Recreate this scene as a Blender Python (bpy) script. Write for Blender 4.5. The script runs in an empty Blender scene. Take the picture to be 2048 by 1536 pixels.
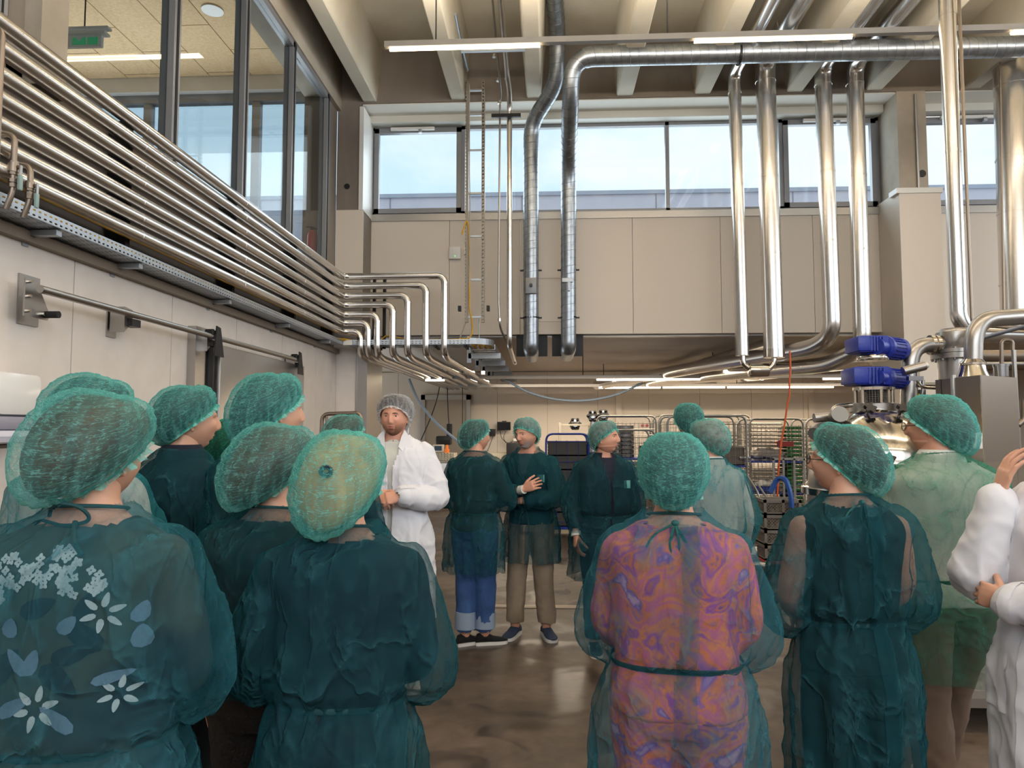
import bpy, bmesh, math, random
from mathutils import Vector, Matrix, noise
SC = bpy.context.scene
COL = SC.collection
R = math.radians
PI = math.pi
random.seed(7)

# ------------------------------------------------------------- camera
F = 1420.0
CH = 1.66
PITCH = math.atan(90 / F)
YAW = math.atan(71 / F * math.cos(PITCH))
cd = bpy.data.cameras.new('camera'); cam = bpy.data.objects.new('camera', cd); COL.objects.link(cam)
cd.sensor_width = 36; cd.lens = F / 2048 * 36; cd.clip_start = 0.05; cd.clip_end = 300
cam.location = (0, 0, CH); cam.rotation_euler = (PI / 2 + PITCH, 0, YAW)
SC.camera = cam
CAMROT = cam.rotation_euler.to_matrix()

def at(px, py, Y=None, X=None, Z=None):
    """world point seen at pixel (px,py) on the plane Y=, X= or Z="""
    d = CAMROT @ Vector(((px - 1024) / F, (768 - py) / F, -1))
    if Y is not None: t = Y / d.y
    elif X is not None: t = X / d.x
    else: t = (Z - CH) / d.z
    return Vector((0, 0, CH)) + d * t

# ------------------------------------------------------------- world, lamps, exposure
w = bpy.data.worlds.new('world'); SC.world = w; w.use_nodes = True
nt = w.node_tree; nt.nodes.clear()
wo = nt.nodes.new('ShaderNodeOutputWorld'); bg = nt.nodes.new('ShaderNodeBackground')
tc = nt.nodes.new('ShaderNodeTexCoord'); mp = nt.nodes.new('ShaderNodeMapping'); mp.inputs['Scale'].default_value = (1.3, 1.3, 3.2)
mp.inputs['Location'].default_value = (0.35, 0.1, 0.4)
no = nt.nodes.new('ShaderNodeTexNoise'); no.inputs['Scale'].default_value = 2.2; no.inputs['Detail'].default_value = 7; no.inputs['Roughness'].default_value = .55
rp = nt.nodes.new('ShaderNodeValToRGB')
rp.color_ramp.elements[0].position = .44; rp.color_ramp.elements[0].color = (.70, .86, .99, 1)
rp.color_ramp.elements[1].position = .60; rp.color_ramp.elements[1].color = (1.0, 1.0, 1.0, 1)
nt.links.new(tc.outputs['Generated'], mp.inputs[0]); nt.links.new(mp.outputs[0], no.inputs['Vector'])
nt.links.new(no.outputs[0], rp.inputs[0]); nt.links.new(rp.outputs[0], bg.inputs[0]); nt.links.new(bg.outputs[0], wo.inputs[0])
bg.inputs[1].default_value = 1.7

def area(name, loc, rot, sx, sy, power, col=(1, 1, 1)):
    l = bpy.data.lights.new(name, 'AREA'); l.shape = 'RECTANGLE'; l.size = sx; l.size_y = sy; l.energy = power; l.color = col
    o = bpy.data.objects.new(name, l); COL.objects.link(o); o.location = loc; o.rotation_euler = rot
    return o
# added fill lamps behind camera, right and upstairs; daylight boost at back windows
area('added_fill_rear', (2.5, -4.6, 4.6), (R(68), 0, 0), 9, 3.2, 330, (.93, .97, 1))
area('added_fill_right', (11.5, 4.5, 4.6), (0, R(72), 0), 3.2, 10, 300, (.93, .97, 1))
area('daylight_back', (1.2, 10.9, 5.4), (R(-82), 0, 0), 7, 1.3, 150, (.92, .96, 1))
area('office_ceiling_fill', (-6.2, 9.7, 5.0), (R(-104), 0, 0), 5.5, 1.6, 190, (.95, .98, 1))  # added lamp inside the office window, tilted up to brighten its ceiling
# unseen fill rows added to brighten the hall; the visible row is built below
for yy, e in ((3.2, 75), (-1.0, 75)):
    area('added_fill_row', (2.2, yy, 5.6), (0, 0, 0), 9, .12, e, (1, .87, .70))
for yy in (6.6, 3.2, -.5): area('rib_fill_uplight', (2.6, yy, 5.75), (PI, 0, 0), 9, .15, 300, (1, .86, .68))  # added upward fill that brightens the ceiling ribs
area('ceiling_tube_light', (2.2, 7.1, 5.6), (0, 0, 0), 9, .1, 60, (1, .86, .68))
for yy, e in ((12.2, 170), (14.6, 260)):
    area('rear_tube_light', (2.6, yy, 2.66), (0, 0, 0), 8, .1, e, (1, .83, .62))
vs = SC.view_settings; vs.view_transform = 'Standard'; vs.look = 'None'; vs.exposure = 0.0; vs.gamma = 1.0; vs.use_curve_mapping = False
SC.cycles.max_bounces = 6; SC.cycles.transparent_max_bounces = 14; SC.cycles.diffuse_bounces = 3; SC.cycles.glossy_bounces = 3
SC.cycles.use_denoising = True; SC.cycles.caustics_reflective = False; SC.cycles.caustics_refractive = False
SC.cycles.sample_clamp_indirect = 4

# ------------------------------------------------------------- materials
def lin(h):
    h = h.lstrip('#'); o = []
    for i in (0, 2, 4):
        c = int(h[i:i + 2], 16) / 255
        o.append(c / 12.92 if c <= .04045 else ((c + .055) / 1.055) ** 2.4)
    return (*o, 1)
MATS = {}
def N(nt, t, **k):
    n = nt.nodes.new(t)
    for a, b in k.items(): setattr(n, a, b)
    return n
def mat(name, col, rough=.6, metal=0, col2=None, nscale=6, nstretch=(1, 1, 1), bump=0, bscale=40, emit=0, aniso=0, spec=.5, rvar=0):
    if name in MATS: return MATS[name]
    m = bpy.data.materials.new(name); m.use_nodes = True; nt = m.node_tree; b = nt.nodes['Principled BSDF']
    c = lin(col); b.inputs['Base Color'].default_value = c; b.inputs['Roughness'].default_value = rough; b.inputs['Metallic'].default_value = metal
    b.inputs['Specular IOR Level'].default_value = spec
    m.diffuse_color = c
    if emit: b.inputs['Emission Color'].default_value = c; b.inputs['Emission Strength'].default_value = emit
    if col2 or bump or rvar:
        tc = N(nt, 'ShaderNodeTexCoord'); mp = N(nt, 'ShaderNodeMapping'); mp.inputs['Scale'].default_value = nstretch
        nt.links.new(tc.outputs['Object'], mp.inputs[0])
    if col2 or rvar:
        no = N(nt, 'ShaderNodeTexNoise'); no.inputs['Scale'].default_value = nscale; no.inputs['Detail'].default_value = 6
        nt.links.new(mp.outputs[0], no.inputs['Vector'])
    if col2:
        r = N(nt, 'ShaderNodeValToRGB'); r.color_ramp.elements[0].position = .35; r.color_ramp.elements[1].position = .65
        r.color_ramp.elements[0].color = c; r.color_ramp.elements[1].color = lin(col2)
        nt.links.new(no.outputs[0], r.inputs[0]); nt.links.new(r.outputs[0], b.inputs['Base Color'])
    if rvar:
        mr = N(nt, 'ShaderNodeMapRange'); mr.inputs[3].default_value = max(0, rough - rvar); mr.inputs[4].default_value = rough + rvar
        nt.links.new(no.outputs[0], mr.inputs[0]); nt.links.new(mr.outputs[0], b.inputs['Roughness'])
    if bump:
        n2 = N(nt, 'ShaderNodeTexNoise'); n2.inputs['Scale'].default_value = bscale; n2.inputs['Detail'].default_value = 4
        nt.links.new(mp.outputs[0], n2.inputs['Vector'])
        bp = N(nt, 'ShaderNodeBump'); bp.inputs['Strength'].default_value = bump; bp.inputs['Distance'].default_value = .01
        nt.links.new(n2.outputs[0], bp.inputs['Height']); nt.links.new(bp.outputs[0], b.inputs['Normal'])
    MATS[name] = m; return m

def mat_slotted(name, col, sx, sy, ax=(0, 2), metal=.9):
    """perforated sheet: rows of slots cut out by transparency. ax = the two object axes of the face"""
    m = bpy.data.materials.new(name); m.use_nodes = True; nt = m.node_tree; b = nt.nodes['Principled BSDF']; out = nt.nodes['Material Output']
    b.inputs['Base Color'].default_value = lin(col); b.inputs['Metallic'].default_value = metal; b.inputs['Roughness'].default_value = .42
    tc = N(nt, 'ShaderNodeTexCoord'); sp = N(nt, 'ShaderNodeSeparateXYZ'); nt.links.new(tc.outputs['Object'], sp.inputs[0])
    def M(op, a, bb, c=None):
        n = N(nt, 'ShaderNodeMath', operation=op)
        for i, v in enumerate((a, bb, c)):
            if v is None: continue
            if isinstance(v, (int, float)): n.inputs[i].default_value = v
            else: nt.links.new(v, n.inputs[i])
        return n.outputs[0]
    fa = M('FRACT', M('DIVIDE', sp.outputs[ax[0]], sx), 0); fb = M('FRACT', M('DIVIDE', sp.outputs[ax[1]], sy), 0)
    ha = M('LESS_THAN', M('ABSOLUTE', M('SUBTRACT', fa, .5), 0), .24); hb = M('LESS_THAN', M('ABSOLUTE', M('SUBTRACT', fb, .5), 0), .17)
    h = M('MULTIPLY', ha, hb)
    tr = N(nt, 'ShaderNodeBsdfTransparent'); mx = N(nt, 'ShaderNodeMixShader')
    nt.links.new(h, mx.inputs[0]); nt.links.new(b.outputs[0], mx.inputs[1]); nt.links.new(tr.outputs[0], mx.inputs[2]); nt.links.new(mx.outputs[0], out.inputs[0])
    return m

def mat_glass(name, tint='#eef4f6', refl=.06, op=0.0):
    m = bpy.data.materials.new(name); m.use_nodes = True; nt = m.node_tree; nt.nodes.clear()
    o = N(nt, 'ShaderNodeOutputMaterial'); t = N(nt, 'ShaderNodeBsdfTransparent'); g = N(nt, 'ShaderNodeBsdfGlossy'); g.inputs['Roughness'].default_value = .02
    t.inputs[0].default_value = lin(tint); mx = N(nt, 'ShaderNodeMixShader'); lw = N(nt, 'ShaderNodeLayerWeight'); lw.inputs[0].default_value = .5
    pw = N(nt, 'ShaderNodeMath', operation='POWER'); pw.inputs[1].default_value = 5; ad = N(nt, 'ShaderNodeMath', operation='MULTIPLY_ADD'); ad.inputs[1].default_value = .5; ad.inputs[2].default_value = refl * .4
    nt.links.new(lw.outputs['Facing'], pw.inputs[0]); nt.links.new(pw.outputs[0], ad.inputs[0]); nt.links.new(ad.outputs[0], mx.inputs[0]); nt.links.new(t.outputs[0], mx.inputs[1]); nt.links.new(g.outputs[0], mx.inputs[2]); nt.links.new(mx.outputs[0], o.inputs[0])
    return m

def _veil_end(nt, fac, colsock, trans, nrm):
    L = nt.links.new; o = N(nt, 'ShaderNodeOutputMaterial'); d = N(nt, 'ShaderNodeBsdfDiffuse'); t = N(nt, 'ShaderNodeBsdfTranslucent'); tr = N(nt, 'ShaderNodeBsdfTransparent')
    for n_ in (d, t): L(colsock, n_.inputs[0]); L(nrm, n_.inputs['Normal'])
    m1 = N(nt, 'ShaderNodeMixShader'); m1.inputs[0].default_value = trans; L(d.outputs[0], m1.inputs[1]); L(t.outputs[0], m1.inputs[2])
    m2 = N(nt, 'ShaderNodeMixShader'); L(tr.outputs[0], m2.inputs[1]); L(m1.outputs[0], m2.inputs[2]); L(fac, m2.inputs[0]); L(m2.outputs[0], o.inputs[0])
def _math(nt, op, a, b=None, clamp=False):
    n = N(nt, 'ShaderNodeMath', operation=op); n.use_clamp = clamp
    for i, v in enumerate((a, b)):
        if v is None: continue
        if isinstance(v, (int, float)): n.inputs[i].default_value = v
        else: nt.links.new(v, n.inputs[i])
    return n.outputs[0]
def _noise(nt, co, scale, det=4, dist=0, typ=None, sc=(1, 1, 1)):
    mp = N(nt, 'ShaderNodeMapping'); mp.inputs['Scale'].default_value = sc; nt.links.new(co, mp.inputs[0])
    n = N(nt, 'ShaderNodeTexNoise'); n.inputs['Scale'].default_value = scale; n.inputs['Detail'].default_value = det; n.inputs['Distortion'].default_value = dist
    if typ: n.noise_type = typ
    nt.links.new(mp.outputs[0], n.inputs['Vector']); return n.outputs[0]
def _ridge(nt, co, scale, width, sc=(1, 1, 1), det=2, dist=.8, p=1.5):
    n = _noise(nt, co, scale, det, dist, None, sc)
    r = _math(nt, 'SUBTRACT', 1.0, _math(nt, 'MULTIPLY', _math(nt, 'ABSOLUTE', _math(nt, 'SUBTRACT', n, .5)), 1 / width), True)
    return _math(nt, 'POWER', r, p)
def _facing(nt, k, p=1.0):
    lw = N(nt, 'ShaderNodeLayerWeight'); lw.inputs[0].default_value = .5; return _math(nt, 'MULTIPLY', _math(nt, 'POWER', lw.outputs['Facing'], p), k)
def mat_gown(name, col, a):
    """spun-bonded gown fabric: see-through, finely mottled, with creases"""
    m = bpy.data.materials.new(name); m.use_nodes = True; nt = m.node_tree; nt.nodes.clear(); L = nt.links.new
    co = N(nt, 'ShaderNodeTexCoord').outputs['Object']
    fib = _noise(nt, co, 150, 3); big = _noise(nt, co, 3.5, 4, .5)
    crs = _ridge(nt, co, 3.2, .045, (1, 1, .7), 4, 1.0); crs2 = _ridge(nt, co, 7, .05, (1.3, 1.3, .5), 3, .6)
    hgt = _math(nt, 'ADD', crs, _math(nt, 'MULTIPLY', crs2, .5)); hgt = _math(nt, 'ADD', hgt, _math(nt, 'MULTIPLY', big, 2.2))
    cr = _math(nt, 'MULTIPLY', _math(nt, 'ADD', crs, _math(nt, 'MULTIPLY', crs2, .6)), _math(nt, 'MULTIPLY', big, .42))
    fac = _math(nt, 'ADD', a - .14, _math(nt, 'MULTIPLY', fib, .24)); fac = _math(nt, 'ADD', fac, _math(nt, 'MULTIPLY', _math(nt, 'SUBTRACT', big, .5), .45))
    fac = _math(nt, 'ADD', _math(nt, 'ADD', fac, _math(nt, 'MULTIPLY', cr, .8)), _facing(nt, .42, 2.2), True)
    mx = N(nt, 'ShaderNodeMix', data_type='RGBA'); c = lin(col); mx.inputs[6].default_value = c; mx.inputs[7].default_value = tuple(min(1, x * 2.2 + .06) for x in c[:3]) + (1,); L(cr, mx.inputs[0])
    bp = N(nt, 'ShaderNodeBump'); bp.inputs['Strength'].default_value = .8; bp.inputs['Distance'].default_value = .012; L(hgt, bp.inputs['Height'])
    _veil_end(nt, fac, mx.outputs[2], .45, bp.outputs[0]); m.diffuse_color = c; return m
def mat_net(name, col, col2, lo, amp):
    """bouffant cap fleece: crinkle lines round the head, pleats towards the elastic"""
    m = bpy.data.materials.new(name); m.use_nodes = True; nt = m.node_tree; nt.nodes.clear(); L = nt.links.new
    tc = N(nt, 'ShaderNodeTexCoord'); uv = tc.outputs['UV']; ob = tc.outputs['Object']
    n1 = _ridge(nt, uv, 1, .05, (9, 36, 1), 2, 2.2, 1.6); n1b = _ridge(nt, uv, 1, .045, (22, 17, 1), 2, 1.6, 1.6); n2 = _noise(nt, uv, 1, 3, .6, None, (46, 4, 1)); n3 = _noise(nt, ob, 170, 3)
    sp = N(nt, 'ShaderNodeSeparateXYZ'); L(uv, sp.inputs[0]); edge = _math(nt, 'POWER', sp.outputs[1], 7)
    r1 = _math(nt, 'ADD', _math(nt, 'MULTIPLY', n1, .75), _math(nt, 'MULTIPLY', n1b, .55))
    r2 = _math(nt, 'MULTIPLY', _math(nt, 'SUBTRACT', n2, .42, True), 2.2); r2 = _math(nt, 'MULTIPLY', r2, _math(nt, 'ADD', edge, .25))
    line = _math(nt, 'ADD', _math(nt, 'MULTIPLY', r1, amp), r2, True)
    fac = _math(nt, 'ADD', _math(nt, 'ADD', line, lo - .16), _math(nt, 'MULTIPLY', n3, .26)); fac = _math(nt, 'ADD', fac, _math(nt, 'ADD', _math(nt, 'MULTIPLY', edge, .18), _facing(nt, .55, 1.6)), True)
    mx = N(nt, 'ShaderNodeMix', data_type='RGBA'); mx.inputs[6].default_value = lin(col); mx.inputs[7].default_value = lin(col2); L(line, mx.inputs[0])
    bp = N(nt, 'ShaderNodeBump'); bp.inputs['Strength'].default_value = .6; bp.inputs['Distance'].default_value = .004; L(line, bp.inputs['Height'])
    _veil_end(nt, fac, mx.outputs[2], .42, bp.outputs[0]); m.diffuse_color = lin(col); return m

# ------------------------------------------------------------- mesh builder
class MB:
    def __init__(s): s.v = []; s.f = []; s.m = []; s.uv = {}
    def add(s, vs, fs, mi=0):
        b = len(s.v); s.v += [tuple(p) for p in vs]; s.f += [tuple(i + b for i in f) for f in fs]; s.m += [mi] * len(fs); return s
    def box(s, a, b, mi=0, M=None):
        x0, y0, z0 = a; x1, y1, z1 = b
        vs = [(x0, y0, z0), (x1, y0, z0), (x1, y1, z0), (x0, y1, z0), (x0, y0, z1), (x1, y0, z1), (x1, y1, z1), (x0, y1, z1)]
        if M: vs = [M @ Vector(p) for p in vs]
        return s.add(vs, [(0, 3, 2, 1), (4, 5, 6, 7), (0, 1, 5, 4), (1, 2, 6, 5), (2, 3, 7, 6), (3, 0, 4, 7)], mi)
    def cbox(s, c, d, mi=0, M=None):
        return s.box([c[i] - d[i] / 2 for i in range(3)], [c[i] + d[i] / 2 for i in range(3)], mi, M)
    def bbox(s, a, b, bev=.01, mi=0, M=None):
        """box with chamfered edges"""
        bm = bmesh.new(); bmesh.ops.create_cube(bm, size=1)
        for v in bm.verts: v.co = Vector([a[i] + (v.co[i] + .5) * (b[i] - a[i]) for i in range(3)])
        bmesh.ops.bevel(bm, geom=bm.edges[:], offset=bev, segments=2, affect='EDGES', profile=.6)
        if M: bmesh.ops.transform(bm, matrix=M, verts=bm.verts)
        s.add([v.co.copy() for v in bm.verts], [[v.index for v in f.verts] for f in bm.faces] if not bm.verts.index_update() else [], mi); bm.free(); return s
    def prism(s, pts, y0, y1, axis=1, mi=0):
        """polygon pts (2-D) extruded along axis"""
        n = len(pts); vs = []
        for y in (y0, y1):
            for p in pts:
                q = list(p); q.insert(axis, y); vs.append(q)
        fs = [tuple(range(n))[::-1], tuple(range(n, 2 * n))] + [(i, (i + 1) % n, n + (i + 1) % n, n + i) for i in range(n)]
        return s.add(vs, fs, mi)
    def lathe(s, prof, c=(0, 0, 0), n=24, M=None, mi=0):
        """prof: (r, z) list"""
        vs = []; fs = []
        for r, z in prof:
            for k in range(n):
                a = 2 * PI * k / n; p = Vector((r * math.cos(a), r * math.sin(a), z))
                if M: p = M @ p
                vs.append(p + Vector(c))
        for i in range(len(prof) - 1):
            for k in range(n):
                k2 = (k + 1) % n; fs.append((i * n + k, i * n + k2, (i + 1) * n + k2, (i + 1) * n + k))
        fs.append(tuple(range(n))[::-1]); fs.append(tuple(range((len(prof) - 1) * n, len(prof) * n)))
        return s.add(vs, fs, mi)
    def tube(s, pts, r, n=12, mi=0, flat=None, up=None, round_ends=False):
        """swept tube; r number or list; flat=(a,b) multiplies the two cross axes"""
        pts = [Vector(p) for p in pts]; m = len(pts)
        rs = r if isinstance(r, (list, tuple)) else [r] * m
        if round_ends:
            d0 = (pts[0] - pts[1]).normalized(); d1 = (pts[-1] - pts[-2]).normalized()
            np_, nr = [], []
            for a in (80, 50, 22): np_.append(pts[0] + d0 * rs[0] * math.sin(R(a))); nr.append(rs[0] * math.cos(R(a)))
            np_ += pts; nr += list(rs)
            for a in (22, 50, 80): np_.append(pts[-1] + d1 * rs[-1] * math.sin(R(a))); nr.append(rs[-1] * math.cos(R(a)))
            pts, rs = np_, nr; m = len(pts)
        t0 = (pts[1] - pts[0]).normalized()
        u = Vector(up) if up else (Vector((0, 0, 1)) if abs(t0.z) < .9 else Vector((0, 1, 0)))
        u = (u - t0 * u.dot(t0)).normalized(); vs = []; fs = []
        fa, fb = flat or (1, 1)
        for i in range(m):
            if i == 0: t = t0
            elif i == m - 1: t = (pts[i] - pts[i - 1]).normalized()
            else:
                t = (pts[i] - pts[i - 1]).normalized() + (pts[i + 1] - pts[i]).normalized()
                t = t.normalized() if t.length > 1e-6 else t0
            u = (u - t * u.dot(t)); u = u.normalized() if u.length > 1e-6 else t.orthogonal().normalized()
            w_ = t.cross(u)
            for k in range(n):
                a = 2 * PI * k / n
                vs.append(pts[i] + u * math.cos(a) * rs[i] * fa + w_ * math.sin(a) * rs[i] * fb)
        for i in range(m - 1):
            for k in range(n):
                k2 = (k + 1) % n; fs.append((i * n + k, i * n + k2, (i + 1) * n + k2, (i + 1) * n + k))
        fs.append(tuple(range(n))[::-1]); fs.append(tuple(range((m - 1) * n, m * n)))
        return s.add(vs, fs, mi)
    def ell(s, c, r, n=16, m=10, mi=0, M=None):
        vs = []; fs = []
        for i in range(m + 1):
            e = -PI / 2 + PI * i / m
            for k in range(n):
                a = 2 * PI * k / n; p = Vector((r[0] * math.cos(e) * math.cos(a), r[1] * math.cos(e) * math.sin(a), r[2] * math.sin(e)))
                if M: p = M @ p
                vs.append(p + Vector(c))
        for i in range(m):
            for k in range(n):
                k2 = (k + 1) % n; fs.append((i * n + k, i * n + k2, (i + 1) * n + k2, (i + 1) * n + k))
        return s.add(vs, fs, mi)
    def mesh(s, name, mats, smooth=True, ang=40):
        me = bpy.data.meshes.new(name); me.from_pydata(s.v, [], s.f)
        for m in (mats if isinstance(mats, (list, tuple)) else [mats]): me.materials.append(m)
        if any(s.m): me.polygons.foreach_set('material_index', s.m)
        if smooth:
            me.polygons.foreach_set('use_smooth', [True] * len(me.polygons)); me.set_sharp_from_angle(angle=R(ang))
        me.update(); return me
    def obj(s, name, mats, parent=None, smooth=True, ang=40, **k):
        o = bpy.data.objects.new(name, s.mesh(name, mats, smooth, ang)); COL.objects.link(o)
        if parent: o.parent = parent
        return tag(o, **k)
def tag(o, label=None, cat=None, group=None, kind=None):
    if label: o['label'] = label
    if cat: o['category'] = cat
    if group: o['group'] = group
    if kind: o['kind'] = kind
    return o
def empty(name, loc=(0, 0, 0), rz=0, **k):
    o = bpy.data.objects.new(name, None); COL.objects.link(o); o.location = loc; o.rotation_euler = (0, 0, rz); o.empty_display_size = .1
    return tag(o, **k)
def link_copy(src, parent=None, loc=None, rot=None):
    c = src.copy(); COL.objects.link(c)
    if parent: c.parent = parent
    if loc is not None: c.location = loc
    if rot is not None: c.rotation_euler = rot
    return c
def copy_tree(o, loc=None, rz=None, parent=None, label=None):
    c = o.copy(); COL.objects.link(c)
    if parent: c.parent = parent
    if loc is not None: c.location = loc
    if rz is not None: c.rotation_euler = (0, 0, rz)
    if label: c['label'] = label
    for ch in list(o.children): copy_tree(ch, parent=c)
    return c
def bend(pts, rad, n=6):
    """round the corners of a polyline"""
    pts = [Vector(p) for p in pts]; out = [pts[0]]
    for i in range(1, len(pts) - 1):
        a, b, c = pts[i - 1], pts[i], pts[i + 1]
        d1 = (a - b); d2 = (c - b); l = min(rad, d1.length * .48, d2.length * .48); d1.normalize(); d2.normalize()
        p0, p2 = b + d1 * l, b + d2 * l
        for k in range(n + 1):
            t = k / n; out.append(p0 * (1 - t) ** 2 + b * 2 * t * (1 - t) + p2 * t * t)
    out.append(pts[-1]); return out

# common materials
INOX = mat('insulation_cladding_steel', '#dad6d2', .25, 1)
INOX2 = mat('brushed_stainless', '#a8a4a0', .34, 1, nscale=20, nstretch=(1, 1, 12), rvar=.08)
POLISH = mat('polished_stainless', '#c9c2b8', .14, 1)
GALV = mat('galvanised_duct', '#a4aab0', .33, .9, col2='#8d949c', nscale=14)
GALVP = mat('galvanised_sheet', '#a9afb6', .45, .85)
DARKM = mat('dark_metal', '#2b2b2e', .5, .6)
BLACK = mat('black_plastic', '#101012', .45)
RUBBER = mat('dark_rubber', '#1b1b1d', .8)
WHITEP = mat('white_plastic', '#e8e6e2', .35)
CONC = mat('concrete', '#b5ab9c', .85, col2='#a39888', nscale=2.2, bump=.25, bscale=25)
CONCD = mat('raw_concrete_beam', '#8a8178', .9, col2='#7b726a', nscale=2, nstretch=(1, 1, .35), bump=.35, bscale=20)
CONCR = mat('pale_precast_concrete', '#cdc6b6', .85, col2='#bcb4a2', nscale=1.3, bump=.25, bscale=22)
PANEL = mat('white_wall_panel', '#e6ddd6', .5, col2='#dfd5cd', nscale=5, bump=.05, bscale=160)
PANELW = mat('warm_wall_panel', '#e2d6c8', .5)
FRAME = mat('grey_window_frame', '#8e8f93', .45, .3)
ALU = mat('aluminium_profile', '#b4b3b1', .38, .8)
YEL = mat('yellow_cable', '#c99a12', .5)
BLUE = mat('blue_paint', '#12308c', .4)
# ============================================================= the setting
LX = -2.92
def floor_mat():
    m = bpy.data.materials.new('wet_concrete_floor'); m.use_nodes = True; nt = m.node_tree; b = nt.nodes['Principled BSDF']; L = nt.links.new
    tc = N(nt, 'ShaderNodeTexCoord')
    n1 = N(nt, 'ShaderNodeTexNoise'); n1.inputs['Scale'].default_value = .55; n1.inputs['Detail'].default_value = 8; n1.inputs['Roughness'].default_value = .62; n1.inputs['Distortion'].default_value = .6
    n2 = N(nt, 'ShaderNodeTexNoise'); n2.inputs['Scale'].default_value = 9; n2.inputs['Detail'].default_value = 8
    n3 = N(nt, 'ShaderNodeTexNoise'); n3.inputs['Scale'].default_value = 1.7; n3.inputs['Detail'].default_value = 5; n3.inputs['Distortion'].default_value = 1
    for n in (n1, n2, n3): L(tc.outputs['Object'], n.inputs['Vector'])
    r = N(nt, 'ShaderNodeValToRGB'); e = r.color_ramp.elements
    e[0].position = .40; e[0].color = lin('#463b32'); e[1].position = .62; e[1].color = lin('#695b4e'); x = e.new(.5); x.color = lin('#564a40')
    L(n1.outputs[0], r.inputs[0])
    r2 = N(nt, 'ShaderNodeMapRange'); r2.inputs[1].default_value = .3; r2.inputs[2].default_value = .7; r2.inputs[3].default_value = .72; r2.inputs[4].default_value = 1.18; L(n2.outputs[0], r2.inputs[0])
    mu = N(nt, 'ShaderNodeMix', data_type='RGBA', blend_type='MULTIPLY'); mu.inputs[0].default_value = 1; L(r.outputs[0], mu.inputs[6]); L(r2.outputs[0], mu.inputs[7])
    wet = N(nt, 'ShaderNodeMapRange'); wet.inputs[1].default_value = .52; wet.inputs[2].default_value = .6; L(n3.outputs[0], wet.inputs[0])
    m2 = N(nt, 'ShaderNodeMix', data_type='RGBA', blend_type='MULTIPLY'); m2.inputs[7].default_value = (.55, .52, .5, 1); L(wet.outputs[0], m2.inputs[0]); L(mu.outputs[2], m2.inputs[6])
    L(m2.outputs[2], b.inputs['Base Color'])
    rr = N(nt, 'ShaderNodeMapRange'); rr.inputs[3].default_value = .52; rr.inputs[4].default_value = .3; L(wet.outputs[0], rr.inputs[0]); L(rr.outputs[0], b.inputs['Roughness'])
    bp = N(nt, 'ShaderNodeBump'); bp.inputs['Strength'].default_value = .15; bp.inputs['Distance'].default_value = .01; L(n2.outputs[0], bp.inputs['Height']); L(bp.outputs[0], b.inputs['Normal'])
    return m
fl = MB().box((-2.95, -5, -.1), (12, 17.2, 0)).obj('floor', floor_mat(), smooth=False, kind='structure')
MB().box((.35, 0, .0), (.46, .1, .001)).obj('floor_crack', mat('crack', '#3c342c', .3), fl, smooth=False) if 0 else None

# left wall: white sandwich panels with joints, up to the ledge
wl = MB().box((LX - .12, -5, 0), (LX - .02, 9.66, 2.70)).obj('wall_left', mat('panel_joint', '#a89e96', .7), smooth=False, kind='structure')
y = -5.0
while y < 9.6:
    y2 = min(y + 1.15, 9.64)
    MB().box((LX - .02, y + .004, 0), (LX, y2 - .004, 2.70)).obj('wall_panel', PANEL, wl, smooth=False); y = y2
MB().box((LX - .1, -5, 2.70), (LX + .05, 9.64, 2.76)).obj('trim_1', mat('ledge_brown', '#8d7f70', .7), smooth=False, kind='structure')
# parapet behind the pipe run
wu = MB().box((LX - .35, -5, 2.76), (LX - .03, 9.66, 3.70)).obj('wall_left_upper', mat('parapet_plaster', '#91857c', .8, col2='#85796f', nscale=3), smooth=False, kind='structure')
WX = -2.97; WTOP = 6.15
MB().box((LX - .35, -5, WTOP), (LX + .02, 9.66, 7.1)).obj('beam', CONC, wu, smooth=False)
MB().box((LX - .35, 9.2, 3.6), (LX - .04, 9.66, WTOP)).obj('pier', CONCD, wu, smooth=False)
MB().box((WX - .1, 3.74, 3.6), (-2.85, 3.96, 7)).obj('column', CONC, wu, smooth=False)
MB().box((WX - .25, 3.62, 3.6), (WX + .02, 3.76, 7)).obj('column', CONCD, wu, smooth=False)
# glazing of the upper office
wn = empty('window_1', (0, 0, 0), kind='structure')
fr = MB()
for a, b_, wd in ((2.6, 2.7, 0), (3.5, 3.58, 0), (5.26, 5.36, 0), (6.54, 6.64, 0), (7.82, 7.92, 0), (9.10, 9.20, 0)):
    MB().box((WX - .06, a, 3.68), (WX + .05, b_, WTOP)).obj('mullion', FRAME, wn, smooth=False)
    MB().box((WX + .05, a + .035, 3.68), (WX + .056, b_ - .035, WTOP)).obj('gasket', RUBBER, wn, smooth=False)
MB().box((WX - .05, -5, WTOP - .07), (WX + .05, 9.2, WTOP)).obj('top_rail', FRAME, wn, smooth=False)
MB().box((WX - .05, -5, 3.68), (WX + .05, 9.2, 3.76)).obj('bottom_rail', FRAME, wn, smooth=False)
GL = mat_glass('pane_glass', '#e2e8ea', .09)
ys = (-5, 2.65, 3.54, 5.31, 6.59, 7.87, 9.15)
for i in range(len(ys) - 1):
    MB().box((WX - .012, ys[i] + .06, 3.76), (WX, ys[i + 1] - .05, WTOP - .07)).obj('pane', GL, wn, smooth=False)
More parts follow.
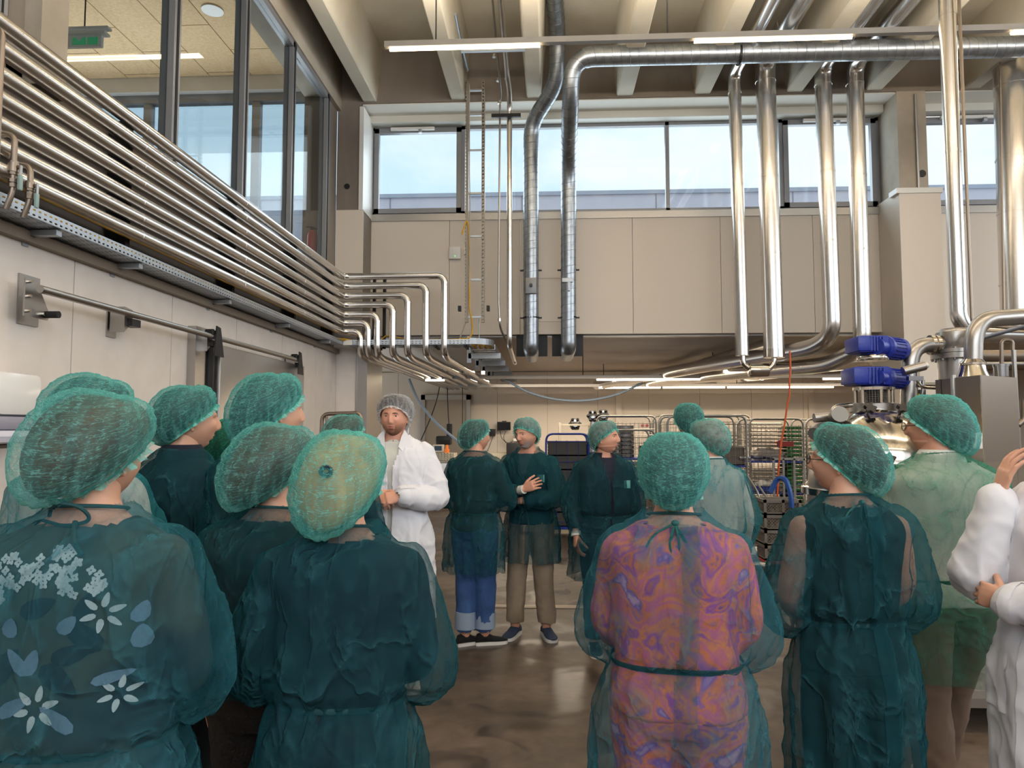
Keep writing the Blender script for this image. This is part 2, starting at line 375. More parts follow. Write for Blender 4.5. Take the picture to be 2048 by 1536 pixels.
# upper office: chipboard ceiling tiles, far window, floor
OZ = 6.84
chip = mat('wood_wool_board', '#d8bb92', .9, col2='#c9a97e', nscale=30, bump=.2, bscale=90)
oc = MB().box((-12, -5, OZ + .03), (WX - .3, 10.2, OZ + .1)).obj('ceiling_office', mat('tile_gap', '#8f7452', .9), smooth=False, kind='structure')
x = -9.9; r_ = 0
while x < WX - .3:
    y = 1.4 + (.6 if r_ % 2 else 0)
    while y < 9.9:
        MB().box((x + .006, y + .006, OZ), (min(x + .62, WX - .3) - .006, min(y + 1.2, 9.9) - .006, OZ + .028)).obj('ceiling_tile', chip, oc, smooth=False); y += 1.2
    x += .62; r_ += 1
MB().box((-12, -5, 3.5), (WX - .3, 10.2, 3.6)).obj('floor_office', mat('office_floor', '#b9aca0', .6), smooth=False, kind='structure')
ow = MB().box((-12.1, -5, 3.5), (-12, 10.2, 6.9)).obj('wall_office', PANEL, smooth=False, kind='structure')
MB().box((-12, -5.1, 3.5), (WX - .3, -5, 6.9)).obj('wall_office_rear', PANEL, smooth=False, kind='structure')
ob = MB().box((-12, 9.9, OZ - .22), (WX, 10.2, OZ + .1)).obj('wall_office_front', WHITEP, smooth=False, kind='structure')
MB().box((-12, 10.1, 3.5), (WX, 10.2, 3.98)).obj('sill_wall', WHITEP, ob, smooth=False)
w2 = empty('window_2', kind='structure')
for xx in (-11, -9.3, -7.65, -6.0, -4.35, -3.25):
    MB().box((xx, 10.02, 3.98), (xx + .12, 10.12, OZ - .3)).obj('mullion', FRAME, w2, smooth=False)
MB().box((-12, 10.0, OZ - .34), (WX, 10.14, OZ - .22)).obj('top_rail', FRAME, w2, smooth=False)
MB().box((-12, 10.02, 3.98), (WX, 10.12, 4.06)).obj('bottom_rail', FRAME, w2, smooth=False)
MB().box((-12, 10.07, 4.06), (WX, 10.08, OZ - .34)).obj('pane', GL, w2, smooth=False)

# back wall: front plane with columns, concrete beam, recessed window band, soffit panels
YB, YW = 9.65, 10.18
SOF = 3.02
wb = MB().box((-2.95, YB, 6.25), (12, YW + .3, 7.1)).obj('wall_back', CONCD, smooth=False, kind='structure')
MB().box((-2.95, YB, 4.72), (-2.61, YW + .3, 6.25)).obj('column', CONCD, wb, smooth=False)
MB().box((-2.95, YB - .012, 2.78), (-2.56, YB + .0, 4.72)).obj('column_cladding', PANELW, wb, smooth=False)
MB().box((-2.95, YB + .002, 2.78), (-2.58, YW + .3, 4.72)).obj('column', CONCD, wb, smooth=False)
MB().box((-2.95, YB, 0), (-2.64, YW + .3, 2.78)).obj('column_cladding', PANEL, wb, smooth=False)
MB().box((-2.64, YB - .01, 0), (-2.62, YW + .35, 2.78)).box((-2.52, YB - .01, 0), (-2.48, YW + .35, 2.78)).box((-2.62, YB, 0), (-2.52, YW + .3, 2.78)).obj('corner_plate', INOX2, wb, smooth=False)
MB().box((-2.63, YB - .02, 4.72), (-2.57, YW, 6.2)).obj('blind_guide', WHITEP, wb, smooth=False)
MB().box((4.76, YB, 4.85), (5.14, YW + .3, 6.25)).obj('column', CONC, wb, smooth=False)
MB().box((4.70, YB - .1, 0), (5.24, YW + .3, 4.84)).obj('column_cladding', PANELW, wb, smooth=False)
MB().box((4.66, YB - .12, 4.80), (5.26, YB + .1, 4.87)).obj('column_cap', WHITEP, wb, smooth=False)
MB().tube([(5.0, YB - .02, 6.2), (5.0, YB - .02, 4.9)], .018, 8).obj('conduit', ALU, wb)
MB().lathe([(0.04, 0), (.04, .01)], (-2.80, YB - .001, 5.06), 16, Matrix.Rotation(R(90), 3, 'X')).obj('anchor_hole', BLACK, wb)
MB().lathe([(0.05, 0), (.05, .01)], (5.06, YB - .001, 5.1), 16, Matrix.Rotation(R(90), 3, 'X')).obj('anchor_hole', BLACK, wb)
# soffit panels under the windows
x = -2.58
for x2 in (-1.42, -.39, 1.23, 2.48, 3.78, 4.70):
    MB().box((x + .003, YW - .03, SOF), (x2 - .003, YW + .1, 4.70)).obj('wall_panel', PANELW, wb, smooth=False); x = x2
x = 5.25
for x2 in (6.5, 7.7, 8.9, 10.1, 11.9):
    MB().box((x + .003, YW - .03, SOF), (x2 - .003, YW + .1, 4.70)).obj('wall_panel', PANELW, wb, smooth=False); x = x2
MB().box((-2.6, YW - .05, 4.70), (4.70, YW + .1, 4.80)).obj('sill_strip', mat('sill_steel', '#a8a49e', .42, .85), wb, smooth=False)
MB().box((5.24, YW - .05, 4.70), (12, YW + .1, 4.80)).obj('sill_strip', mat('sill_steel', '#a8a49e', .42, .85), wb, smooth=False)
# windows
def win(name, x0, x1, z0, z1, parts, Y=YW + .02):
    o = empty(name, kind='structure'); t = .055
    MB().box((x0, Y, z0), (x1, Y + .08, z0 + t)).obj('bottom_rail', FRAME, o, smooth=False)
    MB().box((x0, Y, z1 - t), (x1, Y + .08, z1)).obj('top_rail', FRAME, o, smooth=False)
    for i, (a, b_, cas) in enumerate(parts):
        MB().box((a - t / 2, Y, z0), (a + t / 2, Y + .08, z1)).obj('mullion', FRAME, o, smooth=False)
        if cas:
            c = MB(); q = .07
            c.box((a + t / 2, Y - .025, z0 + .03), (a + t / 2 + q, Y + .05, z1 - .03)).box((b_ - t / 2 - q, Y - .025, z0 + .03), (b_ - t / 2, Y + .05, z1 - .03))
            c.box((a + t / 2, Y - .025, z0 + .03), (b_ - t / 2, Y + .05, z0 + .03 + q)).box((a + t / 2, Y - .025, z1 - .03 - q), (b_ - t / 2, Y + .05, z1 - .03))
            c.obj('casement', FRAME, o, smooth=False)
        MB().box((a + t / 2, Y + .03, z0 + t), (b_ - t / 2, Y + .04, z1 - t)).obj('pane', GL, o, smooth=False)
    MB().box((parts[-1][1] - t / 2, Y, z0), (parts[-1][1] + t / 2, Y + .08, z1)).obj('mullion', FRAME, o, smooth=False)
    return o
win('window_3', -2.6, 4.78, 4.80, 6.14, [(-2.58, -1.23, 1), (-1.23, 1.754, 0), (1.754, 3.38, 0), (3.38, 4.74, 1)])
win('window_4', 5.16, 12, 4.80, 6.12, [(5.22, 6.6, 1), (6.6, 9.4, 0), (9.4, 11.9, 0)])
MB().bbox((-2.6, YW - .16, 6.13), (4.76, YW + .02, 6.25), .01).obj('trim_2', mat('blind_box_white', '#d9d8cf', .5), smooth=False, kind='structure')
MB().box((-2.6, YB + .02, 6.235), (4.76, YW, 6.249)).box((5.14, YB + .02, 6.235), (12, YW, 6.249)).obj('lintel_lining', mat('lintel_white', '#e6e2d8', .7), wb, smooth=False)
MB().bbox((5.16, YW - .16, 6.13), (12, YW + .02, 6.25), .01).obj('trim_3', MATS['blind_box_white'], smooth=False, kind='structure')
def opener(x0, x1, label):
    o = empty('window_opener', (x0, YW - .03, 6.08), label=label, cat='window opener')
    MB().bbox((0, -.03, -.02), (x1 - x0, .02, .025), .006).obj('rail', WHITEP, o)
    MB().bbox(((x1 - x0) * .64, -.05, -.07), ((x1 - x0) * .64 + .05, 0, -.015), .006).obj('bracket', GALVP, o)
opener(-2.3, -1.65, 'slim white window opener above the far left casement')
opener(3.68, 4.4, 'slim white window opener above the casement beside the concrete column')
opener(5.6, 6.5, 'slim white window opener right of the concrete column')

# ceiling slab with precast ribs
ce = MB().box((-3, -5, 7.02), (12, 10.5, 7.2)).obj('ceiling', CONCR, smooth=False, kind='structure')
for xb, wd in ((-2.49, .17), (-1.24, .17), (-.175, .17), (1.083, .20), (2.15, .19), (3.396, .19), (4.46, .19), (5.77, .19), (6.9, .19), (8.1, .19), (9.3, .19), (10.5, .19)):
    t = .30
    MB().prism([(xb - wd / 2, 6.27), (xb + wd / 2, 6.27), (xb + wd / 2 + .015, 6.29), (xb + t / 2 + .02, 7.02), (xb - t / 2 - .02, 7.02), (xb - wd / 2 - .015, 6.29)], -5, YB, 1).obj('rib', CONCR, ce, smooth=False)
# closing walls of the hall, right and behind, with added open bands admitting daylight
wr = MB().box((12, -5, 0), (12.2, 17.2, 3.6)).box((12, -5, 6.2), (12.2, 17.2, 7.2)).obj('wall_right', PANEL, smooth=False, kind='structure')
wz = MB().box((-3, -5.2, 0), (12, -5, 3.4)).box((-3, -5.2, 6.2), (12, -5, 7.2)).obj('wall_rear', PANEL, smooth=False, kind='structure')
# rear room
rc = MB().box((-6, YW + .1, SOF + .03), (12, 17.2, SOF + .3)).obj('ceiling_low', mat('rear_ceiling_panel', '#c2b5a6', .6), smooth=False, kind='structure')
MB().box((-2.48, YW + .1, SOF - .02), (12, YW + .25, SOF + .03)).obj('trim_4', ALU, smooth=False, kind='structure')
wk = MB().box((-6, 17, 0), (12, 17.2, SOF + .1)).obj('wall_far', mat('rear_joint', '#b3a592', .7), smooth=False, kind='structure')
x = -6
k = 0
while x < 12:
    x2 = x + 1.2; MB().box((x + .004, 16.985, 0), (x2 - .004, 17, SOF)).obj('wall_panel', PANELW, wk, smooth=False); x = x2
for xx in (1.62, 6.1):
    MB().box((xx, 16.9, 0), (xx + .14, 16.985, SOF)).obj('pilaster', PANELW, wk, smooth=False)
MB().box((-6, YW + .1, 0), (-5.9, 17, SOF + .1)).obj('wall_far_left', PANELW, smooth=False, kind='structure')
MB().box((-5.9, YW + .2, 0), (-2.66, YW + .32, SOF + .1)).obj('wall_partition', PANELW, smooth=False, kind='structure')
# low roof and the building beyond it
MB().box((-14, 10.6, 3.35), (14, 26, 3.5)).obj('roof', mat('roof_gravel', '#bdb8b4', .9), smooth=False, kind='structure')
nb = MB().box((-26, 22, 3.5), (34, 26, 9.0)).obj('neighbouring_building', mat('render_lilac', '#d6d0da', .9), smooth=False, label='long flat-roofed pale building seen through the high windows', cat='building')
MB().box((-26, 21.93, 9.0), (34, 26, 9.12)).obj('roof_edge', mat('zinc', '#b0b4c2', .6), nb, smooth=False)
for i in range(14):
    MB().box((-26 + i * 4.2, 21.985, 3.5), (-25.97 + i * 4.2, 22, 9.0)).obj('joint', mat('render_joint', '#98929c', .9), nb, smooth=False)
# ============================================================= pipework
def ringband(root, p, d, r, m=None, name='joint_band', w=.012):
    d = Vector(d).normalized(); p = Vector(p)
    return MB().tube([p - d * w, p + d * w], r, 18).obj(name, m or INOX, root)
def pipe(name, pts, r, m, label, cat='pipe', group=None, rad=None, bands=(), n=18, band_m=None, segs=6, parent=None):
    p = bend(pts, rad if rad else r * 2.2, segs)
    o = MB().tube(p, r, n).obj(name, m, parent, label=label, cat=cat if not parent else None, group=group)
    for (q, d) in bands: ringband(o, q, d, r * 1.035, band_m)
    return o
# seven clad pipes along the left wall, round the corner and down through the tray
ZS = [3.69, 3.563, 3.43, 3.308, 3.18, 3.066, 2.948]
XD = [-1.355, -1.6, -1.845, -2.043, -2.249, -2.372, -2.472]
XE = [-.75, -1.0, -1.25, -1.48, -1.70, -1.86, -2.0]
ordn = ['topmost', 'second from top', 'third from top', 'fourth from top', 'third from bottom', 'second from bottom', 'lowest']
for i in range(7):
    z = ZS[i]; xd = XD[i]; XP = -2.73; yf = 9.25
    pts = [(XP, 1.0, z), (XP, yf, z), (xd, yf, z), (xd, yf, 2.66), (xd + .0, yf + .3, 2.62), (xd + .15, 16.6, 2.62)]
    b = [((XP, y, z), (0, 1, 0)) for y in (2.85, 4.55, 6.15, 7.7)] + [((XP + .12, yf, z), (1, 0, 0)), ((xd - .1, yf, z), (1, 0, 0)), ((xd, yf, z - .1), (0, 0, 1)), ((xd, yf, 2.85), (0, 0, 1)), ((xd + .03, 11.6, 2.62), (0, 1, 0))]
    pipe('clad_pipe', pts, .047, INOX, f'{ordn[i]} of the seven steel-clad pipes on the left wall', group='clad pipes running along the left wall', rad=.11, bands=b)
# pipe brackets on the parapet and on the column
for y in (4.5, 6.1, 7.65, 9.0):
    MB().box((-2.93, y, 2.8), (-2.79, y + .05, 3.72)).obj('pipe_rail', DARKM, label='dark upright pipe rail behind the clad pipes, %s along the left wall' % {4.5: 'nearest', 6.1: 'second', 7.65: 'third', 9.0: 'farthest'}[y], cat='bracket', group='uprights behind the left wall pipes', smooth=False)
for x, q in ((-2.38, 'left'), (-2.24, 'right')):
    MB().box((x, 9.5, 2.75), (x + .035, 9.56, 3.75)).obj('pipe_rail', DARKM, label=f'{q} dark strut behind the pipes where they turn the corner', cat='bracket', smooth=False)
# perforated cable tray
SLX = mat_slotted('slotted_tray_yz', '#b3bac2', .042, .028, (1, 2)); SLF = mat_slotted('slotted_tray_xz', '#b3bac2', .05, .028, (0, 2)); SLB = mat_slotted('slotted_tray_bottom', '#a9b0b8', .09, .026, (1, 0))
tr = empty('cable_tray', (-2.8, 5, 2.8), label='long perforated galvanised cable tray under the left wall pipes', cat='cable tray')
def ch(mb, name, m): o = mb.obj(name, m, tr, smooth=False); o.location = (2.8, -5, -2.8); return o
for a in range(0, 8):
    y0 = 1.0 + a * 1.03; y1 = min(y0 + 1.03, 9.2)
    ch(MB().box((-2.702, y0, 2.775), (-2.70, y1 - .004, 2.832)), 'side_rail', SLX)
ch(MB().box((-2.90, 1.0, 2.772), (-2.70, 9.25, 2.774)), 'tray_bottom', SLB)
# corner and run along the back wall
t2 = empty('cable_tray', (-1.6, 9.3, 2.8), label='perforated cable tray crossing below the pipe elbows to the rounded end', cat='cable tray')
def ch2(mb, name, m, sm=False): o = mb.obj(name, m, t2, smooth=sm); o.location = (1.6, -9.3, -2.8); return o
ch2(MB().box((-2.66, 9.228, 2.772), (-1.02, 9.23, 2.84)), 'side_rail', SLF)
ch2(MB().box((-2.66, 9.23, 2.772), (-1.02, 9.62, 2.774)), 'tray_bottom', GALVP)
ch2(MB().box((-2.70, 9.222, 2.77), (-2.58, 9.232, 2.835)), 'joint_plate', WHITEP)
cv = MB()
for k in range(10):
    a0, a1 = R(-90 + 9 * k), R(-90 + 9 * (k + 1))
    c = Vector((-1.02, 9.53, 0)); r = .30
    p0 = c + Vector((math.cos(a0) * r, math.sin(a0) * r, 0)); p1 = c + Vector((math.cos(a1) * r, math.sin(a1) * r, 0))
    cv.add([p0 + Vector((0, 0, 2.772)), p1 + Vector((0, 0, 2.772)), p1 + Vector((0, 0, 2.85)), p0 + Vector((0, 0, 2.85))], [(0, 1, 2, 3)])
    cv.add([p0 * .997 + Vector((0, 0, 2.772)), p1 * .997 + Vector((0, 0, 2.772)), p1 * .997 + Vector((0, 0, 2.85)), p0 * .997 + Vector((0, 0, 2.85))], [(3, 2, 1, 0)])
ch2(cv, 'curved_rail', GALVP, True)
for x in (-2.3, -1.9, -1.5, -1.1):
    ch2(MB().box((x, 9.25, 2.74), (x + .03, 9.64, 2.77)), 'cross_rail', DARKM)
# ladder part running away under the low ceiling
t3 = empty('cable_ladder', (-.7, 11, 2.7), label='cable ladder with yellow cables running back under the low ceiling', cat='cable tray')
def ch3(mb, name, m): o = mb.obj(name, m, t3, smooth=False); o.location = (.7, -11, -2.7); return o
for x in (-1.05, -.72): ch3(MB().box((x, 9.6, 2.74), (x + .012, 16.5, 2.81)), 'side_rail', GALVP)
for k in range(28): ch3(MB().box((-1.04, 9.75 + k * .24, 2.75), (-.72, 9.78 + k * .24, 2.765)), 'rung', GALVP)
for k in range(4):
    yy = 10.0 + k * 1.1; ch3(MB().box((-1.12, yy, 2.66), (-.66, yy + .06, 2.735)), 'bracket_arm', GALVP); ch3(MB().box((-1.14, yy, 2.60), (-1.08, yy + .06, 2.98)), 'hanger', GALVP)
for k in range(4): MB().tube([(-1.0 + k * .07, 9.5, 2.79), (-.99 + k * .07, 13, 2.785), (-1.0 + k * .07, 16.5, 2.79)], .018, 8).obj('cable', YEL, label=f'yellow cable on the ladder under the low ceiling, {["leftmost","second from left","second from right","rightmost"][k]} of four', cat='cable', group='yellow cables on the ladder')
# brackets under the tray
for i, px in enumerate((110, 250, 450, 580, 650)):
    y = (3.75, 4.55, 5.9, 7.3, 8.7)[i]
    o = MB().box((-2.92, y, 2.735), (-2.72, y + .045, 2.765)).box((-2.92, y, 2.68), (-2.91, y + .045, 2.765)).obj('tray_bracket', GALVP, smooth=False, label=f'steel arm holding up the cable tray, {("nearest","second nearest","middle","second farthest","farthest")[i]} of the five', cat='bracket', group='arms under the left cable tray')
# yellow cables in the tray
def wob(pts, a, n=30, seed=1):
    rr = random.Random(seed); P = bend(pts, .3, 4); out = []
    for i in range(len(P) - 1):
        m = max(1, int((P[i + 1] - P[i]).length / .18))
        for k in range(m): out.append(P[i].lerp(P[i + 1], k / m) + Vector([rr.uniform(-a, a) for _ in range(3)]))
    out.append(P[-1]); return bend(out, .1, 2)
for k, (dx, a) in enumerate(((0, .008), (.028, .012), (.05, .006))):
    MB().tube(wob([(-2.755 - dx, 1.1, 2.835), (-2.755 - dx, 9.0, 2.835), (-2.6, 9.33 + dx, 2.84), (-1.9, 9.36 + dx, 2.83), (-.95, 9.40 + dx, 2.845)], a, seed=k), .0085, 6).obj('cable', YEL, label=f'loose yellow cable in the perforated tray, {["nearest the room","in the middle","nearest the wall"][k]}', cat='cable', group='yellow cables in the left tray')
MB().tube(wob([(-2.2, 9.30, 2.85), (-2.15, 9.28, 2.90), (-1.95, 9.3, 2.87), (-1.8, 9.35, 2.84)], .003, seed=9), .009, 6).obj('cable', YEL, label='looped end of yellow cable standing up from the tray at the corner', cat='cable')
# pipework with two ball valves at far left
BR = mat('old_steel_fitting', '#8f8275', .38, .85)
def valve(px, ytop, ybot, label, X=-2.62):
    p0 = at(px, ytop, X=X); p1 = at(px, ybot, X=X); Y = p0.y
    o = empty('valve_pipe', (X, Y, p1.z), label=label, cat='valve'); h = p0.z - p1.z
    MB().tube(bend([(-.11, 0, h), (0, 0, h), (0, 0, 0), (-.03, 0, -.08)], .05), .014, 12).obj('pipe', BR, o)
    b = MB()
    for zz in (h * .33, h * .42, h * .5, h * .2, h * .12): b.tube([(0, 0, zz - .009), (0, 0, zz + .009)], .021, 8)
    b.tube([(0, 0, h * .35), (0, 0, h * .5)], .024, 12); b.tube([(0, 0, h * .43), (.035, 0, h * .43)], .011, 8)
    b.obj('valve_body', BR, o)
    MB().box((.035, -.008, h * .43 - .10), (.041, .008, h * .43 + .01)).obj('lever', INOX2, o, smooth=False)
    MB().bbox((.031, -.011, h * .43 - .115), (.045, .011, h * .43 - .04), .004).obj('grip', mat('lever_grip', '#8fa7a5', .5), o)
valve(30, 268, 388, 'ball valve with grey lever on a bent pipe, left of the two')
valve(62, 330, 405, 'ball valve with grey lever on a bent pipe, right of the two')
pp = at(6, 55, X=-2.60)
pipe('riser_pipe', [(-2.72, pp.y, pp.z), (-2.60, pp.y, pp.z), (-2.60, pp.y, 2.85)], .012, BR, 'thin upright pipe crossing the clad pipes at the left picture edge', rad=.05)

# vertical cable ladder, white wall box, yellow drop cable
SLL = mat_slotted('slotted_ladder', '#8d857b', .05, .06, (2, 0), .2)
YL = 9.5
lad = empty('cable_ladder', (-.98, YL, 3.1), label='tall vertical cable ladder in front of the left window', cat='cable ladder')
for x in (-1.09, -.868): MB().box((x - .022, -.025, 0), (x + .022, .025, 3.35)).obj('side_rail', SLL, lad, smooth=False).location = (.98, 0, 0)
for z in (.06, .57, 1.17, 1.77, 2.37, 2.87, 3.22): MB().box((-1.11, -.012, z), (-.88, .012, z + .025)).obj('rung', GALVP, lad, smooth=False).location = (.98, 0, 0)
for x in (-1.19, -.8): MB().box((x - .02, 0, .16), (x + .02, .08, .23)).obj('clamp', DARKM, lad, smooth=False).location = (.98, 0, 0)
MB().tube(wob([(-1.15, 9.46, 4.3), (-1.08, 9.46, 4.55), (-1.05, 9.46, 4.2), (-1.05, 9.46, 3.3), (-1.0, 9.46, 3.05), (-1.02, 9.45, 2.87), (-1.3, 9.42, 2.86), (-1.6, 9.4, 2.85)], .004, seed=4), .011, 8).obj('cable', YEL, label='yellow cable hanging down inside the vertical ladder', cat='cable')
MB().tube(wob([(-1.06, 9.45, 6.4), (-1.05, 9.45, 5.0), (-1.045, 9.45, 3.6), (-1.09, 9.5, 3.1), (-1.2, 9.5, 2.85)], .004, seed=5), .007, 6).obj('cable', mat('grey_cable', '#a9a49c', .6), label='grey cable running down the vertical ladder', cat='cable')
MB().tube([(-.92, 9.5, 3.15), (-.92, 9.5, 2.8)], .006, 6).obj('threaded_rod', GALVP, label='thin rod between the vertical ladder and the curved tray end', cat='rod')
MB().tube([(-1.02, 9.5, 3.1), (-1.06, 9.5, 2.8)], .005, 6).obj('threaded_rod', GALVP, label='thin slanting rod left of the vertical ladder foot', cat='rod')
wbx = MB().bbox((-1.42, YW - .09, 4.12), (-1.25, YW - .035, 4.30), .012).obj('wall_box', WHITEP, label='small square white wireless box on the panel left of the ladder', cat='wall box')
MB().cbox((-1.33, YW - .093, 4.16), (.008, .006, .012)).obj('status_light', mat('green_led', '#40e060', .4, emit=3), wbx, smooth=False)
MB().bbox((-1.2, YW - .08, 4.18), (-1.12, YW - .035, 4.27), .008).obj('socket', WHITEP, label='white socket beside the wireless box', cat='socket')
# two thin pipes in front of the centre window
def sleeve(o, pts, r, mm=None):
    for (p, d) in pts: ringband(o, p, d, r, mm, 'coupling', .02)
a = [at(985, 0, Y=8.3), at(1002, 190, Y=9.45), at(1000, 205, Y=9.5), at(997, 600, Y=9.5), at(1000, 655, Y=9.5), at(1030, 725, Y=10.6)]
o = MB().tube(bend(a, .1), .014, 10).obj('thin_pipe', INOX2, label='thinner of the two small pipes right of the cable ladder', cat='pipe')
sleeve(o, [(at(988, 112, Y=8.9), (0, .2, 1)), (at(996, 160, Y=9.3), (0, .2, 1)), (at(999, 205, Y=9.5), (0, 0, 1)), (at(999, 640, Y=9.5), (0, 0, 1))], .024)
a = [at(1000, -20, Y=8.0), at(1015, 155, Y=9.2), at(1019, 185, Y=9.35), at(1019, 215, Y=9.5), at(1019, 690, Y=9.5), at(1030, 725, Y=10.8)]
o = MB().tube(bend(a, .12), .037, 14).obj('clad_pipe', INOX, label='slim clad pipe descending just left of the spiral ducts', cat='pipe')
sleeve(o, [(at(1015, 155, Y=9.2), (0, .2, 1)), (at(1019, 215, Y=9.5), (0, 0, 1)), (at(1019, 355, Y=9.5), (0, 0, 1)), (at(1019, 500, Y=9.5), (0, 0, 1)), (at(1019, 640, Y=9.5), (0, 0, 1))], .039, INOX)
MB().box((-.75, 9.4, 5.9), (-.35, 9.44, 5.95)).obj('strut', DARKM, smooth=False, label='dark short strut behind the small pipes above the window', cat='strut')
b0 = at(922, 100, Y=8.3); b1 = at(1050, 97, Y=8.3)
st = MB().box((b0.x, 8.28, b0.z - .03), (b1.x, 8.32, b0.z + .03)).obj('strut', GALVP, smooth=False, label='galvanised strut spanning two concrete ribs at the small pipes', cat='strut')
for q in (at(925, 87, Y=8.3), at(1042, 82, Y=8.3)): MB().cbox(q, (.07, .05, .04)).obj('end_clamp', WHITEP, st, smooth=False)
p = [at(910, 28, Y=8.2), at(918, 70, Y=8.7), at(935, 140, Y=9.3)]
MB().tube(p, .022, 8).obj('conduit', GALVP, label='slanting conduit above the cable ladder', cat='pipe')

# spiral ducts
def spiral(name, pts, r, label, rads=None, seam_pitch=.105, seams=True, rad=.3):
    P = bend(pts, rad, 8); m = len(P)
    rs = rads(P) if rads else [r] * m
    o = MB().tube(P, rs, 24).obj(name, GALV, label=label, cat='duct')
    if seams:
        hp = []; acc = 0; tot = 0
        u = Vector((0, 1, 0)) if abs((P[1] - P[0]).normalized().y) < .9 else Vector((0, 0, 1))
        for i in range(m - 1):
            d = P[i + 1] - P[i]; L = d.length
            if L < 1e-5: continue
            t = d / L; u = (u - t * u.dot(t)).normalized(); w_ = t.cross(u); steps = max(1, int(L / (seam_pitch / 20)))
            for k in range(steps):
                s_ = k / steps; a_ = 2 * PI * (tot + L * s_) / seam_pitch; rr = rs[i] + (rs[i + 1] - rs[i]) * s_
                hp.append(P[i] + d * s_ + (u * math.cos(a_) + w_ * math.sin(a_)) * (rr + .0005))
            tot += L
        MB().tube(hp, .0028, 4).obj('seam', mat('duct_seam', '#7d8288', .5, .8), o)
    return o
d1 = spiral('spiral_duct', [(.07, 8.0, 7.1), at(1115, 60, Y=8.9), at(1115, 165, Y=9.2), at(1062, 248, Y=9.62), at(1062, 680, Y=9.7)], .105, 'left vertical spiral duct with a kink below the concrete beam', rad=.22)
q = at(1062, 680, Y=9.7)
MB().tube(bend([(q.x, 9.7, q.z + .02), (q.x, 9.7, q.z - .12), (q.x, 10.2, q.z - .12), (q.x, 10.6, q.z - .12)], .2, 8), .107, 24).obj('elbow', GALV, d1)
hz = at(1300, 114, Y=8.5); z0 = hz.z
d2 = spiral('spiral_duct', [(8.2, 8.5, z0 + .0), at(1145, 114, Y=8.5), at(1140, 215, Y=8.7), at(1137, 330, Y=9.6), at(1137, 675, Y=9.7)], .12, 'long horizontal spiral duct turning down right of the kinked one',
            rads=lambda P: [(.12 if p.x > .45 else .105) for p in P], rad=.36)
q = at(1137, 675, Y=9.7)
MB().tube(bend([(q.x, 9.7, q.z + .02), (q.x, 9.7, q.z - .14), (q.x, 10.2, q.z - .14), (q.x, 10.6, q.z - .14)], .2, 8), .107, 24).obj('elbow', GALV, d2)
for root, x in ((d1, at(1062, 600, Y=9.7).x), (d2, at(1137, 600, Y=9.7).x)):
    for py in (541, 636):
        z = at(1062, py, Y=9.7).z; c = ringband(root, (x, 9.7, z), (0, 0, 1), .113, DARKM, 'pipe_clamp', .011); 
        MB().cbox((x - .13, 9.7, z), (.04, .03, .018)).cbox((x + .13, 9.7, z), (.04, .03, .018)).box((x - .02, 9.8, z - .01), (x + .02, 10.15, z + .01)).obj('clamp_ear', DARKM, root, smooth=False)
    MB().cbox((x, 10.25, 2.86), (.45, .06, .30)).obj('wall_flange', DARKM, root, smooth=False)
for px in (1478, 1890):
    q = at(px, 110, Y=8.5); ringband(d2, (q.x, 8.5, z0), (1, 0, 0), .128, DARKM, 'pipe_clamp', .013); MB().tube([(q.x, 8.5, z0 + .1), (q.x, 8.5, 7.02)], .008, 6).obj('hanger_rod', DARKM, d2)
q = at(1062, 572, Y=9.58); dm = MB().bbox((q.x - .075, 9.545, q.z - .11), (q.x + .075, 9.62, q.z + .11), .008).obj('damper_plate', mat('damper_grey', '#77797c', .4, .5), d1)
MB().tube([(q.x, 9.56, q.z), (q.x, 9.50, q.z)], .022, 12).obj('damper_knob', BLACK, dm)
q = at(1137, 565, Y=9.57); MB().bbox((q.x - .09, 9.54, q.z - .0), (q.x + .06, 9.6, q.z + .06), .006).bbox((q.x - .012, 9.53, q.z - .12), (q.x + .02, 9.57, q.z), .004).obj('damper_handle', GALVP, d2)
MB().box((-.12, YW - .04, 3.83), (.42, YW - .031, 3.93)).box((-.12, YW - .04, 3.2), (.42, YW - .031, 3.3)).obj('backing_strip', PANELW, wb, smooth=False)

# four clad pipes dropping from the ceiling right of centre
VP = [(2.494, .083, 137, 713, 'slimmest of the four big vertical pipes, leftmost'), (2.90, .128, 113, 715, 'widest of the four big vertical pipes, second from left'),
      (3.647, .107, 127, 672, 'big vertical pipe third from left, elbow at its foot'), (4.06, .108, 125, 700, 'rightmost of the four big vertical pipes, behind the blue motors')]
YV = 9.3
for i, (x, r, ty, by, lab) in enumerate(VP):
    zt = CH + (858 - ty) / 1420 * YV; zb = CH + (858 - by) / 1420 * YV
    x2 = x + (.03 if i < 3 else -.01)
    bs = [((x + (x2 - x) * t, YV, zt + (zb - zt) * t), (x2 - x, 0, zb - zt)) for t in (.07, .40, .66, .93)] + [((x, y, zt), (0, 1, 0)) for y in (8.4, 7.0, 5.6)]
    if i < 2: pts = [(x, 1.0, zt), (x, YV, zt), (x2, YV, zb)]
    elif i == 2: pts = [(x, 1.0, zt), (x, YV, zt), (x2, YV, zb), (x2 - .1, YV + .35, zb - .12), (x2 - 2.6, 15.5, 2.62)]
    else: pts = [(x, 1.0, zt), (x, YV, zt), (x2, YV, zb), (x2 - .2, YV + .6, zb - .15), (x2 - 2.0, 15.5, 2.66)]
    pipe('clad_pipe', pts, r, INOX, lab, bands=bs, rad=r * 1.9, n=28, group='big clad pipes dropping past the window')
zA = CH + (858 - 713) / 1420 * YV; xA, xB = 2.52, 2.93
pf = empty('pipe_fitting', (2.73, YV, zA - .15), label='bare steel cross fitting joining the feet of the two left big pipes', cat='pipe fitting')
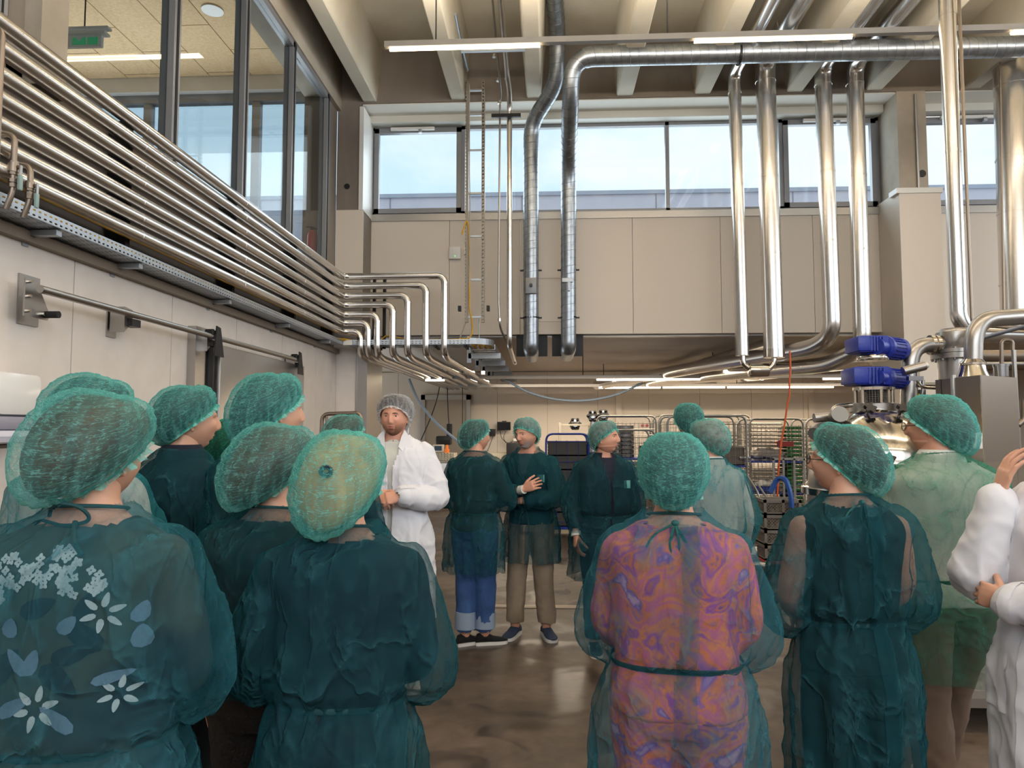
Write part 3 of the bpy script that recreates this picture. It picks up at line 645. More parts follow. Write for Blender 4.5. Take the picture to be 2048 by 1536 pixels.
o = MB().tube(bend([(-.2, 0, .16), (-.2, 0, .04), (-.08, 0, -.04), (-.06, 0, -.04)], .06), .035, 14).obj('elbow', POLISH, pf)
MB().tube(bend([(.2, 0, .16), (.2, 0, .04), (.11, 0, -.04), (.08, 0, -.04)], .06), .035, 14).obj('elbow', POLISH, pf)
MB().lathe([(.05, -.13), (.085, -.12), (.088, -.1), (.088, .1), (.085, .12), (.05, .13)], (0, 0, -.04), 20, Matrix.Rotation(R(90), 3, 'Y')).obj('sleeve', POLISH, pf)
MB().tube([(.2, 0, .12), (.2, 0, .23)], .132, 24).obj('end_cap', POLISH, pf)
MB().tube(wob([(3.12, 9.25, zA + .05), (3.1, 9.2, 2.2), (2.92, 9.2, 1.2), (2.88, 9.2, .6)], .01, seed=3), .012, 8).obj('hose', mat('orange_hose', '#c2521a', .5), label='thin orange hose hanging from the big pipes', cat='hose')
# pipes crossing below the low ceiling on the right
for i, (a_, b_, r) in enumerate(((at(1330, 752, Y=15.6), at(1541, 690, Y=10.4), .11), (at(1390, 755, Y=16), at(1560, 705, Y=10.4), .13), (at(1440, 757, Y=16), at(1900, 697, Y=10.6), .14), (at(1650, 750, Y=14), at(1900, 735, Y=12.5), .15))):
    pipe('clad_pipe', [a_, b_], r, INOX, ('large clad pipe under the low ceiling, leftmost of the slanting ones', 'large clad pipe under the low ceiling, second of the slanting ones', 'large clad pipe under the low ceiling, passing behind the orange hose', 'thick clad pipe under the low ceiling, just left of the blue motors')[i],
         bands=[(a_.lerp(b_, t), b_ - a_) for t in (.25, .5, .75)], n=20)
# right edge pipes
a_ = at(1893, -30, Y=6.4); b_ = at(1917, 640, Y=6.4)
pipe('clad_pipe', [(a_.x, 6.4, 6.6), (b_.x, 6.4, b_.z), (b_.x + .12, 6.4, b_.z - .13), (b_.x + 2.5, 6.4, b_.z - .2)], .068, INOX, 'single clad pipe dropping beside the column, bending right at its foot', bands=[((a_.x * (1 - t) + b_.x * t, 6.4, 6.6 + (b_.z - 6.6) * t), (0, 0, 1)) for t in (.3, .62, .97)], rad=.08, n=22)
a_ = at(1918, -10, Y=6.3); b_ = at(1944, 650, Y=6.3)
pipe('thin_pipe', [(a_.x, 6.3, 6.6), (b_.x, 6.3, b_.z), (b_.x + .6, 6.3, b_.z - .05)], .014, BR, 'thin dark pipe just right of the single clad pipe', rad=.06)
a_ = at(2022, 125, Y=9.1); b_ = at(2040, 668, Y=9.1)
pipe('wide_duct', [(a_.x, 9.1, a_.z), (b_.x, 9.1, b_.z)], .2, INOX, 'widest clad duct at the right picture edge', cat='duct', bands=[((a_.x * (1 - t) + b_.x * t, 9.1, a_.z + (b_.z - a_.z) * t), (0, 0, 1)) for t in (.09, .36, .56, .82, .96)], n=30)
pipe('thin_pipe', [at(2000, 125, Y=8.8), at(2008, 640, Y=8.8)], .013, BR, 'thin pipe running down the left side of the widest duct', rad=.05)
# hall tube light
def tubelight(name, x0, x1, Y, Z, lit, label, hangers, s=1.0, em=9, col='#ffdfae'):
    o = MB().box((x0, Y - .03 * s, Z), (x1, Y + .03 * s, Z + .06 * s)).obj(name, mat('light_trunking', '#a8a5a2', .5, .2), smooth=False, label=label, cat='ceiling light')
    for (a, b) in lit:
        MB().tube([(a, Y, Z - .022 * s), (b, Y, Z - .022 * s)], .017 * s, 8).obj('tube', mat('lit_tube' + col, col, .4, emit=em), o)
        MB().box((a, Y - .035 * s, Z - .005), (b, Y + .035 * s, Z)).obj('reflector', WHITEP, o, smooth=False)
    for h, zt in hangers: MB().tube([(h, Y, Z + .05), (h, Y, zt)], .008, 6).obj('hanger', DARKM, o)
    return o
YT = 7.1
zt = CH + 800 / 1420 * YT
lx = lambda px, Y: at(px, 60, Y=Y).x
tubelight('tube_light', lx(770, YT), 9.5, YT, zt - .03, [(lx(780, YT), lx(1080, YT)), (lx(1388, YT), lx(1703, YT)), (lx(2022, YT), 6.4), (8, 9.2)], 'long tube light line hung below the concrete ribs', [(lx(872, YT), 7.02), (lx(1335, YT), 7.02), (5, 7.02)], em=14)
tubelight('tube_light', -2.3, 8, 13, 2.58, [(-2.25, -1.9), (.9, 3.3), (4.95, 6.5)], 'nearer tube light line under the low ceiling', [(-1, 3.05), (.65, 3.05), (3, 3.05)], em=10, col='#fff0d0')
tubelight('tube_light', -2.0, 8, 15.2, 2.56, [(1.1, 2.4), (2.45, 3.75), (3.8, 6)], 'farther tube light line along the rear wall', [(1.2, 3.05), (4, 3.05)], em=9, col='#fff0d0')
dl = empty('downlight', at(425, 20, Z=OZ - .005), label='round recessed downlight in the wood-wool ceiling of the upper office', cat='ceiling light')
MB().lathe([(.10, -.01), (.13, -.012), (.13, .004), (.10, .004)], (0, 0, 0), 28).obj('rim', WHITEP, dl)
MB().lathe([(.02, .003), (.10, -.004), (.102, -.002)], (0, 0, 0), 24).obj('reflector', POLISH, dl)
# emergency sign and extinguisher in the office
q = at(168, 84, Y=5.6); es = empty('exit_sign', q, label='green and white exit sign hanging in the upper office', cat='sign')
MB().box((-.16, -.015, -.05), (.16, .015, .05)).obj('panel', WHITEP, es, smooth=False)
MB().prism([(-.09, -.033), (.03, -.033), (.03, .03), (0, .03), (-.03, -.005), (-.06, .03), (-.09, .03)], -.02, -.016, 1).box((.045, -.02, -.033), (.13, -.016, .03)).obj('symbol', mat('exit_green', '#23a06a', .5, emit=.4), es, smooth=False)
MB().box((-.2, -.04, .055), (.2, .04, .075)).box((-.18, -.03, .10), (.22, .03, .12)).obj('louvre', WHITEP, es, smooth=False)
MB().tube([(0, 0, .1), (0, 0, OZ - q.z)], .006, 6).obj('rod', DARKM, es)
q = at(624, 505, Y=9.2); fe = empty('fire_extinguisher', q, label='red fire extinguisher standing behind the last pane of the upper office', cat='extinguisher')
MB().lathe([(.06, 0), (.068, .01), (.068, .22), (.05, .27), (.025, .30)], n=20).obj('cylinder', mat('extinguisher_red', '#b01c24', .35), fe)
MB().cbox((0, 0, .325), (.05, .03, .04)).cbox((-.04, 0, .345), (.09, .02, .012)).obj('valve_head', BLACK, fe, smooth=False); MB().tube(bend([(.02, 0, .33), (.08, 0, .31), (.075, 0, .12)], .03), .008, 6).obj('hose', BLACK, fe)
MB().box((q.x - .25, 9.0, 3.6), (-3.3, 9.45, q.z)).obj('ledge_box', WHITEP, label='low white boxed ledge carrying the fire extinguisher', cat='ledge', smooth=False)

# sliding cold-room door with round rail on the left wall
CO = .14
sd = empty('sliding_door', (LX, 7.4, 0), label='stainless sliding cold-room door on the left wall', cat='door')
YD0 = at(440, 690, X=-2.80).y; YD1 = at(607, 737, X=-2.80).y; ZD = at(440, 690, X=-2.80).z
MB().bbox((.06, YD0 - 7.4, .02), (.13, YD1 - 7.4, ZD), .006).obj('door_leaf', mat('brushed_door_leaf', '#b8b4b0', .3, 1, nscale=30, nstretch=(1, 12, .4), rvar=.06), sd)
MB().box((.0, YD0 - 7.4 - .32, 0), (.07, YD0 - 7.4 - .14, ZD + .12)).box((.0, YD0 - 7.4 - .06, 0), (.055, YD0 - 7.4, ZD)).obj('door_frame', INOX2, sd, smooth=False)
MB().box((.055, YD0 - 7.4 - .13, 0), (.085, YD0 - 7.4 - .04, ZD - .02)).obj('rubber_seal', RUBBER, sd, smooth=False)
MB().tube([(.12, YD1 - 7.4 - .02, 1.0), (.19, YD1 - 7.4 - .02, 1.0), (.19, YD1 - 7.4 - .3, 1.0), (.12, YD1 - 7.4 - .3, 1.0)], .015, 10).obj('handle', INOX2, sd)
r0 = at(80, 578, X=-2.76); r1 = at(595, 716, X=-2.76)
rl = empty('door_rail', (-2.76, r0.y, r0.z), label='round steel slide rail for the cold-room door on the left wall', cat='rail')
def rp_(mb, n_, m, sm=True): o = mb.obj(n_, m, rl, smooth=sm); o.location = (2.76, -r0.y, -r0.z); return o
zr = r0.z
rp_(MB().tube([(-2.76, r0.y, zr), (-2.76, r1.y, zr)], .022, 16), 'rail_tube', INOX2)
pl = MB().prism([(r0.y - .03, zr - .15), (r0.y + .15, zr - .15), (r0.y + .17, zr - .12), (r0.y + .07, zr + .03), (r0.y - .03, zr + .06)], -2.83, -2.82, 0)
rp_(pl, 'end_bracket', INOX2, False); rp_(MB().box((-2.92, r0.y + .04, zr - .18), (-2.91, r0.y + .2, zr + .10)), 'wall_plate', INOX2, False)
rp_(MB().tube([(-2.84, r0.y + .13, zr - .12), (-2.74, r0.y + .13, zr - .12)], .02, 14), 'buffer', RUBBER)
for dy, dz in ((-.01, .04), (-.01, -.04), (-.01, -.12), (.10, -.12)): rp_(MB().tube([(-2.82, r0.y + dy, zr + dz), (-2.80, r0.y + dy, zr + dz)], .009, 6), 'bolt', POLISH)
for px in (262, 425, 597):
    yy = at(px, 640, X=-2.78).y
    rp_(MB().box((-2.92, yy - .05, zr - .15), (-2.91, yy + .05, zr + .06)).prism([(yy - .04, zr - .12), (yy + .05, zr - .05), (yy + .05, zr + .04), (yy - .04, zr + .05)], -2.9, -2.80, 0), 'support_bracket', INOX2, False)
    rp_(MB().cbox((-2.80, yy + .04, zr - .05), (.07, .10, .05)), 'guide_block', BLACK, False)
for px in (428, 595):
    yy = at(px, 665, X=-2.76).y; c_ = MB()
    c_.prism([(yy - .05, zr - .16), (yy + .12, zr - .16), (yy + .05, zr + .08), (yy - .02, zr + .09)], -2.735, -2.725, 0)
    for k in (-.05, .04): c_.tube([(-2.80, yy + k, zr + .03), (-2.74, yy + k, zr + .03)], .03, 12)
    rp_(c_, 'roller_carriage', DARKM, False)
# towel dispenser
q = at(30, 822, X=-2.80); hd = empty('towel_dispenser', (LX, q.y, q.z), label='white paper towel dispenser at the left picture edge', cat='dispenser')
MB().bbox((0, -.22, -.03), (.2, .10, .20), .045).obj('cover', mat('gloss_white', '#eeebe8', .15), hd)
MB().bbox((.005, -.215, -.10), (.19, .095, -.028), .02).obj('window_band', mat('smoky_band', '#9a98a6', .2), hd)
MB().bbox((.0, -.22, -.17), (.195, .10, -.095), .04).obj('tray', mat('pale_lilac_plastic', '#d4d2de', .2), hd)
MB().bbox((.04, -.12, -.195), (.12, -.02, -.165), .01).obj('outlet', mat('brown_outlet', '#6e5a50', .5), hd)
MB().tube([(.03, -.03, .195), (.03, -.03, .26)], .008, 8).obj('key', INOX2, hd)
# floor drain strip and mat
q = at(980, 1213, Z=0); q2 = at(1250, 1213, Z=0)
dr = MB().box((q.x, q.y - .05, 0), (q2.x, q.y + .05, .008)).obj('floor_drain', mat('drain_frame', '#b7a99b', .5, .3), smooth=False, label='pale slotted drain strip set across the wet floor', cat='drain')
MB().box((q.x + .03, q.y - .03, .006), (q2.x - .02, q.y + .03, .010)).obj('grate', mat('drain_grate', '#9a8c80', .5, .4), dr, smooth=False)
# ============================================================= rear room and machines
def wp(px, py, Y): return at(px, py, Y=Y)
def rect(px0, py0, px1, py1, Y):
    a = at(px0, py0, Y=Y); b = at(px1, py1, Y=Y); return min(a.x, b.x), max(a.x, b.x), min(a.z, b.z), max(a.z, b.z)
# stainless door in the far wall
x0, x1, z0, z1 = rect(843, 790, 941, 900, 16.95); dd = empty('door_1', (x0, 16.95, 0), kind='structure')
MB().box((0, 0, 0), (x1 - x0, .03, z1 - .12)).obj('door_leaf', mat('dull_door_steel', '#a39787', .45, .7), dd, smooth=False)
MB().box((-.0, -.07, 0), (.10, .03, z1)).box((x1 - x0 - .10, -.07, 0), (x1 - x0, .03, z1)).box((0, -.07, z1 - .12), (x1 - x0, .03, z1)).obj('door_frame', INOX2, dd, smooth=False)
BC = mat('black_cable', '#17171a', .6); BGH = mat('blue_grey_hose', '#7d8ea0', .5)
def cable(pts, r, m, label, name='cable', rad=.4, cat='cable'): return MB().tube(bend(pts, rad, 8), r, 6).obj(name, m, label=label, cat=cat)
cable([wp(885, 735, 15.8), wp(876, 793, 15.8), wp(862, 835, 15.8), wp(842, 880, 15.8)], .012, BC, 'black cable slanting left in front of the steel door')
o = cable([wp(894, 735, 15.8), wp(895, 793, 15.8), wp(897, 840, 15.8), wp(901, 873, 15.8)], .012, BC, 'black cable with a hanging plug in front of the steel door')
q = wp(899, 860, 15.8); MB().bbox((q.x - .06, 15.75, q.z - .17), (q.x + .06, 15.85, q.z + .14), .02).obj('plug', BLACK, o)
cable([wp(925, 735, 15.8), wp(925, 793, 15.8), wp(925, 875, 15.8)], .009, BC, 'straight black cable at the right jamb of the steel door')
cable([wp(818, 758, 13.2), wp(835, 800, 13.2), wp(870, 845, 13.2), wp(925, 890, 13.2)], .026, BGH, 'blue-grey hose swinging down past the steel door', 'hose', 1.0, 'hose')
cable([wp(1010, 758, 13.2), wp(1050, 783, 13.2), wp(1105, 799, 13.3), wp(1165, 803, 13.4), wp(1230, 792, 13.5), wp(1285, 766, 13.6)], .022, BGH, 'blue-grey hose sagging in a long arc under the tube lights', 'hose', 1.0, 'hose')
# cabinet and poster at left
x0, x1, z0, z1 = rect(716, 838, 757, 1000, 15.6); cb = MB().bbox((x0, 15.6, 0), (x1, 16.2, z1), .02).obj('cabinet', WHITEP, label='tall white cabinet beside the corner plate', cat='cabinet')
x0, x1, z0, z1 = rect(738, 843, 752, 858, 15.55); MB().box((x0, 15.56, z0), (x0 + .07, 15.6, z1)).box((x0 + .10, 15.56, z0), (x1, 15.6, z1)).obj('display', BLACK, cb, smooth=False)
x0, x1, z0, z1 = rect(730, 814, 757, 834, 16.9); ps = MB().box((x0, 16.93, z0), (x1, 16.96, z1)).obj('poster', mat('poster_cream', '#b9a68c', .7), label='cream notice with a thin red frame above the white cabinet', cat='poster', smooth=False)
MB().box((x0, 16.92, z0), (x1, 16.93, z0 + .02)).box((x0, 16.92, z1 - .02), (x1, 16.93, z1)).box((x1 - .02, 16.92, z0), (x1, 16.93, z1)).obj('frame', mat('red_brown', '#8a4232', .6), ps, smooth=False)
# packaging machine
YM = 14.9
mc = empty('packaging_machine', wp(860, 1003, YM), label='long stainless packaging machine behind the guide', cat='machine')
mo = -mc.location
def mch(mb, n_, m, sm_=False): o = mb.obj(n_, m, mc, smooth=sm_); o.location = mo; return o
x0, x1, z0, z1 = rect(740, 925, 905, 1002, YM); mch(MB().bbox((x0, YM, z0), (x1, YM + .8, z1), .02), 'body', INOX2, True)
mch(MB().box((x0 + .1, YM + .15, 0.0), (x0 + .2, YM + .25, z0)).box((x1 - .2, YM + .15, 0.0), (x1 - .1, YM + .25, z0)).box((x0 + .1, YM + .6, 0.0), (x0 + .2, YM + .7, z0)).box((x1 - .2, YM + .6, 0.0), (x1 - .1, YM + .7, z0)), 'stand', DARKM)
mch(MB().box((x0 - .02, YM - .03, z1), (x1 + .02, YM + .8, z1 + .03)), 'worktop', POLISH)
x0, x1, zz0, zz1 = rect(865, 905, 907, 925, YM)
CRM = mat('cream_guard', '#cbc2ae', .5)
gm = MB()
for k in range(5): gm.box((x0, YM, zz0 + k * .042), (x1, YM + .02, zz0 + k * .042 + .02))
for k in range(8): gm.box((x0 + k * (x1 - x0) / 7 - .008, YM, zz0), (x0 + k * (x1 - x0) / 7 + .008, YM + .02, zz1))
mch(gm, 'slotted_guard', CRM); mch(MB().box((x0, YM + .02, zz0), (x1, YM + .6, zz1 - .02)), 'conveyor_housing', CRM)
x0, x1, zz0, zz1 = rect(866, 889, 888, 904, YM); mch(MB().bbox((x0, YM - .05, zz0), (x1, YM + .05, zz1), .012), 'control_box', CRM, True); mch(MB().box((x0 + .04, YM - .056, zz0 + .03), (x1 - .04, YM - .05, zz1 - .03)), 'screen', mat('screen_blue', '#2c3a48', .2, emit=.25))
x0, x1, zz0, zz1 = rect(873, 872, 902, 890, YM + .3); mch(MB().bbox((x0, YM + .2, zz0), (x1, YM + .5, zz1), .03).box((x0, YM + .19, (zz0 + zz1) / 2), (x1, YM + .2, (zz0 + zz1) / 2 + .01)), 'reel_cover', BLACK, True)
q = wp(894, 898, YM); mch(MB().lathe([(.05, -.08), (.055, 0), (.03, .0), (.03, .08), (.0, .09)], q, 14), 'warning_lamp', mat('amber_lamp', '#c4652a', .3, emit=.6), True)
lt = bpy.data.curves.new('logo', 'FONT'); lt.body = 'VARIOVAC'; lt.size = .155; lt.extrude = .002; lt.align_x = 'LEFT'; lt.space_character = 1.05
lo = bpy.data.objects.new('tmp', lt); COL.objects.link(lo); dg = bpy.context.evaluated_depsgraph_get(); me = bpy.data.meshes.new_from_object(lo.evaluated_get(dg)); bpy.data.objects.remove(lo)
me.materials.clear(); me.materials.append(mat('logo_pale', '#cfcac4', .5)); lo = bpy.data.objects.new('lettering', me); COL.objects.link(lo); lo.parent = mc
q = wp(843, 990, YM); q.y = YM - .004; lo.location = q + Vector(mo); lo.rotation_euler = (R(90), 0, 0); lo.scale = (.62, .62, 1)
tb = empty('worktable', wp(1025, 1000, 15.6), label='white-topped worktable behind the folded-arms man', cat='table')
def tch(mb, n_, m): o = mb.obj(n_, m, tb, smooth=False); o.location = -tb.location; return o
x0, x1, z0, z1 = rect(980, 932, 1125, 1000, 15.6)
tch(MB().box((x0, 15.4, z1 - .04), (x1, 16.4, z1)), 'tabletop', WHITEP); tch(MB().box((x0 + .02, 15.45, .25), (x1 - .02, 16.3, z1 - .04)), 'cabinet_body', INOX2)
for xx in (x0 + .03, x1 - .08): tch(MB().box((xx, 15.5, 0), (xx + .05, 15.55, z1 - .04)), 'leg', INOX2); tch(MB().box((xx, 16.25, 0), (xx + .05, 16.3, z1 - .04)), 'leg', INOX2)
x0, x1, z0, z1 = rect(985, 905, 1012, 930, 16.3); MB().bbox((x0, 16.0, z0 + .03), (x1 + .1, 16.3, z1), .02).obj('scale_plate', CRM, label='flat cream weighing box on the worktable', cat='scale')
x0, x1, z0, z1 = rect(1013, 886, 1050, 931, 15.7); MB().bbox((x0, 15.65, z0), (x1, 16.1, z1), .02).obj('black_case', BLACK, label='matt black upright case on the worktable below the printer shelf', cat='case')
x0, x1, z0, z1 = rect(1027, 877, 1075, 882, 16.5); sh_ = MB().box((x0, 16.4, z0), (x1, 16.98, z1)).obj('wall_shelf', WHITEP, label='white wall shelf carrying the small printer', cat='shelf', smooth=False)
x0, x1, zz0, zz1 = rect(1030, 862, 1049, 877, 16.6); MB().bbox((x0, 16.5, zz0), (x1, 16.8, zz1), .05).box((x0 + .04, 16.49, zz0 + .07), (x1 - .04, 16.5, zz0 + .09)).obj('label_printer', BLACK, label='small black label printer on the white wall shelf', cat='printer')
x0, x1, zz0, zz1 = rect(1058, 867, 1064, 877, 16.6); MB().lathe([(.035, 0), (.045, zz1 - zz0)], ((x0 + x1) / 2, 16.6, zz0), 14).obj('paper_cup', WHITEP, label='white cup on the wall shelf', cat='cup')
mn = empty('wall_monitor', wp(1008, 852, 16.8), label='small black wall monitor on a swivel arm', cat='monitor')
MB().bbox((-.16, -.03, -.10), (.16, .03, .10), .012).obj('housing', BLACK, mn); MB().box((-.145, -.033, -.085), (.145, -.03, .085)).obj('screen', mat('screen_off', '#0b0d12', .12), mn, smooth=False); MB().box((-.05, .03, .06), (.05, .2, .12)).obj('arm', DARKM, mn, smooth=False)
x0, x1, z0, z1 = rect(979, 858, 990, 872, 16.8); MB().bbox((x0, 16.8, z0), (x1, 16.98, z1), .01).obj('control_unit', DARKM, label='small grey control unit on the wall left of the monitor', cat='control box')
cable([wp(1000, 862, 16.85), wp(1003, 878, 16.8), wp(1018, 888, 16.8), wp(1028, 880, 16.8)], .008, BC, 'thin black cable looping below the wall monitor', rad=.2)
cable([wp(1012, 862, 16.85), wp(1006, 875, 16.8), wp(1012, 886, 16.8)], .007, BC, 'second black cable hanging from the wall monitor', rad=.2)
cable([wp(986, 873, 16.85), wp(978, 895, 16.8), wp(970, 912, 16.8)], .007, BC, 'black cable dropping from the wall control unit', rad=.2)
x0, x1, z0, z1 = rect(1035, 838, 1041, 862, 16.95); MB().box((x0, 16.95, z0), (x1, 16.985, z1)).obj('cable_duct', ALU, label='short grey duct strip above the printer', cat='duct', smooth=False)
# ---------- wire cages
WIRE = mat('zinc_wire', '#9c9890', .4, .8); TUBEM = mat('zinc_tube', '#8d8b86', .35, .9)
def cage(px0, px1, ptop, Y, label, m=TUBEM, wm=WIRE, shelves=(), depth=.7, wires=(12, 14), bottom=.22, base=None, half=0):
    a = wp(px0, ptop, Y); b = wp(px1, ptop, Y); W = b.x - a.x; Ht = a.z
    r = empty('roll_cage', (a.x, Y, 0), label=label, cat='roll cage')
    for yy in (0, depth):
        MB().tube(bend([(0, yy, .12), (0, yy, Ht), (W, yy, Ht), (W, yy, .12)], .12, 6), .016, 10).obj('frame', m, r)
        w_ = MB()
        for k in range(1, wires[0]): w_.tube([(W * k / wires[0], yy, bottom), (W * k / wires[0], yy, Ht - .1)], .0032, 4)
        for k in range(wires[1]): z = bottom + (Ht - .12 - bottom) * k / (wires[1] - 1); w_.tube([(0, yy, z), (W, yy, z)], .0042, 4)
        w_.obj('wire_mesh', wm, r, kind='stuff')
    for xx in (0, W):
        w_ = MB()
        for k in range(1, 6): w_.tube([(xx, depth * k / 6, bottom), (xx, depth * k / 6, Ht - .1)], .0032, 4)
        for k in range(wires[1]): z = bottom + (Ht - .12 - bottom) * k / (wires[1] - 1); w_.tube([(xx, 0, z), (xx, depth, z)], .0042, 4)
        w_.obj('wire_mesh', wm, r, kind='stuff')
    MB().box((0, 0, .14), (W, depth, .18)).obj('base', base or m, r, smooth=False)
    for z in shelves: MB().box((.01, .01, z), (W - .01, depth - .01, z + .025)).obj('shelf', base or BLUE, r, smooth=False)
    for xx in (.06, W - .06):
        for yy in (.06, depth - .06): MB().tube([(xx - .015, yy, .065), (xx + .015, yy, .065)], .065, 14).box((xx - .02, yy - .02, .06), (xx + .02, yy + .02, .14)).obj('castor', DARKM, r)
    return r, W, Ht
YC = 10.9
bc, W, Ht = cage(1092, 1178, 868, YC, 'blue-framed roll cage full of dark crates behind the folded-arms man', BLUE, BLUE, wires=(4, 5), depth=.6, bottom=.25)
CRD = mat('anthracite_crate', '#3a3937', .6)
def crate(x, y, z, w_, d, h, m, label, group, ribs=4, cat='crate', root=None):
    r = empty('crate', (x, y, z), label=label, cat=cat, group=group)
    t = .012
    MB().box((0, 0, 0), (w_, d, t)).box((0, 0, 0), (w_, t, h - .02)).box((0, d - t, 0), (w_, d, h - .02)).box((0, 0, 0), (t, d, h - .02)).box((w_ - t, 0, 0), (w_, d, h - .02)).obj('shell', m, r, smooth=False)
    rb = MB()
    for k in range(ribs): rb.box((-.006, -.006, h * (.12 + .7 * k / max(1, ribs - 1))), (w_ + .006, d + .006, h * (.12 + .7 * k / max(1, ribs - 1)) + .008))
    rb.obj('rib', m, r, smooth=False, kind='stuff')
    MB().box((-.01, -.01, h - .03), (w_ + .01, .02, h)).box((-.01, d - .02, h - .03), (w_ + .01, d + .01, h)).box((-.01, 0, h - .03), (.02, d, h)).box((w_ - .02, 0, h - .03), (w_ + .01, d, h)).obj('rim', m, r, smooth=False)
    return r
nm = ['lowest', 'second', 'third', 'fourth', 'fifth', 'topmost']
for k in range(6): crate(bc.location.x + .03, YC + .04, .18 + k * .215, W - .06, .5, .205, CRD, f'{nm[k]} dark crate, counted upward in the blue roll cage', 'dark crates in the blue roll cage')
MB().box((bc.location.x - .02, YC - .05, .10), (bc.location.x + W + .02, YC + .6, .14)).obj('pallet_board', mat('beige_board', '#b9a888', .7), label='beige board on the floor rollers under the blue cage', cat='board', smooth=False)
c1 = cage(1193, 1312, 832, 12.3, 'tall wire roll cage behind the heavy-set man, holding round tins', shelves=(1.05,), wires=(14, 16))
c2 = cage(1318, 1500, 830, 12.6, 'wide wire roll cage behind the two men near the crates', shelves=(1.0,), wires=(16, 16))
c3 = cage(1335, 1492, 832, 10.6, 'wire roll cage with a grey tub, right behind the pale-collar man', shelves=(1.1,), wires=(14, 14))
c4 = cage(1498, 1606, 838, 11.6, 'wire roll cage holding paper sacks and green racks', shelves=(.62, 1.12), wires=(13, 15))
c5 = cage(1612, 1730, 838, 11.9, 'wire roll cage left of the stainless tank', shelves=(.7,), wires=(14, 15))
c6 = cage(1225, 1310, 860, 11.2, 'lower wire roll cage of tray racks right of the heavy-set man', shelves=(1.18, .7), wires=(11, 16))
# contents
CHR = mat('steel_tin', '#8f8f90', .22, .95)
def tins(px, pytop, Y, n, r, z0, lab):
    q = wp(px, pytop, Y)
    for k in range(n):
        o = MB().lathe([(r * .92, 0), (r, .012), (r, .05), (r * 1.05, .055), (r * 1.05, .062), (r * .96, .062)], (q.x, Y, z0 + k * .064), 24).obj('baking_tin', CHR, label=f'{["bottom","second","third","fourth","fifth","sixth","seventh","eighth","ninth"][k]} round steel tin of the {lab}', cat='tin', group=f'round tins in the {lab}')
tins(1250, 860, 11.5, 8, .14, 1.205, 'taller tin stack behind the wire')
tins(1218, 855, 12.6, 9, .15, 1.075, 'stack beside the heavy-set man')
tins(1290, 900, 11.5, 3, .10, 1.205, 'short tin stack on the right of the shelf')
def rackstack(px0, px1, Y, z0, n, dz, m, lab, d=.5):
    a = wp(px0, 900, Y); b = wp(px1, 900, Y)
    for k in range(n):
        z = z0 + k * dz; r = empty('wire_tray', (a.x, Y, z), label=f'steel wire tray of {lab}', cat='tray', group=f'wire trays in {lab}')
        W = b.x - a.x; MB().tube(bend([(0, 0, .03), (W, 0, .03), (W, d, .03), (0, d, .03), (0, 0, .03)], .03), .008, 6).obj('rim', m, r)
        g = MB()
        for j in range(7): g.box((W * j / 6 - .006, 0, .012), (W * j / 6 + .006, d, .02))
        for j in range(5): g.box((0, d * j / 4 - .006, .004), (W, d * j / 4 + .006, .012))
        g.obj('grid', m, r, smooth=False, kind='stuff')
STL = mat('warm_steel', '#a89f92', .32, .9)
rackstack(1230, 1306, 11.35, .20, 8, .058, STL, "the tray stack low behind the heavy-set man")
rackstack(1230, 1306, 11.35, .74, 7, .058, STL, "the tray stack below the round tins")
rackstack(1345, 1480, 12.8, 1.04, 9, .06, STL, "the stack in the wide rear cage")
rackstack(1505, 1570, 11.75, .20, 6, .062, STL, "the sack cage's lowest level")
rackstack(1505, 1566, 11.75, .66, 6, .062, STL, "the sack cage's middle level")
rackstack(1505, 1566, 11.75, 1.36, 7, .06, STL, "the stack above the grey sack")
rackstack(1620, 1720, 12.05, .74, 14, .07, STL, "the tall stack beside the tank")
GRN = mat('green_rack', '#2c7a3c', .5)
qa = wp(1573, 850, 11.7); qb = wp(1604, 850, 11.7)
for k in range(22):
    z = .35 + k * .062
    o = MB().box((qa.x, 11.72, z), (qb.x, 12.15, z + .012)).box((qa.x, 11.72, z), (qb.x, 11.735, z + .045)).box((qa.x, 12.135, z), (qb.x, 12.15, z + .045)).obj('green_tray', GRN, smooth=False, label='shallow green tray of the tall green stack in the sack cage', cat='tray', group='green trays stacked in the sack cage')
# sacks and tubs
def sack(x0, x1, y, z, h, lab, seed, m):
    vs, fs = [], []; mb = MB(); nx, ny = 14, 8
    bmx = MB().ell(((x0 + x1) / 2, y, z + h / 2), ((x1 - x0) / 2, .22, h / 2), 28, 14)
    bmx.v = [tuple(Vector(p) + Vector((0, 0, 1)) * .05 * noise.noise(Vector(p) * 9 + Vector((seed, 0, 0))) + Vector((1, 1, 0)) * .03 * noise.noise(Vector(p) * 12)) for p in bmx.v]
    bmx.v = [(p[0], p[1], max(z, p[2])) for p in bmx.v]
    bmx.obj('paper_sack', m, label=lab, cat='sack', ang=25)
SACK = mat('pale_sack', '#a9a199', .8); SACKW = mat('white_paper', '#ded9d0', .8)
a = wp(1500, 900, 11.8); b = wp(1575, 900, 11.8); sack(a.x, b.x, 11.9, 1.147, .2, 'grey paper sack lying on the upper shelf of the sack cage', 3, SACK)
a = wp(1503, 900, 11.8); b = wp(1550, 900, 11.8); sack(a.x, b.x, 11.86, .70, .14, 'crumpled white paper in the blue tub of the sack cage', 8, SACKW)
crate(a.x - .01, 11.66, .645, b.x - a.x + .02, .4, .10, BLUE, 'shallow blue tub with white paper in the sack cage', 'tubs', 2)
a = wp(1452, 900, 10.8); b = wp(1494, 900, 10.8)
crate(a.x - .05, 10.75, 1.125, b.x - a.x, .45, .27, mat('grey_brown_tub', '#5d544b', .45), 'grey-brown tub on the shelf beside the pale-collar man', 'tubs', 2)
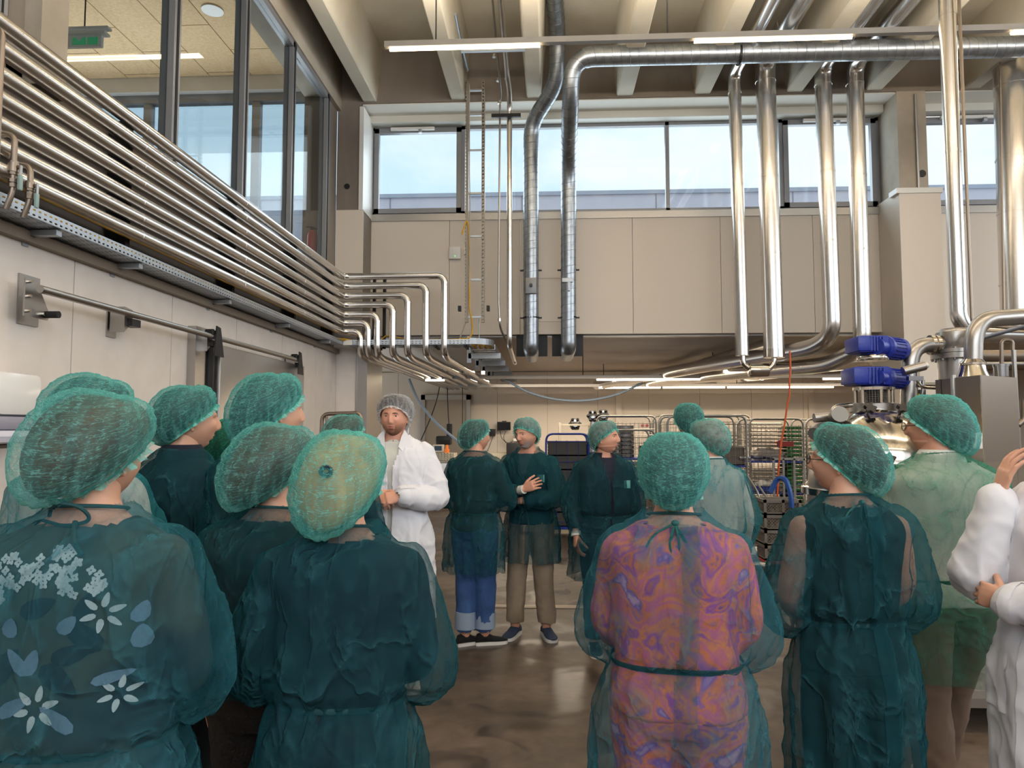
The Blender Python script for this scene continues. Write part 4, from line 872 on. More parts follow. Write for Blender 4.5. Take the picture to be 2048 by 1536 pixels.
MB().bbox((wp(1470, 0, 10.7).x - .06, 10.73, 1.2), (wp(1470, 0, 10.7).x + .1, 10.742, 1.25), .004).obj('tub_handle', CHR, label='bright handle plate on the grey-brown tub', cat='handle')
q = wp(1572, 888, 11.5); MB().box((q.x - .12, 11.5, q.z - .04), (q.x + .12, 11.56, q.z + .04)).tube([(q.x - .16, 11.5, q.z + .02), (q.x, 11.5, q.z + .10)], .012, 6).obj('red_tool', mat('tool_red', '#8c1f1c', .4), label='red hand tool lying above the grey paper sack', cat='tool', smooth=False)
for px in (1285, 1294): q = wp(px, 851, 16.95); MB().lathe([(.035, 0), (.03, .03), (.0, .035)], q, 12, Matrix.Rotation(R(90), 3, 'X')).obj('wall_button', mat('button_red', '#b5312b', .4), label='red emergency button on the far wall, %s of the two' % ('left' if px == 1285 else 'right'), cat='button')
# trolley with mixer parts left of the cages
x0, x1, z0, z1 = rect(1120, 862, 1182, 868, 12.8); tl = empty('steel_rack', (x0, 12.8, 0), label='cream-framed steel rack behind the blue cage', cat='rack')
for xx in (0, x1 - x0):
    for yy in (0, .5): MB().box((xx - .02, yy - .02, 0), (xx + .02, yy + .02, 1.78)).obj('post', CRM, tl, smooth=False)
for z in (1.3, 1.55, 1.72): MB().box((0, 0, z), (x1 - x0, .5, z + .03)).obj('shelf', CRM, tl, smooth=False)
def wheelpart(px, py, Y, r, lab):
    q = wp(px, py, Y); o = empty('cutter_drum', q, label=lab, cat='machine part')
    MB().lathe([(r * .4, -.05), (r, -.05), (r, 0), (r * .7, .02), (r * .7, .06), (r * .3, .07)], n=20, M=Matrix.Rotation(R(75), 3, 'X')).obj('drum', CHR, o)
    for k in range(6): MB().ell((r * .9 * math.cos(k * PI / 3), -.05, r * .9 * math.sin(k * PI / 3)), (.03, .03, .03), 8, 6).obj('knob', BLACK, o)
wheelpart(1150, 848, 12.9, .10, 'small wheel-shaped machine head on top of the cream rack'); wheelpart(1185, 832, 12.6, .09, 'dark knobbed machine head, left of two over the tins'); wheelpart(1206, 831, 12.6, .10, 'dark knobbed machine head, right of two over the tins')
x0, x1, z0, z1 = rect(1181, 842, 1196, 900, 12.7); MB().bbox((x0, 12.6, 0), (x1, 12.9, z1), .02).obj('machine_column', INOX2, label='stainless column carrying the knobbed machine heads', cat='machine')
# pipe arch at the left by the door
pa = empty('pipe_rack', wp(640, 850, 7.6), label='bent steel pipe frame with a valve left of the guide', cat='pipe frame')
a = wp(638, 900, 7.6); b = wp(648, 828, 7.6); c = wp(722, 826, 7.6); d = wp(722, 850, 7.6)
o = MB().tube(bend([(a.x, 7.6, .02), (b.x - .02, 7.6, b.z), (c.x, 7.6, c.z), (d.x, 7.6, d.z)], .08), .022, 12).tube([(b.x + .03, 7.6, .02), (b.x + .03, 7.6, b.z - .02)], .014, 10).obj('frame', BR, pa); o.location = -pa.location
o = MB().tube([(a.x - .03, 7.57, 1.42), (a.x + .09, 7.57, 1.42)], .03, 12).tube([(a.x + .03, 7.5, 1.42), (a.x + .03, 7.62, 1.42)], .018, 8).obj('valve_body', CHR, pa); o.location = -pa.location
o = MB().tube([(a.x + .05, 7.48, 1.36), (a.x + .05, 7.50, 1.36)], .04, 14).obj('red_handwheel', mat('valve_red', '#a53a38', .4), pa); o.location = -pa.location
# grey crates on red dolly
GC = mat('grey_bread_crate', '#77726c', .55)
def lcrate(x, y, z, w_, d, h, k):
    r = empty('crate', (x, y, z), label=f'grey lattice crate, {["bottom", "second from bottom", "third from bottom", "topmost"][k]} of the stack on the red dolly', cat='crate', group='grey lattice crates')
    MB().box((0, 0, 0), (w_, d, .012)).obj('floor_panel', GC, r, smooth=False)
    MB().box((0, 0, h - .035), (w_, .02, h)).box((0, d - .02, h - .035), (w_, d, h)).box((0, 0, h - .035), (.02, d, h)).box((w_ - .02, 0, h - .035), (w_, d, h)).obj('rim', GC, r, smooth=False)
    MB().box((0, 0, 0), (w_, .012, .025)).box((0, d - .012, 0), (w_, d, .025)).box((0, 0, 0), (.012, d, .025)).box((w_ - .012, 0, 0), (w_, d, .025)).obj('skirt', GC, r, smooth=False)
    for xx in (0, w_ * .48, w_ - .03): MB().box((xx, 0, 0), (xx + .03, .014, h)).obj('upright', GC, r, smooth=False)
    g = MB()
    for s_ in (-1, 1):
        for j in range(-3, 14):
            x_ = j * .035; p0, p1 = (x_, .025), (x_ + s_ * (h - .06), h - .035)
            # clip to the panel
            pts = []
            for t in (0, .25, .5, .75, 1): pts.append((p0[0] + (p1[0] - p0[0]) * t, p0[1] + (p1[1] - p0[1]) * t))
            pts = [p for p in pts if .01 < p[0] < w_ - .01]
            if len(pts) > 1: g.tube([(p[0], .007, p[1]) for p in pts], .003, 4)
            pts = []
            for t in (0, .25, .5, .75, 1): pts.append((p0[0] + (p1[0] - p0[0]) * t, p0[1] + (p1[1] - p0[1]) * t))
            pts = [p for p in pts if .01 < p[0] < d - .01]
            if len(pts) > 1: g.tube([(w_ - .007, p[0], p[1]) for p in pts], .003, 4); g.tube([(.007, p[0], p[1]) for p in pts], .003, 4)
    g.obj('lattice', GC, r, smooth=False, kind='stuff'); MB().box((.012, .02, .012), (w_ - .012, d - .02, h * .8)).obj('contents', mat('dark_contents', '#4a4038', .8, col2='#8c8274', nscale=22), r, smooth=False)
YG = 8.3
a = wp(1530, 1100, YG)
for k in range(4): lcrate(a.x, YG, .17 + k * .172, .42, .36, .168, k)
dl_ = empty('crate_dolly', (a.x, YG, 0), label='red dolly under the stack of grey crates', cat='dolly')
MB().bbox((-.02, -.02, .13), (.44, .38, .168), .01).obj('deck', mat('dolly_red', '#a3262a', .45), dl_)
for xx in (.04, .38):
    for yy in (.04, .32): MB().tube([(xx - .015, yy, .05), (xx + .015, yy, .05)], .05, 14).box((xx - .02, yy - .02, .05), (xx + .02, yy + .02, .13)).obj('castor', DARKM, dl_)
cable([wp(1540, 985, YG + .1), wp(1556, 955, YG + .1), wp(1572, 958, YG), wp(1582, 990, YG - .05), wp(1583, 1015, YG - .05)], .03, mat('blue_hose', '#1f4fa0', .45), 'thick blue hose looped over the top grey crate', 'hose', .15, 'hose')
o = MB().tube([wp(1583, 1015, YG - .05), wp(1583, 1034, YG - .05)], .022, 12).obj('hose_coupling', CHR, label='bright coupling at the end of the blue hose', cat='coupling')
# stainless push cart and frame right of the pale-collar man
pc = empty('push_cart', (wp(1500, 1000, 8.9).x, 8.9, 0), label='narrow stainless push cart left of the grey crates', cat='cart')
for xx in (0, .12, .24): MB().tube(bend([(xx, 0, .1), (xx, 0, .95 - xx * .8), (xx - .12, .1, 1.18 - xx * .8)], .12), .013, 8).obj('upright', TUBEM, pc)
MB().box((-.1, -.1, .12), (.4, .5, .15)).obj('deck', WHITEP, pc, smooth=False)
for xx in (-.05, .35): MB().tube([(xx - .015, 0, .06), (xx + .015, 0, .06)], .06, 14).obj('castor', DARKM, pc)
sf = empty('square_frame', (wp(1547, 918, 9.6).x, 9.6, 0), label='square stainless frame standing behind the grey crates', cat='frame')
for xx in (0, .13, .27, .40): MB().box((xx - .012, 0, .1), (xx + .012, .025, 1.27)).obj('upright', TUBEM, sf, smooth=False)
MB().box((-.012, 0, 1.25), (.412, .025, 1.28)).box((-.012, 0, .1), (.412, .4, .13)).obj('cross_bar', TUBEM, sf, smooth=False)
fv = empty('floor_valve', wp(1520, 1132, 7.4), label='polished flanged valve lying near the floor by the push cart', cat='valve')
MB().lathe([(.045, -.12), (.06, -.12), (.06, -.09), (.04, -.085), (.05, -.02), (.05, .03), (.04, .06), (.06, .065), (.06, .09), (.045, .09)], n=20, M=Matrix.Rotation(R(90), 3, 'Y')).obj('body', CHR, fv)
MB().tube([(0, 0, -.02), (0, .03, -.19)], .02, 10).obj('stand', CHR, fv)
# ---------- the cooking tank with blue gear motors
YT_ = 5.3
tx = wp(1762, 900, YT_).x
tk = empty('process_tank', (tx, YT_, 0), label='round stainless process tank with domed lid behind the two people in glasses', cat='tank')
MB().lathe([(.30, .42), (.44, .50), (.50, .62), (.50, 1.18), (.53, 1.19), (.53, 1.23), (.50, 1.24), (.49, 1.34), (.44, 1.46), (.34, 1.56), (.20, 1.62), (.12, 1.64)], n=56).obj('shell', INOX2, tk)
MB().lathe([(.535, 1.185), (.545, 1.19), (.545, 1.235), (.535, 1.24)], n=56).obj('girth_flange', POLISH, tk)
for a_ in (40, 160, 280): MB().tube([(.38 * math.cos(R(a_)), .38 * math.sin(R(a_)), 0.01), (.38 * math.cos(R(a_)), .38 * math.sin(R(a_)), .52)], .035, 12).obj('leg', INOX2, tk)
ld = wp(1772, 872, YT_ - .34); lc = ld - Vector((tx, YT_, 0)); LM = Matrix.Rotation(R(38), 3, 'X')
MB().lathe([(.285, -.03), (.295, -.02), (.295, .0), (.28, .015), (.24, .06), (.17, .095), (.08, .115), (.0, .12)], lc, 48, LM).obj('lid', POLISH, tk)
MB().lathe([(.26, -.14), (.26, -.03), (.30, -.03), (.30, -.045)], lc, 40, LM).obj('manhole_neck', INOX2, tk)
def star(px, py, Y):
    q = wp(px, py, Y) - Vector((tx, YT_, 0)); m = MB(); M_ = Matrix.Translation(q) @ Matrix.Rotation(R(55), 4, 'X')
    pts = []
    for k in range(40): t = 2 * PI * k / 40; rr_ = .034 + .009 * math.cos(5 * t); pts.append((rr_ * math.cos(t), rr_ * math.sin(t)))
    vs = [M_ @ Vector((p[0], p[1], z)) for z in (-.015, .015) for p in pts]; n = 40
    m.add(vs, [tuple(range(n))[::-1], tuple(range(n, 2 * n))] + [(i, (i + 1) % n, n + (i + 1) % n, n + i) for i in range(n)])
    o = m.obj('star_knob', BLACK, tk, ang=50); MB().tube([M_ @ Vector((0, 0, -.09)), M_ @ Vector((0, 0, -.015))], .010, 8).obj('stud', CHR, o)
star(1740, 817, 4.95); star(1806, 817, 4.95); star(1778, 917, 4.72)
def P5(px, py, Y=YT_): return wp(px, py, Y) - Vector((tx, YT_, 0))
cx = P5(1748, 800).x
zz = lambda py: P5(1748, py).z
MB().lathe([(.12, 1.5), (.12, zz(845)), (.15, zz(828)), (.165, zz(824)), (.165, zz(808)), (.14, zz(806))], (cx, 0, 0), 32).obj('agitator_neck', INOX2, tk)
MB().lathe([(.13, zz(781)), (.14, zz(781)), (.14, zz(775)), (.13, zz(775))], (cx, 0, 0), 32).obj('top_flange', POLISH, tk)
for a_ in range(30, 390, 60): MB().tube([(cx + .12 * math.cos(R(a_)), .12 * math.sin(R(a_)), zz(808)), (cx + .12 * math.cos(R(a_)), .12 * math.sin(R(a_)), zz(780))], .014, 10).obj('spacer_post', POLISH, tk)
gm = MB()
for a_ in range(0, 360, 12): gm.tube([(cx + .09 * math.cos(R(a_)), .09 * math.sin(R(a_)), zz(808)), (cx + .09 * math.cos(R(a_)), .09 * math.sin(R(a_)), zz(780))], .0022, 4)
for k in range(9):
    z = zz(808) + (zz(780) - zz(808)) * k / 8; gm.tube([(cx + .09 * math.cos(R(t)), .09 * math.sin(R(t)), z) for t in range(0, 361, 15)], .0022, 4)
gm.obj('guard_mesh', INOX2, tk, kind='stuff'); MB().lathe([(.04, zz(808)), (.04, zz(780))], (cx, 0, 0), 16).obj('shaft', DARKM, tk)
MOT = mat('motor_blue', '#1b2f96', .38, bump=.15, bscale=40)
def gearmotor(pz0, pz1, pxl, pxr, pxm, lab, mz0, mz1, low):
    g_ = empty('gear_motor', P5(1748, (pz0 + pz1) / 2) + Vector((tx, YT_, 0)), label=lab, cat='motor'); off = -g_.location
    def W3(px, py): return wp(px, py, YT_)
    def k_(mb, n_, ang=40): o = mb.obj(n_, MOT, g_, ang=ang); o.location = off; return o
    a = W3(pxl, pz1); b = W3(pxr, pz0)
    k_(MB().bbox((a.x, YT_ - .11, a.z), (b.x, YT_ + .11, b.z), .018), 'gear_housing')
    w_ = b.x - a.x; hh = b.z - a.z
    k_(MB().bbox((a.x - .012, YT_ - .12, a.z + hh * .08), (a.x + .10, YT_ + .12, a.z + hh * .92), .012), 'end_cover')
    for j in range(5): k_(MB().box((a.x + w_ * (.36 + .1 * j), YT_ - .122, a.z + .01), (a.x + w_ * (.36 + .1 * j) + .008, YT_ - .108, b.z - .01)), 'cooling_rib')
    fz = b.z if low else a.z
    k_(MB().lathe([(.085, a.z - .045), (.085, a.z), (.07, a.z)], (cx + tx, YT_, 0), 28), 'neck')
    mc_ = W3(pxm, (mz0 + mz1) / 2); r_ = (W3(0, mz0).z - W3(0, mz1).z) / 2 * .92
    MY = Matrix.Rotation(R(90), 3, 'Y') 
    MR = Matrix.Rotation(R(38), 3, 'Z') @ MY
    k_(MB().lathe([(r_ * .7, -.17), (r_ * .75, -.08), (r_, -.07), (r_, -.04), (r_ * .88, -.03), (r_ * .88, .12), (r_ * .97, .125), (r_ * .97, .165), (r_ * .7, .185), (.02, .19)], (mc_.x, YT_, mc_.z), 36, MR), 'motor_casing')
    for a_ in range(0, 360, 18):
        q = Vector((math.cos(R(a_)), math.sin(R(a_)), 0)); t_ = Vector((-q.y, q.x, 0)) * .003; m = MB(); vs = []
        for (rr_, z) in ((r_ * .86, -.03), (r_ * .98, -.03), (r_ * .98, .12), (r_ * .86, .12)):
            for s_ in (-1, 1): vs.append(MR @ (q * rr_ + t_ * s_ + Vector((0, 0, z))) + Vector((mc_.x, YT_, mc_.z)))
        m.add(vs, [(0, 2, 4, 6), (1, 7, 5, 3), (0, 1, 3, 2), (2, 3, 5, 4), (4, 5, 7, 6), (6, 7, 1, 0)]); k_(m, 'fin', 20)
    return g_
gearmotor(735, 772, 1698, 1768, 1778, 'lower of two stacked blue gear motors on the tank', 735, 778, 1)
gearmotor(674, 708, 1706, 1764, 1776, 'upper of two stacked blue gear motors on the tank', 672, 720, 0)
MB().lathe([(.105, zz(722)), (.108, zz(720)), (.108, zz(712)), (.105, zz(711))], (cx, 0, 0), 30).obj('coupling_ring', POLISH, tk)
# gauges and small pipes left of the tank
gg = empty('gauge_cluster', wp(1660, 840, 5.1), label='steel sensor heads and gauges on the tank rim, above the woman in glasses', cat='gauge')
def gch(mb, n_, m): o = mb.obj(n_, m, gg); o.location = -gg.location; return o
def cyl(p, q, r, n=18): return MB().tube([p, q], r, n)
gch(cyl(wp(1628, 836, 5.1), wp(1658, 834, 5.1), .033), 'sensor', INOX2)
gch(cyl(wp(1664, 846, 5.2), wp(1680, 828, 4.95), .055, 24), 'gauge_housing', mat('gauge_grey', '#83817c', .5, .6))
gch(cyl(wp(1628, 868, 5.05), wp(1645, 856, 5.15), .045, 20), 'gauge_housing', mat('gauge_grey', '#83817c', .5, .6))
gch(cyl(wp(1634, 880, 5.02), wp(1650, 852, 5.1), .022, 12), 'black_lever', BLACK)
gch(MB().tube(bend([wp(1664, 900, 5.1), wp(1664, 815, 5.1), wp(1702, 810, 5.2)], .06), .018, 12), 'bent_tube', POLISH)
gch(MB().tube([wp(1655, 838, 5.1), wp(1700, 838, 5.3)], .012, 10), 'rod', POLISH)
gch(MB().tube([wp(1648, 860, 5.15), wp(1652, 900, 5.2)], .014, 10), 'rod', POLISH)
# steel chute and side vessel left of the tank
q = wp(1655, 960, 5.6)
ch_ = MB().prism([(wp(1590, 1090, 5.9).x, 0), (wp(1680, 1090, 5.9).x, 0), (wp(1680, 1090, 5.9).x, wp(0, 960, 5.9).z), (wp(1585, 1090, 5.9).x, wp(0, 1052, 5.9).z)], 5.9, 5.93, 1).obj('chute_plate', mat('brown_steel_plate', '#6f6558', .4, .6), label='dark slanting steel plate between the crates and the tank', cat='plate', smooth=False)
MB().lathe([(.16, 0), (.17, .12), (.17, wp(0, 962, 6.2).z - .02), (.185, wp(0, 962, 6.2).z), (.16, wp(0, 955, 6.2).z)], (wp(1655, 900, 6.2).x, 6.2, 0), 32).obj('side_vessel', INOX2, label='slim upright steel vessel just left of the tank', cat='vessel')
# vapour vessel, big pipes and cabinet at right
vv = empty('vapour_vessel', wp(1908, 760, 5.5), label='upright steel vessel with domed top and flange above the switch cabinet', cat='vessel'); vo = -vv.location
def vch(mb, n_, m, ang=40): o = mb.obj(n_, m, vv, ang=ang); o.location = vo; return o
vx = wp(1910, 700, 5.5).x; vz = lambda py: wp(1910, py, 5.5).z
vch(MB().lathe([(.12, .6), (.12, vz(718)), (.115, vz(705)), (.13, vz(700)), (.13, vz(672)), (.125, vz(665)), (.09, vz(658)), (.0, vz(655))], (vx, 5.5, 0), 40), 'shell', INOX2)
vch(MB().lathe([(.165, vz(718)), (.165, vz(708)), (.12, vz(708))], (vx, 5.5, 0), 40), 'flange', INOX2); vch(MB().lathe([(.165, vz(707)), (.165, vz(700)), (.12, vz(700))], (vx, 5.5, 0), 40), 'flange', INOX2)
for a_ in range(0, 360, 30): vch(MB().tube([(vx + .15 * math.cos(R(a_)), 5.5 + .15 * math.sin(R(a_)), vz(722)), (vx + .15 * math.cos(R(a_)), 5.5 + .15 * math.sin(R(a_)), vz(697))], .009, 6), 'bolt', CHR)
def bigpipe(pts, r, label, rad, bands=(), m=INOX2):
    o = MB().tube(bend(pts, rad, 10), r, 24).obj('process_pipe', m, label=label, cat='pipe')
    for p, d in bands: ringband(o, p, d, r * 1.3, POLISH, 'clamp', .012)
    return o
bigpipe([wp(1893, 690, 5.5), wp(1822, 690, 5.4), wp(1815, 860, 5.4)], .058, 'thick polished pipe arching left from the domed vessel down behind the tank lid', .2, [(wp(1872, 690, 5.48), (1, 0, .0)), (wp(1862, 690, 5.47), (1, 0, 0))])
bigpipe([wp(1946, 745, 5.0), wp(1948, 640, 5.0), wp(2120, 628, 5.2)], .057, 'thick polished pipe arching right from the cone on the switch cabinet', .26)
q = wp(1946, 748, 5.0); MB().lathe([(.10, -.02), (.085, .02), (.075, .06), (.08, .06), (.08, .075), (.058, .10)], q, 32).obj('pipe_cone', POLISH, label='stepped steel cone at the foot of the right-hand arched pipe', cat='cone')
ctop, cbot = wp(1960, 750, 4.5).z, wp(1960, 925, 4.5).z
p1, p2, p3 = wp(1872, 800, 4.95), wp(1962, 800, 4.5), wp(2036, 800, 4.75)
p4 = p1 + (p3 - p2)
sc = empty('switch_cabinet', (p2.x, p2.y, cbot), label='box-shaped stainless switch cabinet with a visible corner seam, right of the tank', cat='cabinet'); so_ = -sc.location
def sch(mb, n_, m, sm_=False): o = mb.obj(n_, m, sc, smooth=sm_); o.location = so_; return o
PL4 = [p1, p2, p3, p4]
sch(MB().add([(p.x, p.y, cbot) for p in PL4] + [(p.x, p.y, ctop) for p in PL4], [(3, 2, 1, 0), (4, 5, 6, 7), (0, 1, 5, 4), (1, 2, 6, 5), (2, 3, 7, 6), (3, 0, 4, 7)]), 'housing', mat('cabinet_steel', '#8f857b', .38, .85, nscale=20, nstretch=(1, 1, 10), rvar=.05))
sch(MB().tube([(p2.x, p2.y - .004, cbot), (p2.x, p2.y - .004, ctop)], .004, 6), 'seam', POLISH)
pp1 = p1.lerp(p2, .12); sch(MB().tube([(pp1.x, pp1.y - .01, cbot), (pp1.x, pp1.y - .01, ctop)], .003, 6), 'door_gap', DARKM)
pp1 = p1.lerp(p2, .32); sch(MB().tube([(pp1.x, pp1.y - .05, wp(0, 810, 4.7).z), (pp1.x, pp1.y - .05, ctop + .02)], .017, 12), 'round_handle', ALU, True)
pp1 = p1.lerp(p2, .42); sch(MB().cbox((pp1.x, pp1.y - .01, wp(0, 790, 4.7).z), (.025, .02, .05)), 'blue_switch', mat('switch_blue', '#1f57b5', .4))
pp1 = p2.lerp(p1, .05); sch(MB().bbox((pp1.x - .075, pp1.y - .06, wp(0, 895, 4.5).z), (pp1.x - .02, pp1.y, wp(0, 865, 4.5).z), .006), 'junction_box', WHITEP, True)
# struts and small pipes at the right edge
bigpipe([wp(1965, 676, 5.6), wp(2075, 645, 5.4)], .016, 'slanting blue-grey bar at the right edge', .1, m=mat('blue_grey_bar', '#8890a4', .4, .4))
bigpipe([wp(1955, 712, 5.9), wp(2080, 712, 5.9)], .05, 'dull horizontal pipe behind the arched pipe at the right edge', .1, m=BR)
bigpipe([wp(1960, 728, 5.7), wp(2080, 728, 5.7)], .017, 'slim horizontal pipe under the dull one at the right edge', .1)
bigpipe([wp(2003, 745, 5.2), wp(2003, 680, 5.2), wp(2025, 680, 5.2), wp(2025, 700, 5.2)], .013, 'small inverted-U pipe above the switch cabinet', .06, m=BR)
bigpipe([wp(2027, 700, 5.1), wp(2040, 930, 5.1)], .014, 'thin upright pipe at the right side of the switch cabinet', .05)
bigpipe([wp(2048, 800, 4.9), wp(2048, 840, 4.9), wp(2036, 850, 4.9)], .02, 'short bent dark pipe right of the switch cabinet', .04, m=BR)
q = wp(2002, 742, 5.0); MB().lathe([(.045, -.04), (.045, .03), (.05, .03), (.05, .045), (.02, .05)], q, 20).obj('sensor_cap', CHR, label='short cylindrical sensor with yellow sticker on the switch cabinet', cat='sensor')
q = wp(1835, 740, 5.1); ac = empty('valve_actuator', q, label='grey valve actuator beside the left arched pipe', cat='valve'); MB().tube([(-.10, 0, -.01), (.05, 0, .03)], .032, 18).obj('body', INOX2, ac); MB().tube([(.05, 0, .03), (.07, 0, .035)], .02, 12).obj('tip', WHITEP, ac); MB().tube(bend([(.0, 0, 0), (0, 0, -.12), (.16, 0, -.13)], .06), .012, 10).obj('tube', POLISH, ac); MB().cbox((-.02, 0, -.06), (.1, .04, .03)).obj('clamp', CHR, ac, smooth=False)
bigpipe([wp(1838, 770, 5.35), wp(1895, 770, 5.35)], .018, 'short horizontal pipe left of the switch cabinet', .05)
bigpipe([wp(1842, 800, 5.3), wp(1846, 778, 5.3), wp(1846, 760, 5.3)], .012, 'small bent pipe beside the warning plate', .03)
q = wp(1838, 790, 5.4); MB().box((q.x - .04, 5.4, q.z - .035), (q.x + .05, 5.43, q.z + .04)).obj('warning_plate', mat('plate_dark', '#3b3a33', .5), label='small dark plate with a yellow strip beside the big arched pipe', cat='sign', smooth=False)
MB().box((q.x - .035, 5.396, q.z - .015), (q.x + .03, 5.40, q.z + .01)).obj('yellow_strip', mat('strip_yellow', '#d8c62a', .5), bpy.data.objects['warning_plate'], smooth=False)
# platform of the tank at bottom right
pt = empty('tank_platform', (wp(1850, 1430, 4.1).x, 4.1, 0), label='stainless machine base with round feet behind the large man', cat='machine base')
b0 = wp(1838, 1120, 4.25); 
MB().box((-.03, .12, .17), (1.6, .9, .55)).obj('skirt', mat('mottled_steel', '#8b847c', .4, .5, col2='#a59c92', nscale=30), pt, smooth=False)
MB().box((-.08, .0, .14), (1.6, .9, .19)).obj('frame', INOX2, pt, smooth=False)
for xx in (.03, 1.2): MB().lathe([(.06, 0), (.06, .015), (.03, .04), (.022, .05), (.022, .15)], (xx, .06, 0), 20).obj('foot', CHR, pt)
# ============================================================= people
def vox(mb, size, smooth=2):
    """union of overlapping closed shapes into one continuous surface"""
    me = bpy.data.meshes.new('tmp'); me.from_pydata(mb.v, [], mb.f); o = bpy.data.objects.new('tmp', me); COL.objects.link(o)
    m = o.modifiers.new('r', 'REMESH'); m.mode = 'VOXEL'; m.voxel_size = size; m.use_smooth_shade = True
    if smooth: s = o.modifiers.new('s', 'SMOOTH'); s.iterations = smooth; s.factor = .6
    dg = bpy.context.evaluated_depsgraph_get(); dg.update()
    e = o.evaluated_get(dg); r = e.to_mesh()
    vs = [v.co.copy() for v in r.vertices]; fs = [tuple(p.vertices) for p in r.polygons]
    e.to_mesh_clear(); bpy.data.objects.remove(o); bpy.data.meshes.remove(me)
    return vs, fs
def keep(vs, fs, pred):
    out = []
    for f in fs:
        c = Vector((0, 0, 0))
        for i in f: c += vs[i]
        c /= len(f)
        if pred(c): out.append(f)
    used = sorted({i for f in out for i in f}); mp = {a: b for b, a in enumerate(used)}
    return [vs[i] for i in used], [tuple(mp[i] for i in f) for f in out]
def hloft(mb, secs, n=28, e=2.3):
    """secs: (z, cx, cy, half width, half depth); superellipse rings"""
    vs = []; fs = []
    for (z, cx, cy, a, b) in secs:
        for k in range(n):
            t = 2 * PI * k / n; c, s_ = math.cos(t), math.sin(t)
            vs.append((cx + a * math.copysign(abs(c) ** (2 / e), c), cy + b * math.copysign(abs(s_) ** (2 / e), s_), z))
    m = len(secs)
    for i in range(m - 1):
        for k in range(n):
            k2 = (k + 1) % n; fs.append((i * n + k, i * n + k2, (i + 1) * n + k2, (i + 1) * n + k))
    fs.append(tuple(range(n))[::-1]); fs.append(tuple(range((m - 1) * n, m * n)))
    mb.add(vs, fs)
def sm(a, b, x):
    t = max(0, min(1, (x - a) / (b - a))); return t * t * (3 - 2 * t)
def G(x, s): return math.exp(-(x / s) ** 2)
HX, HY, HZ = .077, .096, .118
def head_pt(az, el, nose=1.0, fat=0.0):
    dx, dy, dz = math.cos(el) * math.sin(az), math.cos(el) * math.cos(az), math.sin(el)
    x, y, z = HX * dx, HY * dy, HZ * dz
    if dy > 0: y *= 1 + .10 * (1 - abs(dx)) * G(z + .02, .09)   # flatter face, fuller jaw
    j = sm(.0, 1, -dz)
    x *= 1 - (.20 - fat * .25) * j + .10 * G(z + .055, .04)
    if dy < 0: y *= 1 - .42 * sm(.25, 1, -dz)
    else: y += .006 * sm(.35, .9, -dz)
    if z < -.06: x *= 1 + fat * .3
    f = sm(.15, .75, dy); ax = abs(x)
    y += f * (.019 * nose * G(x, .0095) * sm(.032, -.024, z) * sm(-.044, -.031, z) + .006 * G(ax - .012, .006) * G(z + .032, .007))   # nose, wings
    y -= f * .010 * G(ax - .031, .015) * G(z - .008, .011)       # sockets
    y += f * .005 * G(ax - .028, .022) * G(z - .028, .008)       # brow
    y += f * .005 * G(ax - .042, .018) * G(z + .022, .018)       # cheek
    y += f * (.0055 * G(x, .021) * (G(z + .0575, .0045) + 1.1 * G(z + .0675, .005)) - .004 * G(x, .023) * G(z + .0625, .002))   # lips
    y -= f * .004 * G(x, .03) * G(z + .080, .006)
    y += f * .008 * G(x, .022) * G(z + .098, .014)              # chin
    return Vector((x, y, z))
def face_at(x, z, out=0.0, fat=0.0):
    """point of the face surface in front of (x, z)"""
    az, el = x / HX * .85, math.asin(max(-1, min(1, z / HZ)))
    for _ in range(8):
        p = head_pt(az, el, 1, fat); az += (x - p.x) / (HX * max(.3, math.cos(el))) ; el += (z - p.z) / (HZ * max(.3, math.cos(el)))
    return Vector((x, p.y + out, z))
def head_mesh(mb, M, nose=1.0, fat=0.0, fine=False):
    """a head with brow, sockets, nose, lips, chin and ears; +Y forward, origin at its middle"""
    nu, nv = (96, 72) if fine else (56, 44)
    vs = []; fs = []
    for i in range(nv + 1):
        el = -PI / 2 + PI * i / nv
        for k in range(nu):
            # more columns towards the face
            u = 2 * PI * k / nu; az = u - .45 * math.sin(u)
            vs.append(M @ head_pt(az, el, nose, fat))
    for i in range(nv):
        for k in range(nu):
            k2 = (k + 1) % nu; fs.append((i * nu + k, i * nu + k2, (i + 1) * nu + k2, (i + 1) * nu + k))
    mb.add(vs, [f[::-1] for f in fs])
    for s_ in (-1, 1):   # ears
        E = M @ Matrix.Translation((s_ * .079, -.008, -.006)) @ Matrix.Rotation(s_ * R(22), 4, 'Z') @ Matrix.Rotation(R(-8), 4, 'X')
        pts = []
        for t in range(15):
            a = R(-60 + 300 * t / 14); rr = 1 - .25 * sm(.5, 1, t / 14)
            pts.append(E @ Vector((0, .017 * math.cos(a) * rr - .002, .030 * math.sin(a) * rr + .004)))
        mb.tube(pts, .0048, 6); mb.ell((0, 0, 0), (.005, .014, .026), 10, 8, M=E); mb.ell((0, .004, -.028), (.006, .008, .009), 8, 6, M=E)
